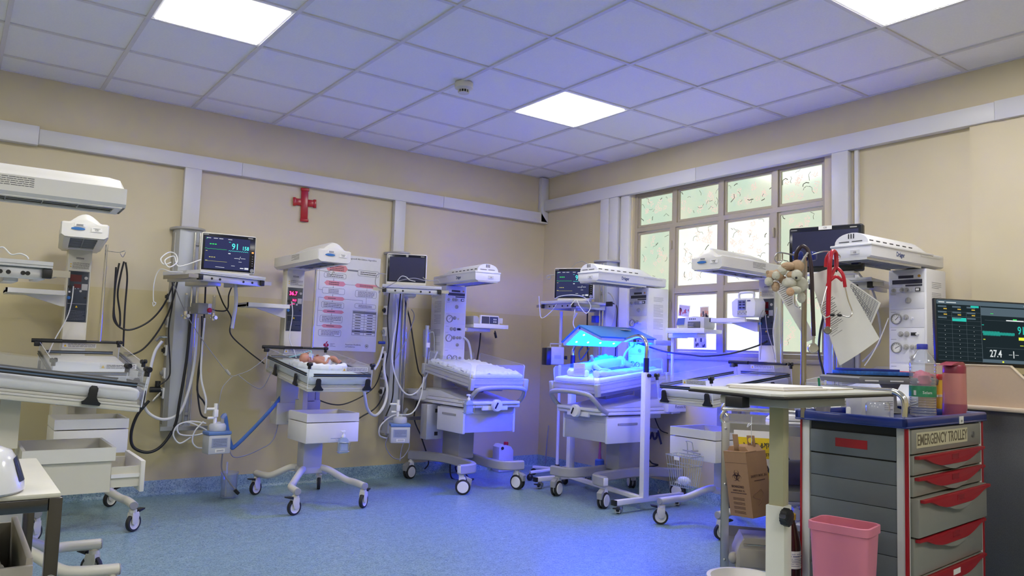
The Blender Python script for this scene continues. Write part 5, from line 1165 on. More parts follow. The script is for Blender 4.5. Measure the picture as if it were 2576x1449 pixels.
cable('sensor_cable', 'white cable with blue ring sensor dangling left of the left tray shelf', [far(x, y, d) for x, y, d in ((460, 684, 4.98), (430, 683, 4.96), (402, 678, 4.95), (388, 710, 4.95), (386, 755, 4.95), (392, 762, 4.95), (386, 770, 4.95), (384, 760, 4.95))], .003, whitecable)
# second column
cable('power_cable', 'black cable at the left edge of the second service column', W1([(980, 735), (975, 800), (978, 870), (968, 930), (975, 960), (950, 1020), (910, 1048), (884, 1064)], -.18), .006, blackcable)
cable('power_cable', 'black cable running down the face of the second service column', W1([(1008, 735), (1000, 820), (992, 900), (990, 960), (985, 1010), (960, 1070)], -.20), .006, blackcable)
cable('power_cable', 'black cable crossing from the second column behind the fluffy pad table', W1([(1012, 735), (1030, 800), (1040, 860), (1052, 930), (1063, 960), (1042, 1045), (1060, 1100), (1078, 1160), (1068, 1180)], -.14), .006, blackcable)
cable('power_cable', 'thin grey cable arching right of the second service column', W1([(1035, 778), (1042, 795), (1030, 835), (1010, 880), (985, 915)], -.20), .004, greycable)
cable('gas_hose', 'white hose falling along the second column and looping under the pad table', W1([(996, 740), (998, 800), (990, 850), (986, 900), (996, 950), (1020, 990), (1050, 985), (1078, 935), (1100, 885)], -.30), .007, whitecable, 'hose')
cable('gas_hose', 'thick white hose hanging in a U left of the second service column', W1([(970, 888, -.24), (966, 930, -.24), (974, 980, -.26), (966, 1020, -.3), (945, 1045, -.4), (925, 1030, -.5), (917, 990, -.6), (914, 962, -.62)], 0), .011, whitecable, 'hose')
cable('gas_hose', 'white hose loop beside the second humidifier', W1([(1066, 948), (1058, 1000), (1035, 1040), (990, 1045), (958, 1070), (955, 1095), (975, 1103)], -.36), .006, whitecable, 'hose')
cable('flow_meter', 'small flow meter with blue knob at the left of the second column', W1([(966, 832), (966, 862)], -.2), .010, clearpl, 'flow meter', n=2)
cable('valve_knob', 'blue valve knob below the flow meter of the second column', W1([(952, 862), (968, 862)], -.22), .012, blueplastic, 'knob', n=2)
cable('gas_hose', 'pale hose from the flow meter knob down behind the newborn bed', W1([(964, 872), (955, 905), (942, 930)], -.26), .009, whitecable, 'hose')
cable('power_cable', 'tangle of grey cables hanging below the second humidifier', W1([(980, 1090), (970, 1120), (985, 1148), (1005, 1155), (1022, 1140), (1030, 1118), (1020, 1105), (1010, 1130), (1006, 1160)], -.42), .004, greycable)
cable('power_cable', 'black cable lying on the floor under the fluffy pad table', [Vector(p) for p in ((-1.15, -.25, .15), (-1.16, -.30, .006), (-1.10, -.45, .006), (-1.02, -.42, .006), (-1.0, -.3, .006), (-1.05, -.2, .15))], .006, blackcable)
cable('sensor_cable', 'tangled grey leads lying on the second tray shelf before the black monitor', [far(x, y, d) for x, y, d in ((972, 690, 6.05), (950, 690, 6.0), (945, 715, 5.98), (965, 725, 5.95), (1000, 708, 5.93), (1040, 700, 5.95), (1070, 706, 6.0), (1064, 698, 6.05), (1078, 706, 6.05), (1100, 705, 6.1), (1106, 712, 6.1))], .003, greycable)
cable('sensor_cable', 'white lead bunch curling over the front of the second tray shelf', [far(x, y, d) for x, y, d in ((1000, 706, 5.95), (1010, 695, 5.93), (1022, 697, 5.93), (1030, 704, 5.93), (1045, 708, 5.93))], .003, whitecable)
cable('power_cable', 'black cable with two-pin plug hanging from the corner pump shelf', W1([(1245, 832), (1246, 838)], -.25), .005, blackcable, n=2)
cable('plug', 'black two-pin plug dangling under the corner pump shelf', W1([(1245, 836), (1248, 850)], -.25), .011, black, 'plug', n=2)
cable('power_cable', 'black cable dropping behind the corner pump shelf', W1([(1209, 838), (1206, 870), (1200, 905)], -.1), .006, blackcable)
cable('gas_hose', 'pale corrugated hose leaving the gauges of the fluffy pad table', W1([(1166, 848, -.36), (1178, 860, -.38), (1184, 885, -.38), (1186, 905, -.38)], 0), .009, milky, 'hose')
# corner / right wall
cable('sensor_cable', 'white lead looping over the front of the corner tray shelf', [far(x, y, d) for x, y, d in ((1398, 750, 6.35), (1410, 745, 6.3), (1440, 742, 6.25), (1470, 748, 6.25), (1486, 770, 6.25), (1475, 788, 6.25), (1458, 770, 6.25), (1450, 755, 6.3), (1438, 765, 6.25), (1436, 770, 6.25))], .0035, whitecable)
cable('sensor_cable', 'thin white lead hanging from the left end of the corner tray shelf', [far(x, y, d) for x, y, d in ((1356, 745, 6.5), (1358, 780, 6.5), (1363, 800, 6.5), (1385, 785, 6.45), (1400, 765, 6.4))], .003, whitecable)
cable('sensor_cable', 'white lead with grey connector hanging above the blue lamp', [far(x, y, d) for x, y, d in ((1446, 778, 6.3), (1444, 800, 6.3), (1442, 815, 6.3), (1448, 830, 6.3))], .004, whitecable)
cable('connector', 'small grey sensor connector above the blue lamp hood', [far(x, y, d) for x, y, d in ((1450, 787, 6.28), (1444, 798, 6.28))], .012, grey, 'connector', n=2)
cable('monitor_lead', 'thin black leads arching above the lit corner monitor', [far(x, y, d) for x, y, d in ((1438, 673, 6.7), (1450, 662, 6.7), (1465, 657, 6.7), (1480, 665, 6.7))], .003, greycable)
cable('monitor_lead', 'thin hook-shaped lead left of the lit corner monitor', [far(x, y, d) for x, y, d in ((1396, 692, 6.6), (1378, 693, 6.6), (1375, 700, 6.6), (1384, 701, 6.6), (1385, 693, 6.6))], .003, greycable)
cable('power_cable', 'grey cable hanging from a socket of the corner service column', W2([(1530, 736), (1540, 745), (1548, 770), (1540, 820)], -.19), .006, greycable)
cable('power_cable', 'black cable running down the left of the corner service column', W2([(1478, 770), (1477, 850), (1480, 915)], -.12), .006, blackcable)
cable('power_cable', 'black cable on the face of the corner service column', W2([(1502, 770), (1500, 850), (1503, 930)], -.14), .006, blackcable)
cable('power_cable', 'black loop from the dark box of the corner service column', W2([(1520, 765), (1550, 768), (1551, 820), (1548, 900)], -.17), .005, blackcable)
t = thing('power_adapter', 'dark plug box on the corner service column above the blue lamp', 'adapter', tuple(at(1535, 765, 0, -.165))); B().box(-.02, .0, -.035, .035, -.02, .02, .004).done('box', black, t)
cable('power_cable', 'black cable sagging across the window from the blue lamp to the warmer', W2([(1602, 862, -.40), (1640, 875, -.32), (1680, 886, -.28), (1740, 893, -.28), (1775, 896, -.27), (1840, 889, -.26), (1905, 870, -.2), (1930, 858, -.1)], 0), .006, blackcable)
cable('gas_hose', 'blue-lit pale hose bending from the gauges of the blue-lit table', W2([(1590, 870, -.30), (1575, 885, -.32), (1567, 905, -.34), (1566, 918, -.36)], 0), .008, milky, 'hose')
cable('gas_hose', 'blue hose loop hanging behind the blue lamp post', W2([(1482, 876), (1470, 895), (1460, 905), (1457, 885), (1466, 872)], -.2), .006, mat('hose_blue', (.06, .16, .48), .4), 'hose')
cable('sensor_cable', 'thin white cable hanging on the control panel of the window warmer', W2([(1955, 772), (1945, 830), (1950, 880), (1952, 912)], -.14), .0035, whitecable)
cable('sensor_cable', 'thin grey cable falling from the shelf end at the window warmer', W2([(1920, 780), (1912, 800), (1915, 850), (1912, 905)], -.2), .003, greycable)
cable('power_cable', 'thin cable from the window warmer panel down to its bed', W2([(1925, 785), (1930, 830), (1945, 880), (1950, 905)], -.15), .003, greycable)
cable('sensor_cable', 'thin white sensor cable from the newborn warmer panel to its bed', W1([(733, 758), (736, 790), (728, 850), (740, 882), (745, 900)], -.33), .0035, whitecable)
cable('sensor_cable', 'thin white sensor cable from the left warmer panel to its bed', W1([(185, 720), (180, 760), (168, 800), (140, 850), (122, 888)], -.33), .0035, whitecable)
cable('power_cable', 'cable dropping along the wall between window warmer and safety box trolley', W2([(1965, 1095), (1975, 1135), (1990, 1165), (2010, 1185)], -.08), .006, blackcable)
cable('power_cable', 'dark cables hanging on the wall under the blue-lit table', W2([(1628, 1150), (1640, 1165), (1655, 1170), (1630, 1175)], -.05), .006, blackcable)
cable('wall_cable', 'thin black cable down the right wall beside the deck writing', W2([(1645, 1045), (1660, 1080), (1680, 1090)], -.03), .004, blackcable)
cable('wall_cable', 'dark cable standing in the room corner down to the skirting', W2([(1380, 1070), (1376, 1110), (1372, 1165)], -.04), .006, greycable)
cable('power_cable', 'dark cable below the right black monitor down behind the papers', W2([(2150, 675, -.62), (2170, 700), (2195, 730), (2208, 780), (2215, 850), (2195, 885), (2170, 910)], -.35), .006, greycable)
cable('sensor_cable', 'thin white line slanting below the hanging papers', W2([(2235, 800), (2215, 850), (2195, 890), (2175, 920)], -.45), .003, whitecable)
cable('power_cable', 'black cable hanging right of the chrome pole near the window', W2([(2120, 722), (2085, 760), (2066, 820), (2060, 870), (2062, 900), (2072, 940), (2078, 970)], -.3), .007, blackcable)
# wall strap, floor bulb
t = thing('wall_strap', 'grey cuff box with dark strap loops on the wall right of the blue lamp post', 'strap', tuple(at(1645, 1082, 0, -.05)), -PI/2)
B().box(-.05, .06, -.03, 0, -.012, .018, .004).done('holder', alu, t); B().tube([(-.06, -.02, -.01), (-.055, -.02, -.06), (-.02, -.02, -.065), (.0, -.02, -.02), (.02, -.02, -.065), (.05, -.02, -.05), (.06, -.02, .0), (.10, -.02, -.10)], .01, rect=(.004, .02), n=4).done('strap', mat('strap_navy', (.03, .03, .09), .7), t)
t = thing('resuscitation_bag', 'blue squeeze bulb with clear valve lying on the floor by the basket', 'bulb', tuple(at(1648, 1218, 2, .05)))
B().ell((0, .02, 0), (.05, .05, .05)).done('bulb', mat('bulb_blue', (.02, .03, .35), .3), t); B().tube([(0, -.03, -.01), (-.05, -.10, -.03)], .014, 10).tube([(-.05, -.10, -.03), (-.10, -.13, -.038)], .007, 8).done('valve', milky, t)
# ================================================================ FOREGROUND RIGHT
def ground_rot(a): return a
# ---- stainless trolley with hanging safety box
ST = thing('steel_trolley', 'stainless steel trolley with tube rail, between window warmer and emergency trolley', 'trolley', (-1.93, -3.72, 0), math.radians(-52))
# local x runs along the near side (towards the emergency trolley), local y into the room corner
fl = mat('steel_sheet', (.42, .41, .39), .33, .9, amt=.12, scale=5)
def leg_(x, y): B().box(x, x + .035, y, y + .004, .05, .815, .001).box(x, x + .004, y, y + .035, .05, .815, .001).done('leg', fl, ST)
WX_, WY_ = .48, .60
for x, y in ((0, 0), (0, WY_)): leg_(x, y)
B().box(WX_ - .035, WX_, 0, .004, .05, .815, .001).box(WX_ - .004, WX_, 0, .035, .05, .815, .001).done('leg', fl, ST)
B().box(WX_ - .035, WX_, WY_, WY_ + .004, .05, .815, .001).done('leg', fl, ST)
for z, hh, nm_ in ((.772, .042, 'top_tray'), (.50, .04, 'middle_shelf'), (.20, .055, 'bottom_shelf')):
    B().box(.004, WX_ - .004, .004, WY_, z, z + .004).box(.036, WX_ - .036, .0, .006, z, z + hh).box(.036, WX_ - .036, WY_ - .006, WY_, z, z + hh).box(.0, .006, .036, WY_ - .036, z, z + hh).box(WX_ - .006, WX_, .036, WY_ - .036, z, z + hh).done(nm_, fl, ST)
for y in (0.012, WY_ - .012): B().tube([(.02, y, .80), (.0, y, .83), (.012, y, .862), (.05, y, .875), (WX_ - .10, y, .868), (WX_ - .04, y, .85), (WX_ - .012, y, .80)], .009, 12, n=6).done('tube_rail', chrome, ST)
B().ell((.018, -.003, .79), (.006, .003, .006), 10, 6).ell((.018, -.003, .55), (.006, .003, .006), 10, 6).ell((.018, -.003, .23), (.006, .003, .006), 10, 6).done('rivet', steel, ST)
for x, y in ((.02, .02), (WX_ - .02, .02), (.02, WY_ - .02), (WX_ - .02, WY_ - .02)): B().lathe([(0, -.01), (.025, -.01), (.025, .01), (0, .01)], (x, y, .025), (0, 1, 0)).tube([(x, y, .03), (x, y, .055)], .008, 8).done('castor', rubber, ST)
def quad_prism(bm_, P_, th):
    """sheet through four points with a thickness"""
    P_ = [Vector(p) for p in P_]; n_ = (P_[1] - P_[0]).cross(P_[3] - P_[0]).normalized() * th
    a = [bm_.bm.verts.new(p) for p in P_]; c = [bm_.bm.verts.new(p + n_) for p in P_]
    bm_.bm.faces.new(a); bm_.bm.faces.new(c[::-1])
    for i in range(4): bm_.bm.faces.new((a[i], c[i], c[(i+1) % 4], a[(i+1) % 4]))
    return bm_
# safety box
sb0 = far(1895, 1305, 3.12); card = mat('cardboard', (.29, .165, .085), .75, amt=.06, scale=40)
SB = thing('safety_box', 'brown cardboard biohazard safety box hanging by string from the trolley rail', 'box', tuple(sb0), math.radians(-98))
XF = Matrix.Rotation(math.radians(-7), 4, Vector((math.cos(math.radians(135)), math.sin(math.radians(135)), 0)))
# near corner at origin; front face runs to -x (left), side face runs to +y
B().box(-.128, 0, 0, .112, 0, .262, .001).done('carton', card, SB, xf=XF)
b = B(); b.prism([(-.128, .262), (0, .262), (-.02, .285), (-.11, .285)], 1, .02, .10, .001); b.box(-.128, 0, .0, .06, .2625, .266, xf=None)
b.done('lid', mat('cardboard_lid', (.33, .19, .10), .75), SB, xf=XF)
B().box(-.055, -.012, .070, .073, .28, .325, .001).box(-.085, -.055, .02, .023, .255, .335, .001, xf=Matrix.Rotation(.0, 4, 'Y')).done('carton_flap', card, SB, xf=XF)
B().lathe([(0, 0), (.011, 0), (.011, .004), (0, .004)], (-.033, .0695, .305), (0, -1, 0)).done('flap_hole', mat('hole_tone', (.8, .6, .05), .6), SB, xf=XF)
dk = mat('carton_print', (.05, .02, .02), .8); pb_ = B()
bc = Vector((-.066, -.0006, .165))
def arc_(c, r, a0, a1, th, n=14):
    return [(c[0] + r*math.cos(a0 + (a1-a0)*k/n), c[1], c[2] + r*math.sin(a0 + (a1-a0)*k/n)) for k in range(n+1)]
for k in range(3):
    a = PI/2 + k * 2*PI/3; u_ = Vector((math.cos(a), 0, math.sin(a))); cc = bc + u_ * .0125; R1, R2 = .0135, .0105; c2_ = cc + u_ * .0035
    outer = [(cc.x + R1 * math.cos(a + .42 + (2*PI - .84) * q / 22), cc.z + R1 * math.sin(a + .42 + (2*PI - .84) * q / 22)) for q in range(23)]
    inner = [(c2_.x + R2 * math.cos(a + .42 + (2*PI - .84) * q / 22), c2_.z + R2 * math.sin(a + .42 + (2*PI - .84) * q / 22)) for q in range(23)][::-1]
    for q in range(22):
        o1, o2, i1, i2 = outer[q], outer[q+1], inner[22-q], inner[21-q]; pb_.prism([o1, o2, i2, i1], 1, -.0008, 0)
ring_ = [(bc.x + .0135 * math.cos(2*PI*q/24), -.0006, bc.z + .0135 * math.sin(2*PI*q/24)) for q in range(24)]
pb_.tube(ring_, .0011, 5, closed=True)
pb_.done('biohazard_emblem', dk, SB, xf=XF, kind='stuff')
def ctext(s_, sz, loc, rot=FRONT, **k): o = text(s_, sz, dk, SB, loc, rot, **k); o.data.transform(XF); return o
ctext('BIOHAZARD', .0125, (-.066, -.0008, .122), bold=.0003); ctext('SAFETY BOX  5 L', .009, (-.062, -.0008, .106), bold=.0002)
ctext('SAFETY BOX  5 L', .012, (.0008, .058, .165), RIGHTF, bold=.0002)
b = B(); printlines(b, -.11, -.02, .100, .092, 1, -.0002)
for z in (.078, .060, .042, .024): printlines(b, -.10, -.035, z, z - .012, 3, -.0002, th=.0012)
printlines(b, .03, .09, .15, .143, 1, .0002, side=1); b.done('small_print', dk, SB, xf=XF)
b = B(); b.tube(arc_(Vector((.0006, 0, 0)), .0, 0, 1, 0)[:2], .0001, 3) if False else None
for k in range(24): b.box(-.125 + k*.0052, -.122 + k*.0052, -.0006, 0, .218, .2195)
b.done('tear_line', dk, SB, xf=XF)
b = B(); b.tube([(.0006, .035 + .022*math.sin(k*.5), .05 + k*.004) for k in range(16)], .0008, 4); b.tube([(.0006, .05, .06), (.0006, .075, .09), (.0006, .06, .11)], .0008, 4); b.done('hand_drawing', mat('faint_brown', (.2, .09, .06), .8), SB, xf=XF)
kn = at(1890, 1058, 2, .868)
cable('hanging_string', 'white string tying the cardboard safety box to the trolley rail', [far(1891, 1048, 3.15), far(1890, 1080, 3.15), far(1891, 1118, 3.16)], .0014, whitecable, 'string', n=3)
cable('hanging_string', 'loose bow of white string above the cardboard safety box', [far(1890, 1068, 3.14), far(1884, 1066, 3.13), (far(1880, 1074, 3.13)), far(1885, 1070, 3.13), far(1892, 1066, 3.13)], .0022, whitecable, 'string')
# yellow waste sign behind
sg = Vector((-1.93, -3.72, .60)) + Matrix.Rotation(math.radians(-52), 3, 'Z') @ Vector((.052, -.008, 0)); SG = thing('waste_sign', 'white and yellow sharp waste sign hanging behind the cardboard box', 'sign', tuple(sg), math.radians(-52)); SG.scale = (.83, .83, .83)
B().box(0, .205, 0, .002, -.07, .225).done('sheet', paper, SG); B().box(.018, .205, -.0006, 0, .085, .19, .0).box(.15, .2, -.0006, 0, -.06, .02).done('yellow_panel', mat('sign_yellow', (.80, .58, .015), .5), SG)
text('ስለታም ቆሻሻ', .036, ink, SG, (.115, -.0012, .15), FRONT, fnt='ethiopic', bold=.0006, sx=.85); text('SHARP WASTE', .021, ink, SG, (.125, -.0012, .105), FRONT, bold=.0005, sx=.95)
b = B(); b.tube([(.145, -.001, .055), (.165, -.001, .05), (.175, -.001, .03)], .004, 6, n=3); b.prism([(.165, .032), (.19, .032), (.175, .012)], 1, -.001, 0).done('arrow', ink, SG)
# grey-white machine on the trolley, gas cylinder below, suction unit on the bottom shelf
t = thing('printer_box', 'white medical machine with small buttons on the steel trolley, left of blue top', 'machine', tuple(far(1960, 1092, 3.65)), math.radians(-36))
B().box(-.02, .14, 0, .14, -.0, .06, .006).prism([(-.02, .062), (.14, .062), (.14, .09), (.01, .09)], 1, .0, .14, .004).done('body', white, t); B().box(-.01, .13, -.001, 0, .035, .05).done('button_strip', greyink, t); B().box(.02, .13, -.0012, 0, .008, .022).done('label_strip', greyink, t)
t = thing('gas_cylinder', 'grey rounded gas cylinder lying on the trolley middle shelf', 'cylinder', tuple(far(2005, 1205, 3.75)), math.radians(-40))
B().lathe([(0, -.30), (.05, -.295), (.078, -.26), (.082, -.2), (.082, .12), (.07, .17), (.03, .19), (0, .19)], (0, 0, .01), (1, .2, 0), 28).done('body', mat('cylinder_grey', (.24, .22, .27), .4), t)
t = thing('shelf_cloth', 'grey folded plastic sheet on the trolley middle shelf', 'sheet', tuple(far(1965, 1262, 3.5)), math.radians(-40)); B().prism([(0, 0), (.20, 0), (.21, .02), (.1, .028), (.0, .015)], 1, 0, .12, .003).done('sheet', mat('sheet_grey', (.3, .3, .33), .5, bump=.5), t)
lu = mat('suction_beige', (.36, .33, .27), .45)
t = thing('suction_unit', 'beige box-shaped suction machine with chrome handle on the trolley bottom shelf', 'machine', tuple(far(1870, 1432, 3.25)), math.radians(-46))
B().prism([(-.03, 0), (.13, 0), (.13, .13), (.0, .13), (-.015, .10), (-.03, .06)], 1, 0, .17, .006).done('body', lu, t); B().box(-.015, .125, -.004, 0, .01, .085, .002).done('front_panel', mat('suction_panel', (.33, .30, .24), .5), t)
B().tube([(.0, -.003, .105), (.0, -.016, .107), (.12, -.016, .107), (.12, -.003, .105)], .003, 8).done('handle', chrome, t); B().ell((-.04, .02, .04), (.02, .02, .025)).done('knob', lu, t)
# amber bottle
t = thing('amber_bottle', 'dark amber bottle with yellow cap and white label, beside the pink bin', 'bottle', tuple(far(1990, 1452, 2.95)))
B().lathe([(0, 0), (.032, 0), (.036, .008), (.036, .115), (.033, .14), (.022, .185), (.014, .21), (.013, .225), (0, .225)]).done('glass', mat('amber_glass', (.035, .008, .008), .12), t)
B().lathe([(0, .218), (.017, .218), (.0175, .222), (.0175, .238), (.014, .241), (0, .241)]).done('cap', mat('cap_yellow', (.50, .30, .02), .4), t)
t_l = B().lathe([(.0365, .04), (.0365, .105)]).done('label', paper, t)
b = B()
for k, z in enumerate((.094, .086, .076, .070, .064, .058, .050)):
    for a in [(-2.6 + q * .13) for q in range(14)]:
        if random.random() < .8: b.tube([(.0368*math.cos(a), .0368*math.sin(a), z), (.0368*math.cos(a + .10), .0368*math.sin(a + .10), z)], .0007 if k != 1 else .0016, 4)
b.done('small_print', mat('print_blue', (.06, .07, .2), .7), t_l)
# white basin lower left of trolley
t = thing('plastic_basin', 'white plastic basin rim at the bottom edge under the steel trolley', 'basin', tuple(far(1870, 1470, 3.0)))
B().lathe([(0, -.06), (.09, -.06), (.13, .02), (.14, .022), (.14, .028), (.125, .028), (.085, -.05), (0, -.05)], seg=28).done('basin', mat('basin_white', (.66, .64, .58), .35), t)
# ---- overbed table
OT = thing('overbed_table', 'laminate overbed table with black edge on a square post, charts on it', 'table', (-2.786, -4.605, 0), math.radians(5))
tw, td = .735, .33
tpoly = [(.02, 0), (tw, 0), (tw, td), (.13, .40), (.0, .03)]
lam = mat('laminate', (.62, .62, .56), .35)
B().prism(tpoly, 2, .992, 1.0, .001).done('top', lam, OT); B().prism([(tw/2 + (p[0] - tw/2) * 1.01, .18 + (p[1] - .18) * 1.02) for p in tpoly], 2, .983, .9915, .002).done('edge_band', black, OT)
B().box(.10, tw * .62, .03, td * .8, .955, .982, .004).done('under_frame', mat('frame_grey', (.42, .40, .36), .4), OT)
B().box(.03, .07, .14, .20, .95, .983, .003).done('end_clamp', black, OT)
pp = far(1958, 1449, 2.42); ppx = Matrix.Rotation(-math.radians(5), 3, 'Z') @ (Vector((pp.x, pp.y, 0)) - Vector((-2.786, -4.605, 0)))
px0, py0 = ppx.x, ppx.y
B().box(-.023, .023, -.023, .023, .50, .952, .002, xf=Matrix.Translation((px0, py0, 0)) @ Matrix.Rotation(math.radians(8), 4, 'Z')).done('inner_post', mat('post_yellowed', (.42, .39, .24), .35, amt=.1, scale=8), OT)
B().box(-.03, .03, -.03, .03, .04, .640, .002, xf=Matrix.Translation((px0, py0, 0)) @ Matrix.Rotation(math.radians(8), 4, 'Z')).done('outer_post', mat('post_white', (.66, .65, .57), .4), OT)
B().prism([((.026 + .0025 * math.cos(8*a)) * math.cos(a) + px0 - .030, (.026 + .0025 * math.cos(8*a)) * math.sin(a) + .612) for a in [k * 2*PI/48 for k in range(48)]], 1, py0 - .055, py0 - .033, .003).tube([(px0 - .030, py0 - .034, .612), (px0 - .020, py0 - .02, .612)], .008, 8).done('knob', black, OT)
B().box(px0 - .03, px0 + .11, py0 - .03, py0 + .04, .946, .956, .002).done('mount_plate', mat('plate_brass', (.36, .34, .22), .3, .6), OT)
B().box(px0 - .05, px0 + .05, py0 - .3, py0 + .35, .0, .04, .006).done('base_bar', mat('post_white', (.66, .65, .57), .4), OT)
bd_ = [('stack of thin pale boards on the left of the overbed table', (.20, .10, .27, .20, 2)), ('short pile of papers on the right of the overbed table', (.50, .10, .18, .18, 1))]
for lb_, (x, y, a_, c_, n_) in bd_:
    for k in range(n_):
        t = thing('chart_board', ['lower ', 'upper ', 'top '][k] + lb_.replace('stack of thin pale boards', 'thin pale board').replace('short pile of papers', 'paper pad'), 'board', tuple(Vector((-2.786, -4.605, 1.0005 + k * .0062)) + Matrix.Rotation(math.radians(5), 3, 'Z') @ Vector((x + k*.012, y + k*.01, 0))), math.radians(5 + random.uniform(-3, 3)), 'boards on the overbed table')
        B().box(0, a_, 0, c_, 0, .0028).done('board', mat('board_%d' % (k % 2), ((.50, .45, .36), (.66, .62, .58))[k % 2], .6), t); B().box(.003, a_ - .002, .002, c_ - .003, .003, .0058).done('sheet', paper, t)
# ---- emergency trolley
EA = math.radians(5); EO = Vector((-1.955, -4.54, 0))
ET = thing('emergency_trolley', 'grey emergency trolley with blue top, red drawer handles and name plate', 'trolley', tuple(EO), EA)
eg = mat('shutter_grey', (.135, .155, .165), .5, amt=.05, scale=60); ew = mat('trolley_white', (.62, .63, .60), .4); er = mat('trolley_red', (.36, .01, .018), .3); eb = mat('trolley_blue', (.012, .030, .20), .28, coat=.3)
ewd, edp = .82, .42
B().box(.045, ewd - .045, .035, edp - .035, .10, .868).done('carcass', midgrey, ET)
for x0_, x1_ in ((.028, .062), (ewd - .062, ewd - .028)):
    for y0_, y1_ in ((.012, .047), (edp - .047, edp - .012)): B().box(x0_, x1_, y0_, y1_, .10, .868, .004).done('corner_post', ew, ET)
b = B()
for x in (.0275, ewd - .0395): b.box(x, x + .012, .008, .0119, .10, .868)
b.box(.0225, .0279, .009, .016, .10, .868).box(.0225, .0279, edp - .018, edp - .012, .10, .868).done('red_trim', er, ET)
# blue tray top
B().box(0, ewd, 0, edp, .868, .876, .004).box(0, ewd, 0, .022, .87, .905, .008).box(0, ewd, edp - .022, edp, .87, .905, .008).box(0, .022, 0, edp, .87, .905, .008).box(ewd - .022, ewd, 0, edp, .87, .905, .008).box(.4, .44, edp - .05, edp - .03, .876, .92, .004).done('blue_top', eb, ET)
B().box(.50, .545, -.0012, 0, .868, .897).done('sticker', paper, ET); text('CEI', .012, ink, ET, (.522, -.002, .878), FRONT)
# shutter side: slats
sh = B().box(.040, .046, .05, edp - .05, .10, .865).done('shutter', mat('gap_dark', (.01, .012, .012), .6), ET)
zz = .745
sl = B().box(.030, .042, .048, edp - .048, zz + .004, .835, .003).done('slat', eg, sh)
prev_me = None
for k in range(8):
    z1_ = zz - k * .083
    if z1_ < .1: break
    if prev_me is None: o = B().box(.034, .042, .048, edp - .048, -.082, -.0012, .0012).done('slat', eg, sh); prev_me = o.data
    else: o = bpy.data.objects.new('slat', prev_me); C.objects.link(o); o.parent = sh
    o.location = (0, 0, z1_)
B().box(.0285, .030, .15, .27, .778, .810).done('pull', er, sh)
# drawers
B().box(.064, ewd - .064, .006, .03, .775, .862, .004).done('name_panel', mat('drawer_grey', (.27, .26, .225), .4), ET)
B().box(.10, .60, .0045, .006, .795, .850).done('name_plate', mat('plate_cream', (.62, .57, .38), .5), ET)
text('EMERGENCY TROLLEY', .056, mat('letter_brown', (.17, .14, .09), .5), ET, (.35, .004, .8215), FRONT, sx=.87, bold=.0008)
B().lathe([(0, 0), (.012, 0), (.012, .005), (0, .006)], (.66, .006, .82), (0, -1, 0)).done('lock', steel, ET)
dg = mat('drawer_grey', (.27, .26, .225), .4)
for k, (z1_, z0_) in enumerate(((.770, .700), (.695, .625), (.620, .485), (.480, .345), (.340, .10))):
    pull = .0 if k != 2 else -.018
    d = B().box(.066, ewd - .066, .004 + pull, .03, z0_, z1_, .004).done('drawer', dg, ET)
    # red scooped handle lip
    xs_ = [.075 + (ewd - .15) * q / 20 for q in range(21)]
    low = []
    for q, x in enumerate(xs_):
        u = q / 20; s__ = max(0, math.sin(PI * min(1, max(0, (u - .12) / .76)))) ** .6; low.append((x, z1_ - .012 - .034 * min(1, s__ * 1.2)))
    poly = [(xs_[0], z1_ - .001)] + low + [(xs_[-1], z1_ - .001)]
    B().prism(poly, 1, -.014 + pull, .0035 + pull, .002).done('red_handle', er, d)
    bx0, bx1 = ewd * .36, ewd * .68
    B().prism([(bx0 + (bx1 - bx0) * q / 10, z1_ - .046 - .020 * math.sin(PI * q / 10)) for q in range(11)], 1, -.012 + pull, .0035 + pull, .002).done('handle_scoop', dg, d)
    B().box(.38, .45, -.0148 + pull, -.0138 + pull, z1_ - .030, z1_ - .010).done('label_holder', mat('holder_red', (.30, .01, .016), .2) if k < 4 else paper, d)
for x, y in ((.08, .08), (ewd - .08, .08), (.08, edp - .08), (ewd - .08, edp - .08)): caster(ET, x, y, .045, face=.5, ztop=.10, housing=midgrey)
def EL(x, y, z): return EO + Matrix.Rotation(EA, 3, 'Z') @ Vector((x, y, z))
B().tube([(.06, .03, .90), (.06, .03, .965), (.06, .06, .993), (.06, .12, .995), (.06, .34, .995)], .0115, 12, n=5).done('guard_rail', chrome, ET)
# pink bin
pk = mat('bin_pink', (.72, .22, .30), .35, amt=.03)
t = thing('pink_bin', 'pink plastic waste bin standing against the grey shutter', 'bin', (-2.14, -4.415, 0), EA + .12)
def rrect(hx, hy, r, z, n=5): return [(sx * (hx - r) + r * math.cos(a0 + k*PI/2/n), sy * (hy - r) + r * math.sin(a0 + k*PI/2/n), z) for sx, sy, a0 in ((1, 1, 0), (-1, 1, PI/2), (-1, -1, PI), (1, -1, 1.5*PI)) for k in range(n+1)]
b = B(); rings = [[b.bm.verts.new(p) for p in rrect(*q)] for q in ((.06, .070, .02, .002), (.074, .098, .03, .515), (.079, .103, .03, .517), (.079, .103, .03, .543), (.074, .098, .028, .545), (.071, .095, .028, .543), (.058, .068, .018, .01))]
for A_, D_ in zip(rings, rings[1:]):
    for k in range(len(A_)): b.bm.faces.new((A_[k], A_[(k+1) % len(A_)], D_[(k+1) % len(A_)], D_[k]))
b.bm.faces.new(rings[0][::-1]); b.bm.faces.new(rings[-1]); b.done('bin', pk, t)
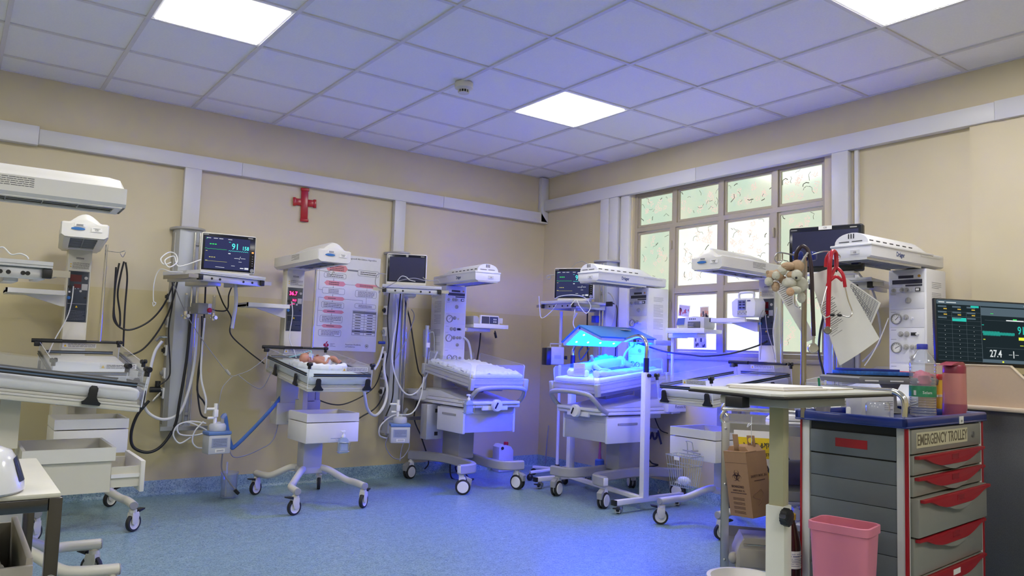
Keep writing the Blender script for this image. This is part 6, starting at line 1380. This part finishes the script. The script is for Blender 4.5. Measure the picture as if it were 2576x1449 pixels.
# pole with stethoscopes
pb0 = far(2020, 1034, 3.0); pt0 = far(2032, 645, 3.0)
chr2 = mat('pole_steel', (.42, .39, .36), .22, 1)
PO = thing('drip_pole', 'thick chrome pole with blue clamps and side hooks, rising from the blue trolley top', 'pole', (pb0.x, pb0.y, .876))
dxy = Vector((pt0.x - pb0.x, pt0.y - pb0.y, 0)) * .3
B().tube([(0, 0, 0), (dxy.x, dxy.y, pt0.z - .876)], .0105, 16).done('pole', chr2, PO)
top = Vector((dxy.x, dxy.y, pt0.z - .876)); PW = Vector((pb0.x, pb0.y, .876))
for s_ in (-1, 1): B().box(-.016, .016, -.018, .018, -.02, .016, .008, xf=Matrix.Translation(top + Vector((-.022 * s_, .016 * s_, .008)))).done('hook_clamp', mat('clamp_blue', (.01, .03, .25), .2), PO)
hkL = [top, far(1990, 640, 3.0) - PW, far(1958, 636, 3.0) - PW, far(1949, 650, 3.0) - PW, far(1957, 660, 3.0) - PW, far(1967, 655, 3.0) - PW, far(1968, 636, 3.0) - PW]
hkR = [top, far(2070, 633, 3.0) - PW, far(2100, 636, 3.0) - PW, far(2113, 645, 3.0) - PW, far(2106, 654, 3.0) - PW, far(2100, 645, 3.0) - PW]
for h_ in (hkL, hkR): B().tube(h_, .003, 8, n=6).done('side_hook', steel, PO)
def F(x, y, d=2.97): return far(x, y, d)
def group_tube(t, nm_, pts, r, m, seg=10, n=8, o0=None): 
    c_ = Vector(t.location); return B().tube([p - c_ for p in pts], r, seg, n=n).done(nm_, m, t)
t = thing('stethoscope', 'red stethoscope hung over the right side hook of the chrome pole', 'stethoscope', tuple(F(2095, 640)))
group_tube(t, 'tubing', [F(2083, 822, 2.93), F(2084, 760, 2.93), F(2086, 700, 2.93), F(2088, 655, 2.93), F(2094, 633, 2.95), F(2103, 640, 2.97), F(2104, 675, 2.96)], .0085, red)
group_tube(t, 'tubing_branch', [F(2081, 720, 2.935), F(2089, 700, 2.93), F(2103, 675, 2.955), F(2120, 690, 2.93), F(2126, 722, 2.93)], .0065, red); group_tube(t, 'tubing_bridge', [F(2086, 708, 2.93), F(2103, 696, 2.93), F(2119, 706, 2.93)], .006, red)
group_tube(t, 'tubing_back', [F(2078, 672, 2.98), F(2080, 650, 2.98), F(2090, 634, 2.97)], .008, red)
group_tube(t, 'ear_tube', [F(2126, 722, 2.93), F(2134, 755, 2.92), F(2144, 785, 2.91), F(2136, 797, 2.905), F(2118, 794, 2.9)], .0025, chrome); group_tube(t, 'ear_tube', [F(2081, 720, 2.93), F(2072, 750, 2.92), F(2066, 780, 2.91), F(2075, 798, 2.905), F(2088, 795, 2.9)], .0025, chrome)
c_ = Vector(t.location)
B().ell(F(2094, 792, 2.9) - c_, (.011, .008, .006)).ell(F(2112, 793, 2.9) - c_, (.011, .008, .006)).done('ear_tip', black, t)
vd = (CAM - F(2082, 830, 2.92)).normalized()
B().lathe([(0, -.004), (.014, -.004), (.0145, .003), (.011, .006), (0, .005)], F(2082, 831, 2.92) - c_, vd, 24).tube([F(2083, 815, 2.93) - c_, F(2082, 826, 2.925) - c_], .005, 8).done('chest_piece', mat('dull_metal', (.30, .28, .24), .3, .9), t)
t = thing('stethoscope', 'black stethoscope looped over the top of the chrome pole', 'stethoscope', tuple(F(2020, 625)))
group_tube(t, 'tubing', [F(2002, 660, 2.98), F(2003, 640, 2.97), F(2012, 623, 2.96), F(2022, 620, 2.95), F(2034, 635, 2.94), F(2041, 680, 2.93), F(2044, 760, 2.92), F(2047, 845, 2.92)], .0075, mat('tube_brown', (.03, .015, .02), .35))
c_ = Vector(t.location); B().lathe([(0, -.006), (.019, -.006), (.020, .004), (.016, .007), (0, .006)], F(2045, 876, 2.93) - c_, vd + Vector((.5, 0, .1)), 24).tube([F(2047, 845, 2.92) - c_, F(2046, 865, 2.92) - c_], .005, 8).done('chest_piece', mat('chest_metal', (.45, .44, .40), .3, .7), t)
group_tube(t, 'ear_tube', [F(1999, 735, 2.99), F(2000, 765, 2.99), F(2008, 773, 2.98), F(2014, 772, 2.98)], .0025, chrome)
# soft toys
fur1 = mat('toy_tan', (.48, .33, .21), .95, amt=.15, scale=90, bump=.8); fur2 = mat('toy_pale', (.55, .53, .44), .95, amt=.12, scale=90, bump=.8); fur3 = mat('toy_foot', (.55, .35, .22), .95)
def fuzz(b):
    bmesh.ops.subdivide_edges(b.bm, edges=b.bm.edges[:], cuts=1, use_grid_fill=True)
    for v in b.bm.verts: v.co += Vector((random.gauss(0, .0006), random.gauss(0, .0006), random.gauss(0, .0006)))
    return b
t = thing('soft_toy', 'larger tan and pale plush toy tied to the chrome pole', 'soft toy', tuple(F(2008, 690, 2.93)), 0, 'plush toys on the pole'); c_ = Vector(t.location)
def E3(b, x, y, d, r, sc=(1, 1, 1)): r *= 1.28; b.ell(F(x, y, d) - c_, (r*sc[0], r*sc[1], r*sc[2]), 16, 12); return b
k_ = 2.93 / 1936.4
b = B(); E3(b, 2006, 670, 2.93, 13*k_); E3(b, 1994, 692, 2.92, 10*k_, (1.3, 1.1, .8)); b.done('head', fur1, t)
fuzz(E3(E3(B(), 2004, 692, 2.90, 10.5*k_), 1996, 704, 2.93, 9*k_)).done('muzzle', fur2, t)
fuzz(E3(B(), 1983, 670, 2.93, 11*k_, (1.5, 1.2, .75))).done('ear', fur1, t); fuzz(E3(B(), 1968, 680, 2.93, 9*k_, (1, 1, 1.1))).done('ear_tip', fur2, t)
fuzz(E3(E3(B(), 2012, 716, 2.93, 14*k_, (1.1, 1.1, 1.1)), 2016, 748, 2.93, 8*k_, (1, 1, 1.4))).done('body', fur2, t)
fuzz(E3(B(), 1985, 712, 2.91, 12.5*k_, (1.1, 1.1, .85))).done('arm', fur2, t); fuzz(E3(B(), 1999, 730, 2.90, 10*k_, (1.4, 1.2, .8))).done('leg', fur2, t); fuzz(E3(B(), 1988, 734, 2.885, 9*k_, (1, .8, .9))).done('foot', fur3, t)
group_tube(t, 'tie', [F(2012, 668, 2.92), F(2022, 650, 2.92), F(2032, 636, 2.93)], .004, mat('tie_grey', (.4, .38, .36), .5)); fuzz(E3(B(), 2003, 699, 2.882, 2*k_)).done('nose', ink, t)
t = thing('soft_toy', 'smaller tan plush toy at the left of the two tied to the pole', 'soft toy', tuple(F(1950, 700, 2.95)), 0, 'plush toys on the pole'); c_ = Vector(t.location)
fuzz(E3(E3(B(), 1942, 693, 2.95, 10*k_), 1956, 692, 2.94, 11*k_)).done('head', fur1, t); fuzz(E3(B(), 1952, 693, 2.92, 7.5*k_, (1, 1, 1.1))).done('muzzle', fur2, t); fuzz(E3(B(), 1934, 708, 2.94, 8.5*k_)).done('arm', fur2, t); fuzz(E3(B(), 1951, 721, 2.94, 8*k_, (1, 1, 1.25))).done('leg', fur1, t); fuzz(E3(B(), 1969, 704, 2.95, 8*k_)).done('body', fur1, t); fuzz(E3(B(), 1932, 686, 2.95, 4*k_)).done('ear', fur1, t)
# hanging papers
def sheet_(label, pix, d0, lines, cat='paper', graph=False, bulge=.012, curl=0):
    P_ = [far(x, y, d0 + dd) for x, y, dd in pix]; c_ = P_[0].copy(); t = thing('hanging_paper', label, cat, tuple(c_), 0, 'papers hanging from the pole')
    N = 10; b = B(); nn = (P_[1] - P_[0]).cross(P_[3] - P_[0]).normalized(); nn = nn if nn.dot(CAM - P_[0]) > 0 else -nn
    def S_(u, v, o=0): return P_[0].lerp(P_[1], u).lerp(P_[3].lerp(P_[2], u), v) + nn * (bulge * math.sin(PI * u) * (.4 + .6*v) + o + curl * v * v) - c_
    for off in (0, -.0012):
        g = [[b.bm.verts.new(S_(i/N, j/N, off)) for j in range(N+1)] for i in range(N+1)]
        for i in range(N):
            for j in range(N): b.bm.faces.new((g[i][j], g[i+1][j], g[i+1][j+1], g[i][j+1]))
    b.done('sheet', paper, t)
    b = B()
    for (u0, v0, u1, v1) in lines:
        n_ = max(2, int(abs(u1 - u0) * 10)); b.tube([S_(u0 + (u1-u0)*k/n_, v0 + (v1-v0)*k/n_, .0008) for k in range(n_+1)], .0007, 4)
    b.done('printed_line', ink if not graph else greyink, t)
    return t
txt = [(.12 + random.uniform(0, .05), .06 + k*.028, .12 + random.uniform(.5, .8), .06 + k*.028) for k in range(14)]
sheet_('pale printed sheet hanging at the left behind the plush toys', [(1938, 705, .06), (1968, 690, .06), (2052, 850, .05), (2030, 860, .05)], 3.0, txt, bulge=.004)
gl_ = [(.35, .06 + k*.05, .95, .06 + k*.05) for k in range(17)] + [(.35 + k*.06, .06, .35 + k*.06, .86) for k in range(11)]
gl_ += [(.4 + q*.05, .1 + .04*q + s*.07, .45 + q*.05, .15 + .04*q + s*.07) for q in range(10) for s in range(3)]
sheet_('growth chart sheet hanging at the right, behind the large printed sheet', [(2100, 680, .03), (2216, 762, .04), (2190, 822, .04), (2085, 790, .03)], 3.0, gl_, graph=True, bulge=.01)
ln_ = [(.10 + random.uniform(0, .03), .22 + k*.024, .10 + random.uniform(.25, .62), .22 + k*.024) for k in range(17)] + [(.14, .10, .32, .10)]
sheet_('large printed sheet hanging diagonally under the red stethoscope', [(2036, 692, 0), (2108, 668, 0), (2213, 852, 0), (2112, 920, 0)], 3.0, [], bulge=.012)
t = [o for o in C.objects if o.name == 'hanging_paper.002'][0]
b = B(); c_ = Vector(t.location)
for k in range(18):
    y0_ = 768 + k * 4.6; x0_ = 2034 + (y0_ - 695) * .344 + random.uniform(3, 8); L = random.uniform(30, 50) * (1 if k < 14 else .6); b.tube([far(x0_, y0_, 2.975) - c_, far(x0_ + L * .84, y0_ - L * .55, 2.965) - c_], .0009 if k < 13 else .0006, 4)
b.done('printed_line', ink, t)
b = B(); B().ell(far(2104, 672, 2.96) - c_, (.006, .006, .02)).done('clip', mat('clip_dark', (.12, .1, .08), .3, .8), t)
# ---- things on the blue top
def on_top(px, d): p = far(px, 1000, d); return (p.x, p.y, .8765)
t = thing('patterned_cup', 'translucent grey plastic cup with pens, behind the overbed table', 'cup', on_top(2068, 3.1))
B().lathe([(0, .001), (.028, .001), (.038, .085), (.040, .085), (.040, .088), (.036, .088), (.027, .006), (0, .005)]).done('cup', glassy('cup_grey', (.45, .42, .42), .35, .2), t)
b = B()
for k in range(14): a = random.uniform(0, 2*PI); z = random.uniform(.015, .07); r = .0285 + z*.12; b.lathe([(0, 0), (.004, 0), (.0, .001)], (r*math.cos(a), r*math.sin(a), z), (math.cos(a), math.sin(a), 0), 8)
b.done('dot_pattern', paper, t)
for k, (m_, dx, dy) in enumerate(((blueplastic, -.02, 0), (yellow, .022, .01), (white, -.01, .012), (white, .008, -.01), (mat('pen_green', (.02, .25, .12), .4), -.014, .006))):
    b_ = t.location; cable('pen', ['blue pen', 'yellow highlighter', 'white marker', 'white pen', 'green pen'][k] + ' standing in the grey dotted cup', [b_ + Vector((dx*.2, dy*.2, .008)), b_ + Vector((dx, dy, .12 + .008*k))], .0045, m_, 'pen', n=2)
t = thing('paper_carton', 'small white carton printed along its side, on the blue trolley top', 'carton', on_top(2205, 3.12), EA - .35)
B().box(-.11, .06, -.03, .05, 0, .085, .001).done('carton', mat('carton_white', (.58, .58, .60), .6), t); b = B(); printlines(b, .01, .055, .07, .03, 5, -.0305); b.done('small_print', greyink, t)
B().prism([(-.10, .0855), (.06, .0855), (.06, .12), (.02, .118)], 1, .045, .049).done('open_flap', mat('flap_pink', (.55, .42, .38), .7), t)
t = thing('specimen_jar', 'clear jar with metal lid base lying on the blue trolley top', 'jar', on_top(2208, 2.98), 0)
B().lathe([(0, .01), (.042, .01), (.044, .016), (.044, .06), (.036, .072), (0, .074)]).done('jar', clearpl, t); B().lathe([(0, .0), (.06, .0), (.066, .006), (.066, .010), (0, .0102)]).done('black_dish', black, t)
t = thing('glass_vial', 'small white vial standing at the near edge of the blue trolley top', 'vial', on_top(2134, 2.93)); B().lathe([(0, 0), (.0085, 0), (.0085, .045), (.006, .05), (0, .05)]).done('vial', white, t)
t = thing('syringe', 'chrome-tipped syringe body lying on the blue trolley top', 'syringe', on_top(2155, 3.2), .3); B().tube([(-.06, 0, .022), (.05, 0, .022)], .014, 12).done('barrel', milky, t)
t = thing('paper_pack', 'white packet on the near edge of the blue trolley top', 'packet', on_top(2243, 2.93), .2); B().box(-.03, .04, -.015, .015, 0, .012, .003).done('packet', paper, t)
# tray with notebooks on a pedestal
tp = far(2215, 955, 3.45); t = thing('grey_tray', 'dark grey slotted tray on a pedestal carrying notebooks', 'tray', (tp.x, tp.y, .878), EA - .45)
B().prism([(-.19, .128), (.22, .128), (.225, .150), (.215, .158), (-.19, .158), (-.20, .150)], 1, -.10, .16, .004).done('tray', mat('tray_grey', (.20, .20, .21), .45), t)
B().lathe([(0, 0), (.07, 0), (.07, .006), (.03, .02), (.026, .09), (.045, .128), (0, .128)], (.05, 0, 0)).done('pedestal', midgrey, t)
b = B()
for x in (-.17, -.04, .10): b.box(x, x + .07, -.1045, -.1035, .138, .144)
b.done('slot', white, t)
nb = [('black_folder', 'black folder lowest in the pile on the grey tray', black, .40, .22, .006), ('checked_book', 'blue checked notebook in the pile on the grey tray', mat('book_blue', (.02, .12, .42), .5, amt=.7, scale=60), .26, .20, .016), ('blue_book', 'dark blue book above the checked notebook on the grey tray', mat('book_navy', (.015, .03, .22), .4), .20, .17, .010)]
z_ = .1585; rr = Matrix.Rotation(EA - .45, 3, 'Z')
for nm_, lb_, m_, a_, c2, th_ in nb:
    q = Vector((tp.x, tp.y, .878 + z_)) + rr @ Vector((-.17, -.08, 0)); o = thing(nm_, lb_, 'book', tuple(q), EA - .45 + random.uniform(-.1, .1)); B().box(0, a_, 0, c2, .0, th_, .001).done('cover', m_, o); B().box(.003, a_ + .001, .003, c2 - .003, th_*.2, th_*.8).done('pages', paper, o); z_ += th_ + .0006
q = Vector((tp.x, tp.y, .878 + .165)) + rr @ Vector((.06, -.06, .0)); o = thing('red_book', 'red exercise book right of the checked notebook on the grey tray', 'book', tuple(q), EA - .35); B().box(0, .17, 0, .18, .012, .018, .001).done('cover', mat('book_red', (.55, .03, .06), .5), o); B().box(.0, .172, .0, .18, .001, .0115).done('pages', paper, o)
# papers box behind
q = far(2165, 985, 3.5); t = thing('paper_stack', 'slanting white folded paper stack behind the overbed table', 'paper stack', (q.x, q.y, .878), EA - .3)
B().prism([(-.14, 0), (.12, 0), (.08, .085), (-.05, .09)], 1, .0, .18, .002).done('stack', paper, t); b = B()
for k in range(6): b.box(-.14 + k*.018, .12 - k*.008, -.0008, 0, .012 + k*.014, .0135 + k*.014)
b.done('sheet_edge', greyink, t)
# bottles
bq = at(2322, 1050, 2, .8765); t = thing('water_bottle', 'clear ribbed water bottle with blue cap and green label on the blue trolley top', 'bottle', (bq.x, bq.y, .8765))
k_ = 3.19 / 1936.4; R0 = 31 * k_
prof = [(0, .004), (R0*.7, 0), (R0*.98, .008)]; z = .012
while z < .085: prof += [(R0, z), (R0*.965, z + .005), (R0, z + .010)]; z += .0105
prof += [(R0, .088), (R0, .128)]
z = .132
while z < .215: prof += [(R0, z), (R0*.96, z + .006), (R0, z + .012)]; z += .0125
prof += [(R0*.95, .232), (R0*.75, .252), (R0*.45, .272), (R0*.34, .280), (R0*.34, .290)]
B().lathe(prof, seg=28).done('bottle', clearpl, t); B().lathe([(0, .283), (R0*.42, .283), (R0*.42, .302), (R0*.38, .305), (0, .305)]).done('cap', mat('cap_blue', (.02, .03, .35), .35), t)
lbl = B().lathe([(R0*1.012, .086), (R0*1.012, .130)], seg=36).done('label', mat('label_green', (.03, .24, .10), .45, amt=.6, scale=40), t)
def curved(s_, size, m_, par, rad, z, ang):
    o = text(s_, size, m_, par, (0, 0, 0), (0, 0, 0))
    for v in o.data.vertices:
        a = ang + v.co.x / rad; v.co = Vector((math.cos(a) * (rad + .0004 + v.co.z), math.sin(a) * (rad + .0004 + v.co.z), z + v.co.y))
    return o
va = math.atan2(CAM.y - bq.y, CAM.x - bq.x)
curved('Selam', .016, paper, lbl, R0*1.012, .104, va + .35)
b = B()
for k in range(7): a = va - .5 - k * .03; b.tube([(R0*1.016*math.cos(a), R0*1.016*math.sin(a), .092), (R0*1.016*math.cos(a), R0*1.016*math.sin(a), .112)], .0006, 4)
b.done('bar_mark', paper, lbl)
t = thing('pink_sponge', 'crumpled pink packet lying on the tray behind the water bottle', 'packet', tuple(far(2318, 958, 3.42)), .3); b = B(); b.ell((0, 0, 0), (.055, .04, .045), 18, 12)
for v in b.bm.verts: v.co *= 1 + random.uniform(-.16, .1)
b.done('packet', mat('packet_pink', (.55, .09, .14), .5), t)
tq = at(2402, 1048, 2, .8765); t = thing('drinking_bottle', 'pink translucent drinking bottle with dark pink flip lid, right on the blue top', 'bottle', (tq.x, tq.y, .8765)); k_ = 3.33 / 1936.4; r = 27 * k_
pk2 = glassy('bottle_pink', (.80, .36, .32), .40, .15)
B().lathe([(0, .001), (r*1.0, .001), (r*1.02, .01), (r*1.0, .06), (r*.98, .18), (r*.97, .188), (0, .188)], seg=28).done('body', pk2, t); B().lathe([(r*1.025, .004), (r*1.025, .055)], seg=28).done('lower_sleeve', mat('sleeve_pink', (.36, .09, .13), .35), t)
dp = mat('lid_pink', (.28, .03, .06), .3); B().lathe([(0, .186), (r*.98, .186), (r*.98, .214), (r*.9, .222), (0, .224)], seg=28).prism([(-r*1.9, .219), (r*.8, .219), (r*.95, .228), (r*.5, .236), (-r*.2, .236), (-r*1.2, .228)], 1, -r*.6, r*.6, .003).done('lid', dp, t)
B().tube([(-r*.5, -r*.92, .0), (-r*.2, -r*1.0, .012), (r*.5, -r*.92, .016)], .0015, 6).done('scratch_mark', ink, t)
yq = far(2352, 1000, 3.47); t = thing('sharps_box', 'yellow sharps box with red lid behind the two drinking bottles', 'box', (yq.x, yq.y, .8765), EA)
B().prism([(-.06, 0), (.07, 0), (.075, .14), (.045, .155), (-.04, .155), (-.065, .14)], 1, -.03, .05, .006).done('box', mat('sharps_yellow', (.78, .45, .01), .35), t); B().box(-.04, .055, -.032, .05, .152, .178, .006).done('lid', red, t); B().box(-.066, .08, -.036, -.031, .078, .088).done('strap', white, t)
# ---- nurses' desk
DK = thing('reception_desk', 'beige-topped grey desk with raised panel at the right edge', 'desk', (-.85, -4.06, 0), -PI/2)
dm = mat('desk_beige', (.50, .38, .27), .45, amt=.04, scale=80); dgm = mat('desk_grey', (.105, .105, .105), .55, amt=.35, scale=260)
B().box(0, 2.2, .03, .06, 0, .895, .001).done('front_panel', dgm, DK); B().box(0, .03, .06, .62, 0, .895).done('side_panel', dgm, DK)
le = mat('desk_edge', (.60, .50, .38), .4); B().box(-.01, 2.2, .0, .075, .895, .915, .006).done('ledge', le, DK)
B().prism([(.0, .915), (2.2, .915), (2.2, .93), (.70, .93), (.45, 1.02), (.375, 1.098), (.0, 1.098)], 1, .035, .055).done('raised_panel', dm, DK)
B().tube([(.0, .045, 1.101), (.375, .045, 1.101), (.455, .045, 1.018), (.70, .045, .934)], .004, rect=(.024, .006)).done('panel_edge', le, DK)
B().box(.03, 2.2, .062, .65, .70, .725, .002).done('worktop', dm, DK)
# big screen
pL, pR, pBL = far(2330, 748, 3.85), far(2572, 762, 3.87), far(2356, 914, 3.80)
X_ = (pR - pL).normalized(); hgt = (pBL - pL); wd = .615; Zv = -(hgt - X_ * hgt.dot(X_)).normalized(); Nn = X_.cross(Zv); H_ = abs(hgt.dot(Zv)); sk = 0
t = thing('central_monitor', 'large black monitor with patient grid and 27.4 reading, behind the desk panel', 'monitor', tuple(pBL))
SX = .95; MM = Matrix(((X_.x, -Nn.x, Zv.x, 0), (X_.y, -Nn.y, Zv.y, 0), (X_.z, -Nn.z, Zv.z, 0), (0, 0, 0, 1)))
x0m = (pL - pBL).dot(X_) 
def bm(b, n_, m_, **k): return b.done(n_, m_, t, xf=MM, **k)
bm(B().box(0, wd, 0, .022, 0, H_, .003), 'housing', black)
bm(B().box(.008, wd - .008, -.0012, 0, .016, H_ - .006), 'screen', emis('big_screen', (.012, .02, .024), .45))
gl = emis('grid_line', (.10, .13, .15), .4); wt = emis('big_white', (.75, .8, .8), .36); tl = emis('big_teal', (.03, .62, .50), .36); yl = emis('big_yellow', (.7, .75, .05), .5); bar_ = emis('big_bar', (.09, .13, .16), .40); am = emis('big_amber', (.55, .36, .05), .5); gr = emis('big_green', (.05, .7, .1), .5)
hx = H_; g = B(); y = -.0016; gx1 = .235
for k in range(12): g.box(.012, gx1, y, -.0012, .02 + k * (hx - .085) / 11, .0207 + k * (hx - .085) / 11)
for k in (1, 2): g.box(.012 + k*.074, .0127 + k*.074, y, -.0012, .02, hx - .065)
g.box(gx1, gx1 + .0015, y, -.0012, .016, hx - .03); g.box(gx1 + .02, .55, y, -.0012, hx*.28, hx*.28 + .0008).box(gx1 + .02, .55, y, -.0012, hx*.70, hx*.70 + .0008); bm(g, 'grid_line', gl)
g = B().box(gx1 + .002, wd - .01, y, -.0012, hx - .075, hx - .035).box(.010, wd - .01, y, -.0012, hx - .028, hx - .008).box(gx1 + .002, wd - .01, y, -.0012, .018, .034)
for k in range(3):
    for j in range(3): g.box(.016 + k*.074, .06 + k*.074, y, -.0012, hx - .044 - j*.028, hx - .036 - j*.028)
bm(g, 'menu_bar', bar_)
g = B()
for k in range(3):
    for j in range(2): g.box(.045 + k*.072, .062 + k*.072, y, -.0012, hx - .054 - j*.028, hx - .049 - j*.028)
bm(g, 'amber_text', am)
g = B().box(.088, .16, y, -.0012, hx - .112, hx - .094).box(.185, .226, -.002, -.0012, hx - .040, hx - .030); g.tube([(gx1 + .006 + q*.0008, -.002, hx*.50 + (.012 if q < 110 else .008)*math.sin(q*.85)) for q in range(205)], .0008, 4); g.box(gx1 + .004, gx1 + .014, y, -.0012, hx*.62, hx*.63); bm(g, 'teal_trace', tl)
g = B()
for k in range(3):
    for j in range(8): g.box(.048 + k*.074, .0505 + k*.074, y, -.0012, .034 + j*(hx - .085)/11, .0362 + j*(hx - .085)/11)
g.box(gx1 + .135, gx1 + .152, -.002, -.0012, .06, .062).box(gx1 + .168, gx1 + .185, -.002, -.0012, .06, .062).box(gx1 + .158, gx1 + .162, -.002, -.0012, .045, .08).box(.02, .05, -.002, -.0012, hx - .021, hx - .016).box(.06, .11, -.002, -.0012, hx - .021, hx - .017).box(.46, .50, -.002, -.0012, hx - .021, hx - .016).box(gx1 + .13, gx1 + .22, -.002, -.0012, hx - .098, hx - .092); bm(g, 'white_text', wt)
g = B().box(gx1 + .19, gx1 + .222, -.002, -.0012, hx*.415, hx*.46).box(gx1 + .195, gx1 + .213, -.002, -.0012, hx*.33, hx*.337).box(gx1 + .008, gx1 + .018, -.002, -.0012, hx*.40, hx*.41).box(gx1 + .10, gx1 + .108, -.002, -.0012, .02, .028); bm(g, 'yellow_text', yl)
bm(B().box(gx1 + .165, gx1 + .185, -.002, -.0012, hx*.72, hx*.735).box(gx1 + .05, gx1 + .065, -.002, -.0012, hx*.80, hx*.807), 'green_text', gr)
for s_, sz, x, z, m_ in (('91', .056, gx1 + .205, hx*.56, tl), ('27.4', .050, gx1 + .068, .062, wt), ('160', .026, gx1 + .238, hx*.44, tl)):
    o = text(s_, sz, m_, t, (x, -.0022, z), FRONT, 'digits', sx=.72, bold=.0007); o.data.transform(MM)
bm(B().box(.24, .34, .02, .05, -.06, .02).box(.18, .40, -.02, .12, -.07, -.06, .003), 'stand', black)
t = thing('desk_phone', 'black desk telephone behind the sloping end of the desk panel', 'telephone', tuple(far(2562, 968, 3.75)), -.6)
B().prism([(-.05, 0), (.12, 0), (.12, .05), (-.05, .02)], 1, 0, .14, .006).done('base', black, t); B().tube([(-.03, .02, .05), (-.03, .12, .06)], .014, 10).done('handset', mat('handset', (.25, .25, .26), .4), t)
# ================================================================ FOREGROUND LEFT
LT = thing('side_trolley', 'pale-topped trolley with square steel frame at the bottom left corner', 'trolley', (-4.464, -3.975, 0), 0)
st2 = mat('dark_steel', (.10, .10, .11), .22, .9, amt=.25, scale=12)
for x in (-.026, -.62):
    for y in (0, .55): B().box(x, x + .026, y, y + .026, .03, .75, .002).done('leg', st2, LT)
B().box(-.62, -.027, 0, .024, .722, .749, .002).done('rail', st2, LT); B().box(-.62, -.027, .552, .576, .722, .749, .002).done('rail', st2, LT); B().box(-.024, -.002, .027, .549, .722, .749, .002).done('rail', st2, LT); B().box(-.618, -.596, .027, .549, .722, .749, .002).done('rail', st2, LT)
B().box(-.618, -.004, .004, .572, .7495, .760, .002).done('top', mat('top_cream', (.62, .60, .50), .4), LT); B().box(-.60, -.02, .02, .55, .22, .24).done('lower_shelf', st2, LT)
B().lathe([(.011, 0), (.0125, 0), (.0125, .0008), (.011, .0008)], (-.013, -.0002, .575), (0, -1, 0), 20).done('stamp_ring', grey, LT)
for x in (-.013, -.607):
    for y in (.013, .563): B().lathe([(0, -.012), (.03, -.012), (.03, .012), (0, .012)], (x, y, .03), (0, 1, 0)).done('castor', rubber, LT)
t = thing('storage_bin', 'open beige plastic bin with folded sheet inside the bottom left trolley', 'bin', (-4.505, -3.93, .2405), 0)
bn = mat('bin_beige', (.45, .41, .35), .5); B().box(-.36, 0, 0, .012, 0, .36, .003).box(-.36, 0, .48, .492, 0, .36, .003).box(-.36, -.348, .012, .48, 0, .36, .003).box(-.014, 0, .012, .48, 0, .375, .003).box(-.348, -.012, .012, .48, 0, .012).done('bin', bn, t)
b = B(); g = [[b.bm.verts.new((-.34 + i*.032, .02 + j*.046, .335 + .012*math.sin(i*.9) + .01*math.cos(j*1.1) + random.uniform(0, .004))) for j in range(11)] for i in range(10)]
for i in range(9):
    for j in range(10): b.bm.faces.new((g[i][j], g[i+1][j], g[i+1][j+1], g[i][j+1]))
o = b.done('folded_sheet', mat('sheet_taupe', (.40, .37, .33), .6)); o.location = (-4.505, -3.93, .2405); tag(o, 'crumpled taupe sheet lying in the beige bin at bottom left', 'sheet')
dv = at(-45, 1240, 2, .761); t = thing('white_device', 'white domed medical device with dark curved display at the left edge', 'device', (dv.x - .006, dv.y + .01, .761), 0); t.scale = (.84, .84, .86)
b = B(); prof_ = [(.093, 0), (.100, .006), (.098, .022), (.088, .05), (.078, .08), (.064, .102), (.04, .112), (0, .116)]; b.lathe(prof_, seg=32)
for v in b.bm.verts: v.co.y *= 1.1
b.done('shell', mat('device_white', (.72, .72, .72), .18, coat=.5), t)
b = B(); N = 8; g = []
for i in range(N + 1):
    row = []
    for j in range(N + 1):
        a = -.55 + .62 * i / N; z = .028 + .062 * j / N * (1 - .15 * abs(i / N - .5)); r_ = .0985 - max(0, z - .022) * .34 + .001; row.append(b.bm.verts.new((r_ * math.cos(a), r_ * math.sin(a) * 1.1, z)))
    g.append(row)
for i in range(N):
    for j in range(N): b.bm.faces.new((g[i][j], g[i+1][j], g[i+1][j+1], g[i][j+1]))
b.done('display', mat('device_display', (.02, .03, .07), .12), t)
# far left wall shelf piece
t = monitor_shelf('pale tray shelf with white leads cut by the left photo edge', tuple(far(-60, 655, 2.7)), .06, .235, .2)
cable('sensor_cable', 'white lead curling over the tray shelf at the left photo edge', [far(x, y, 2.68) for x, y in ((-10, 628), (8, 622), (28, 640), (50, 638), (66, 644), (72, 652))], .0025, whitecable)
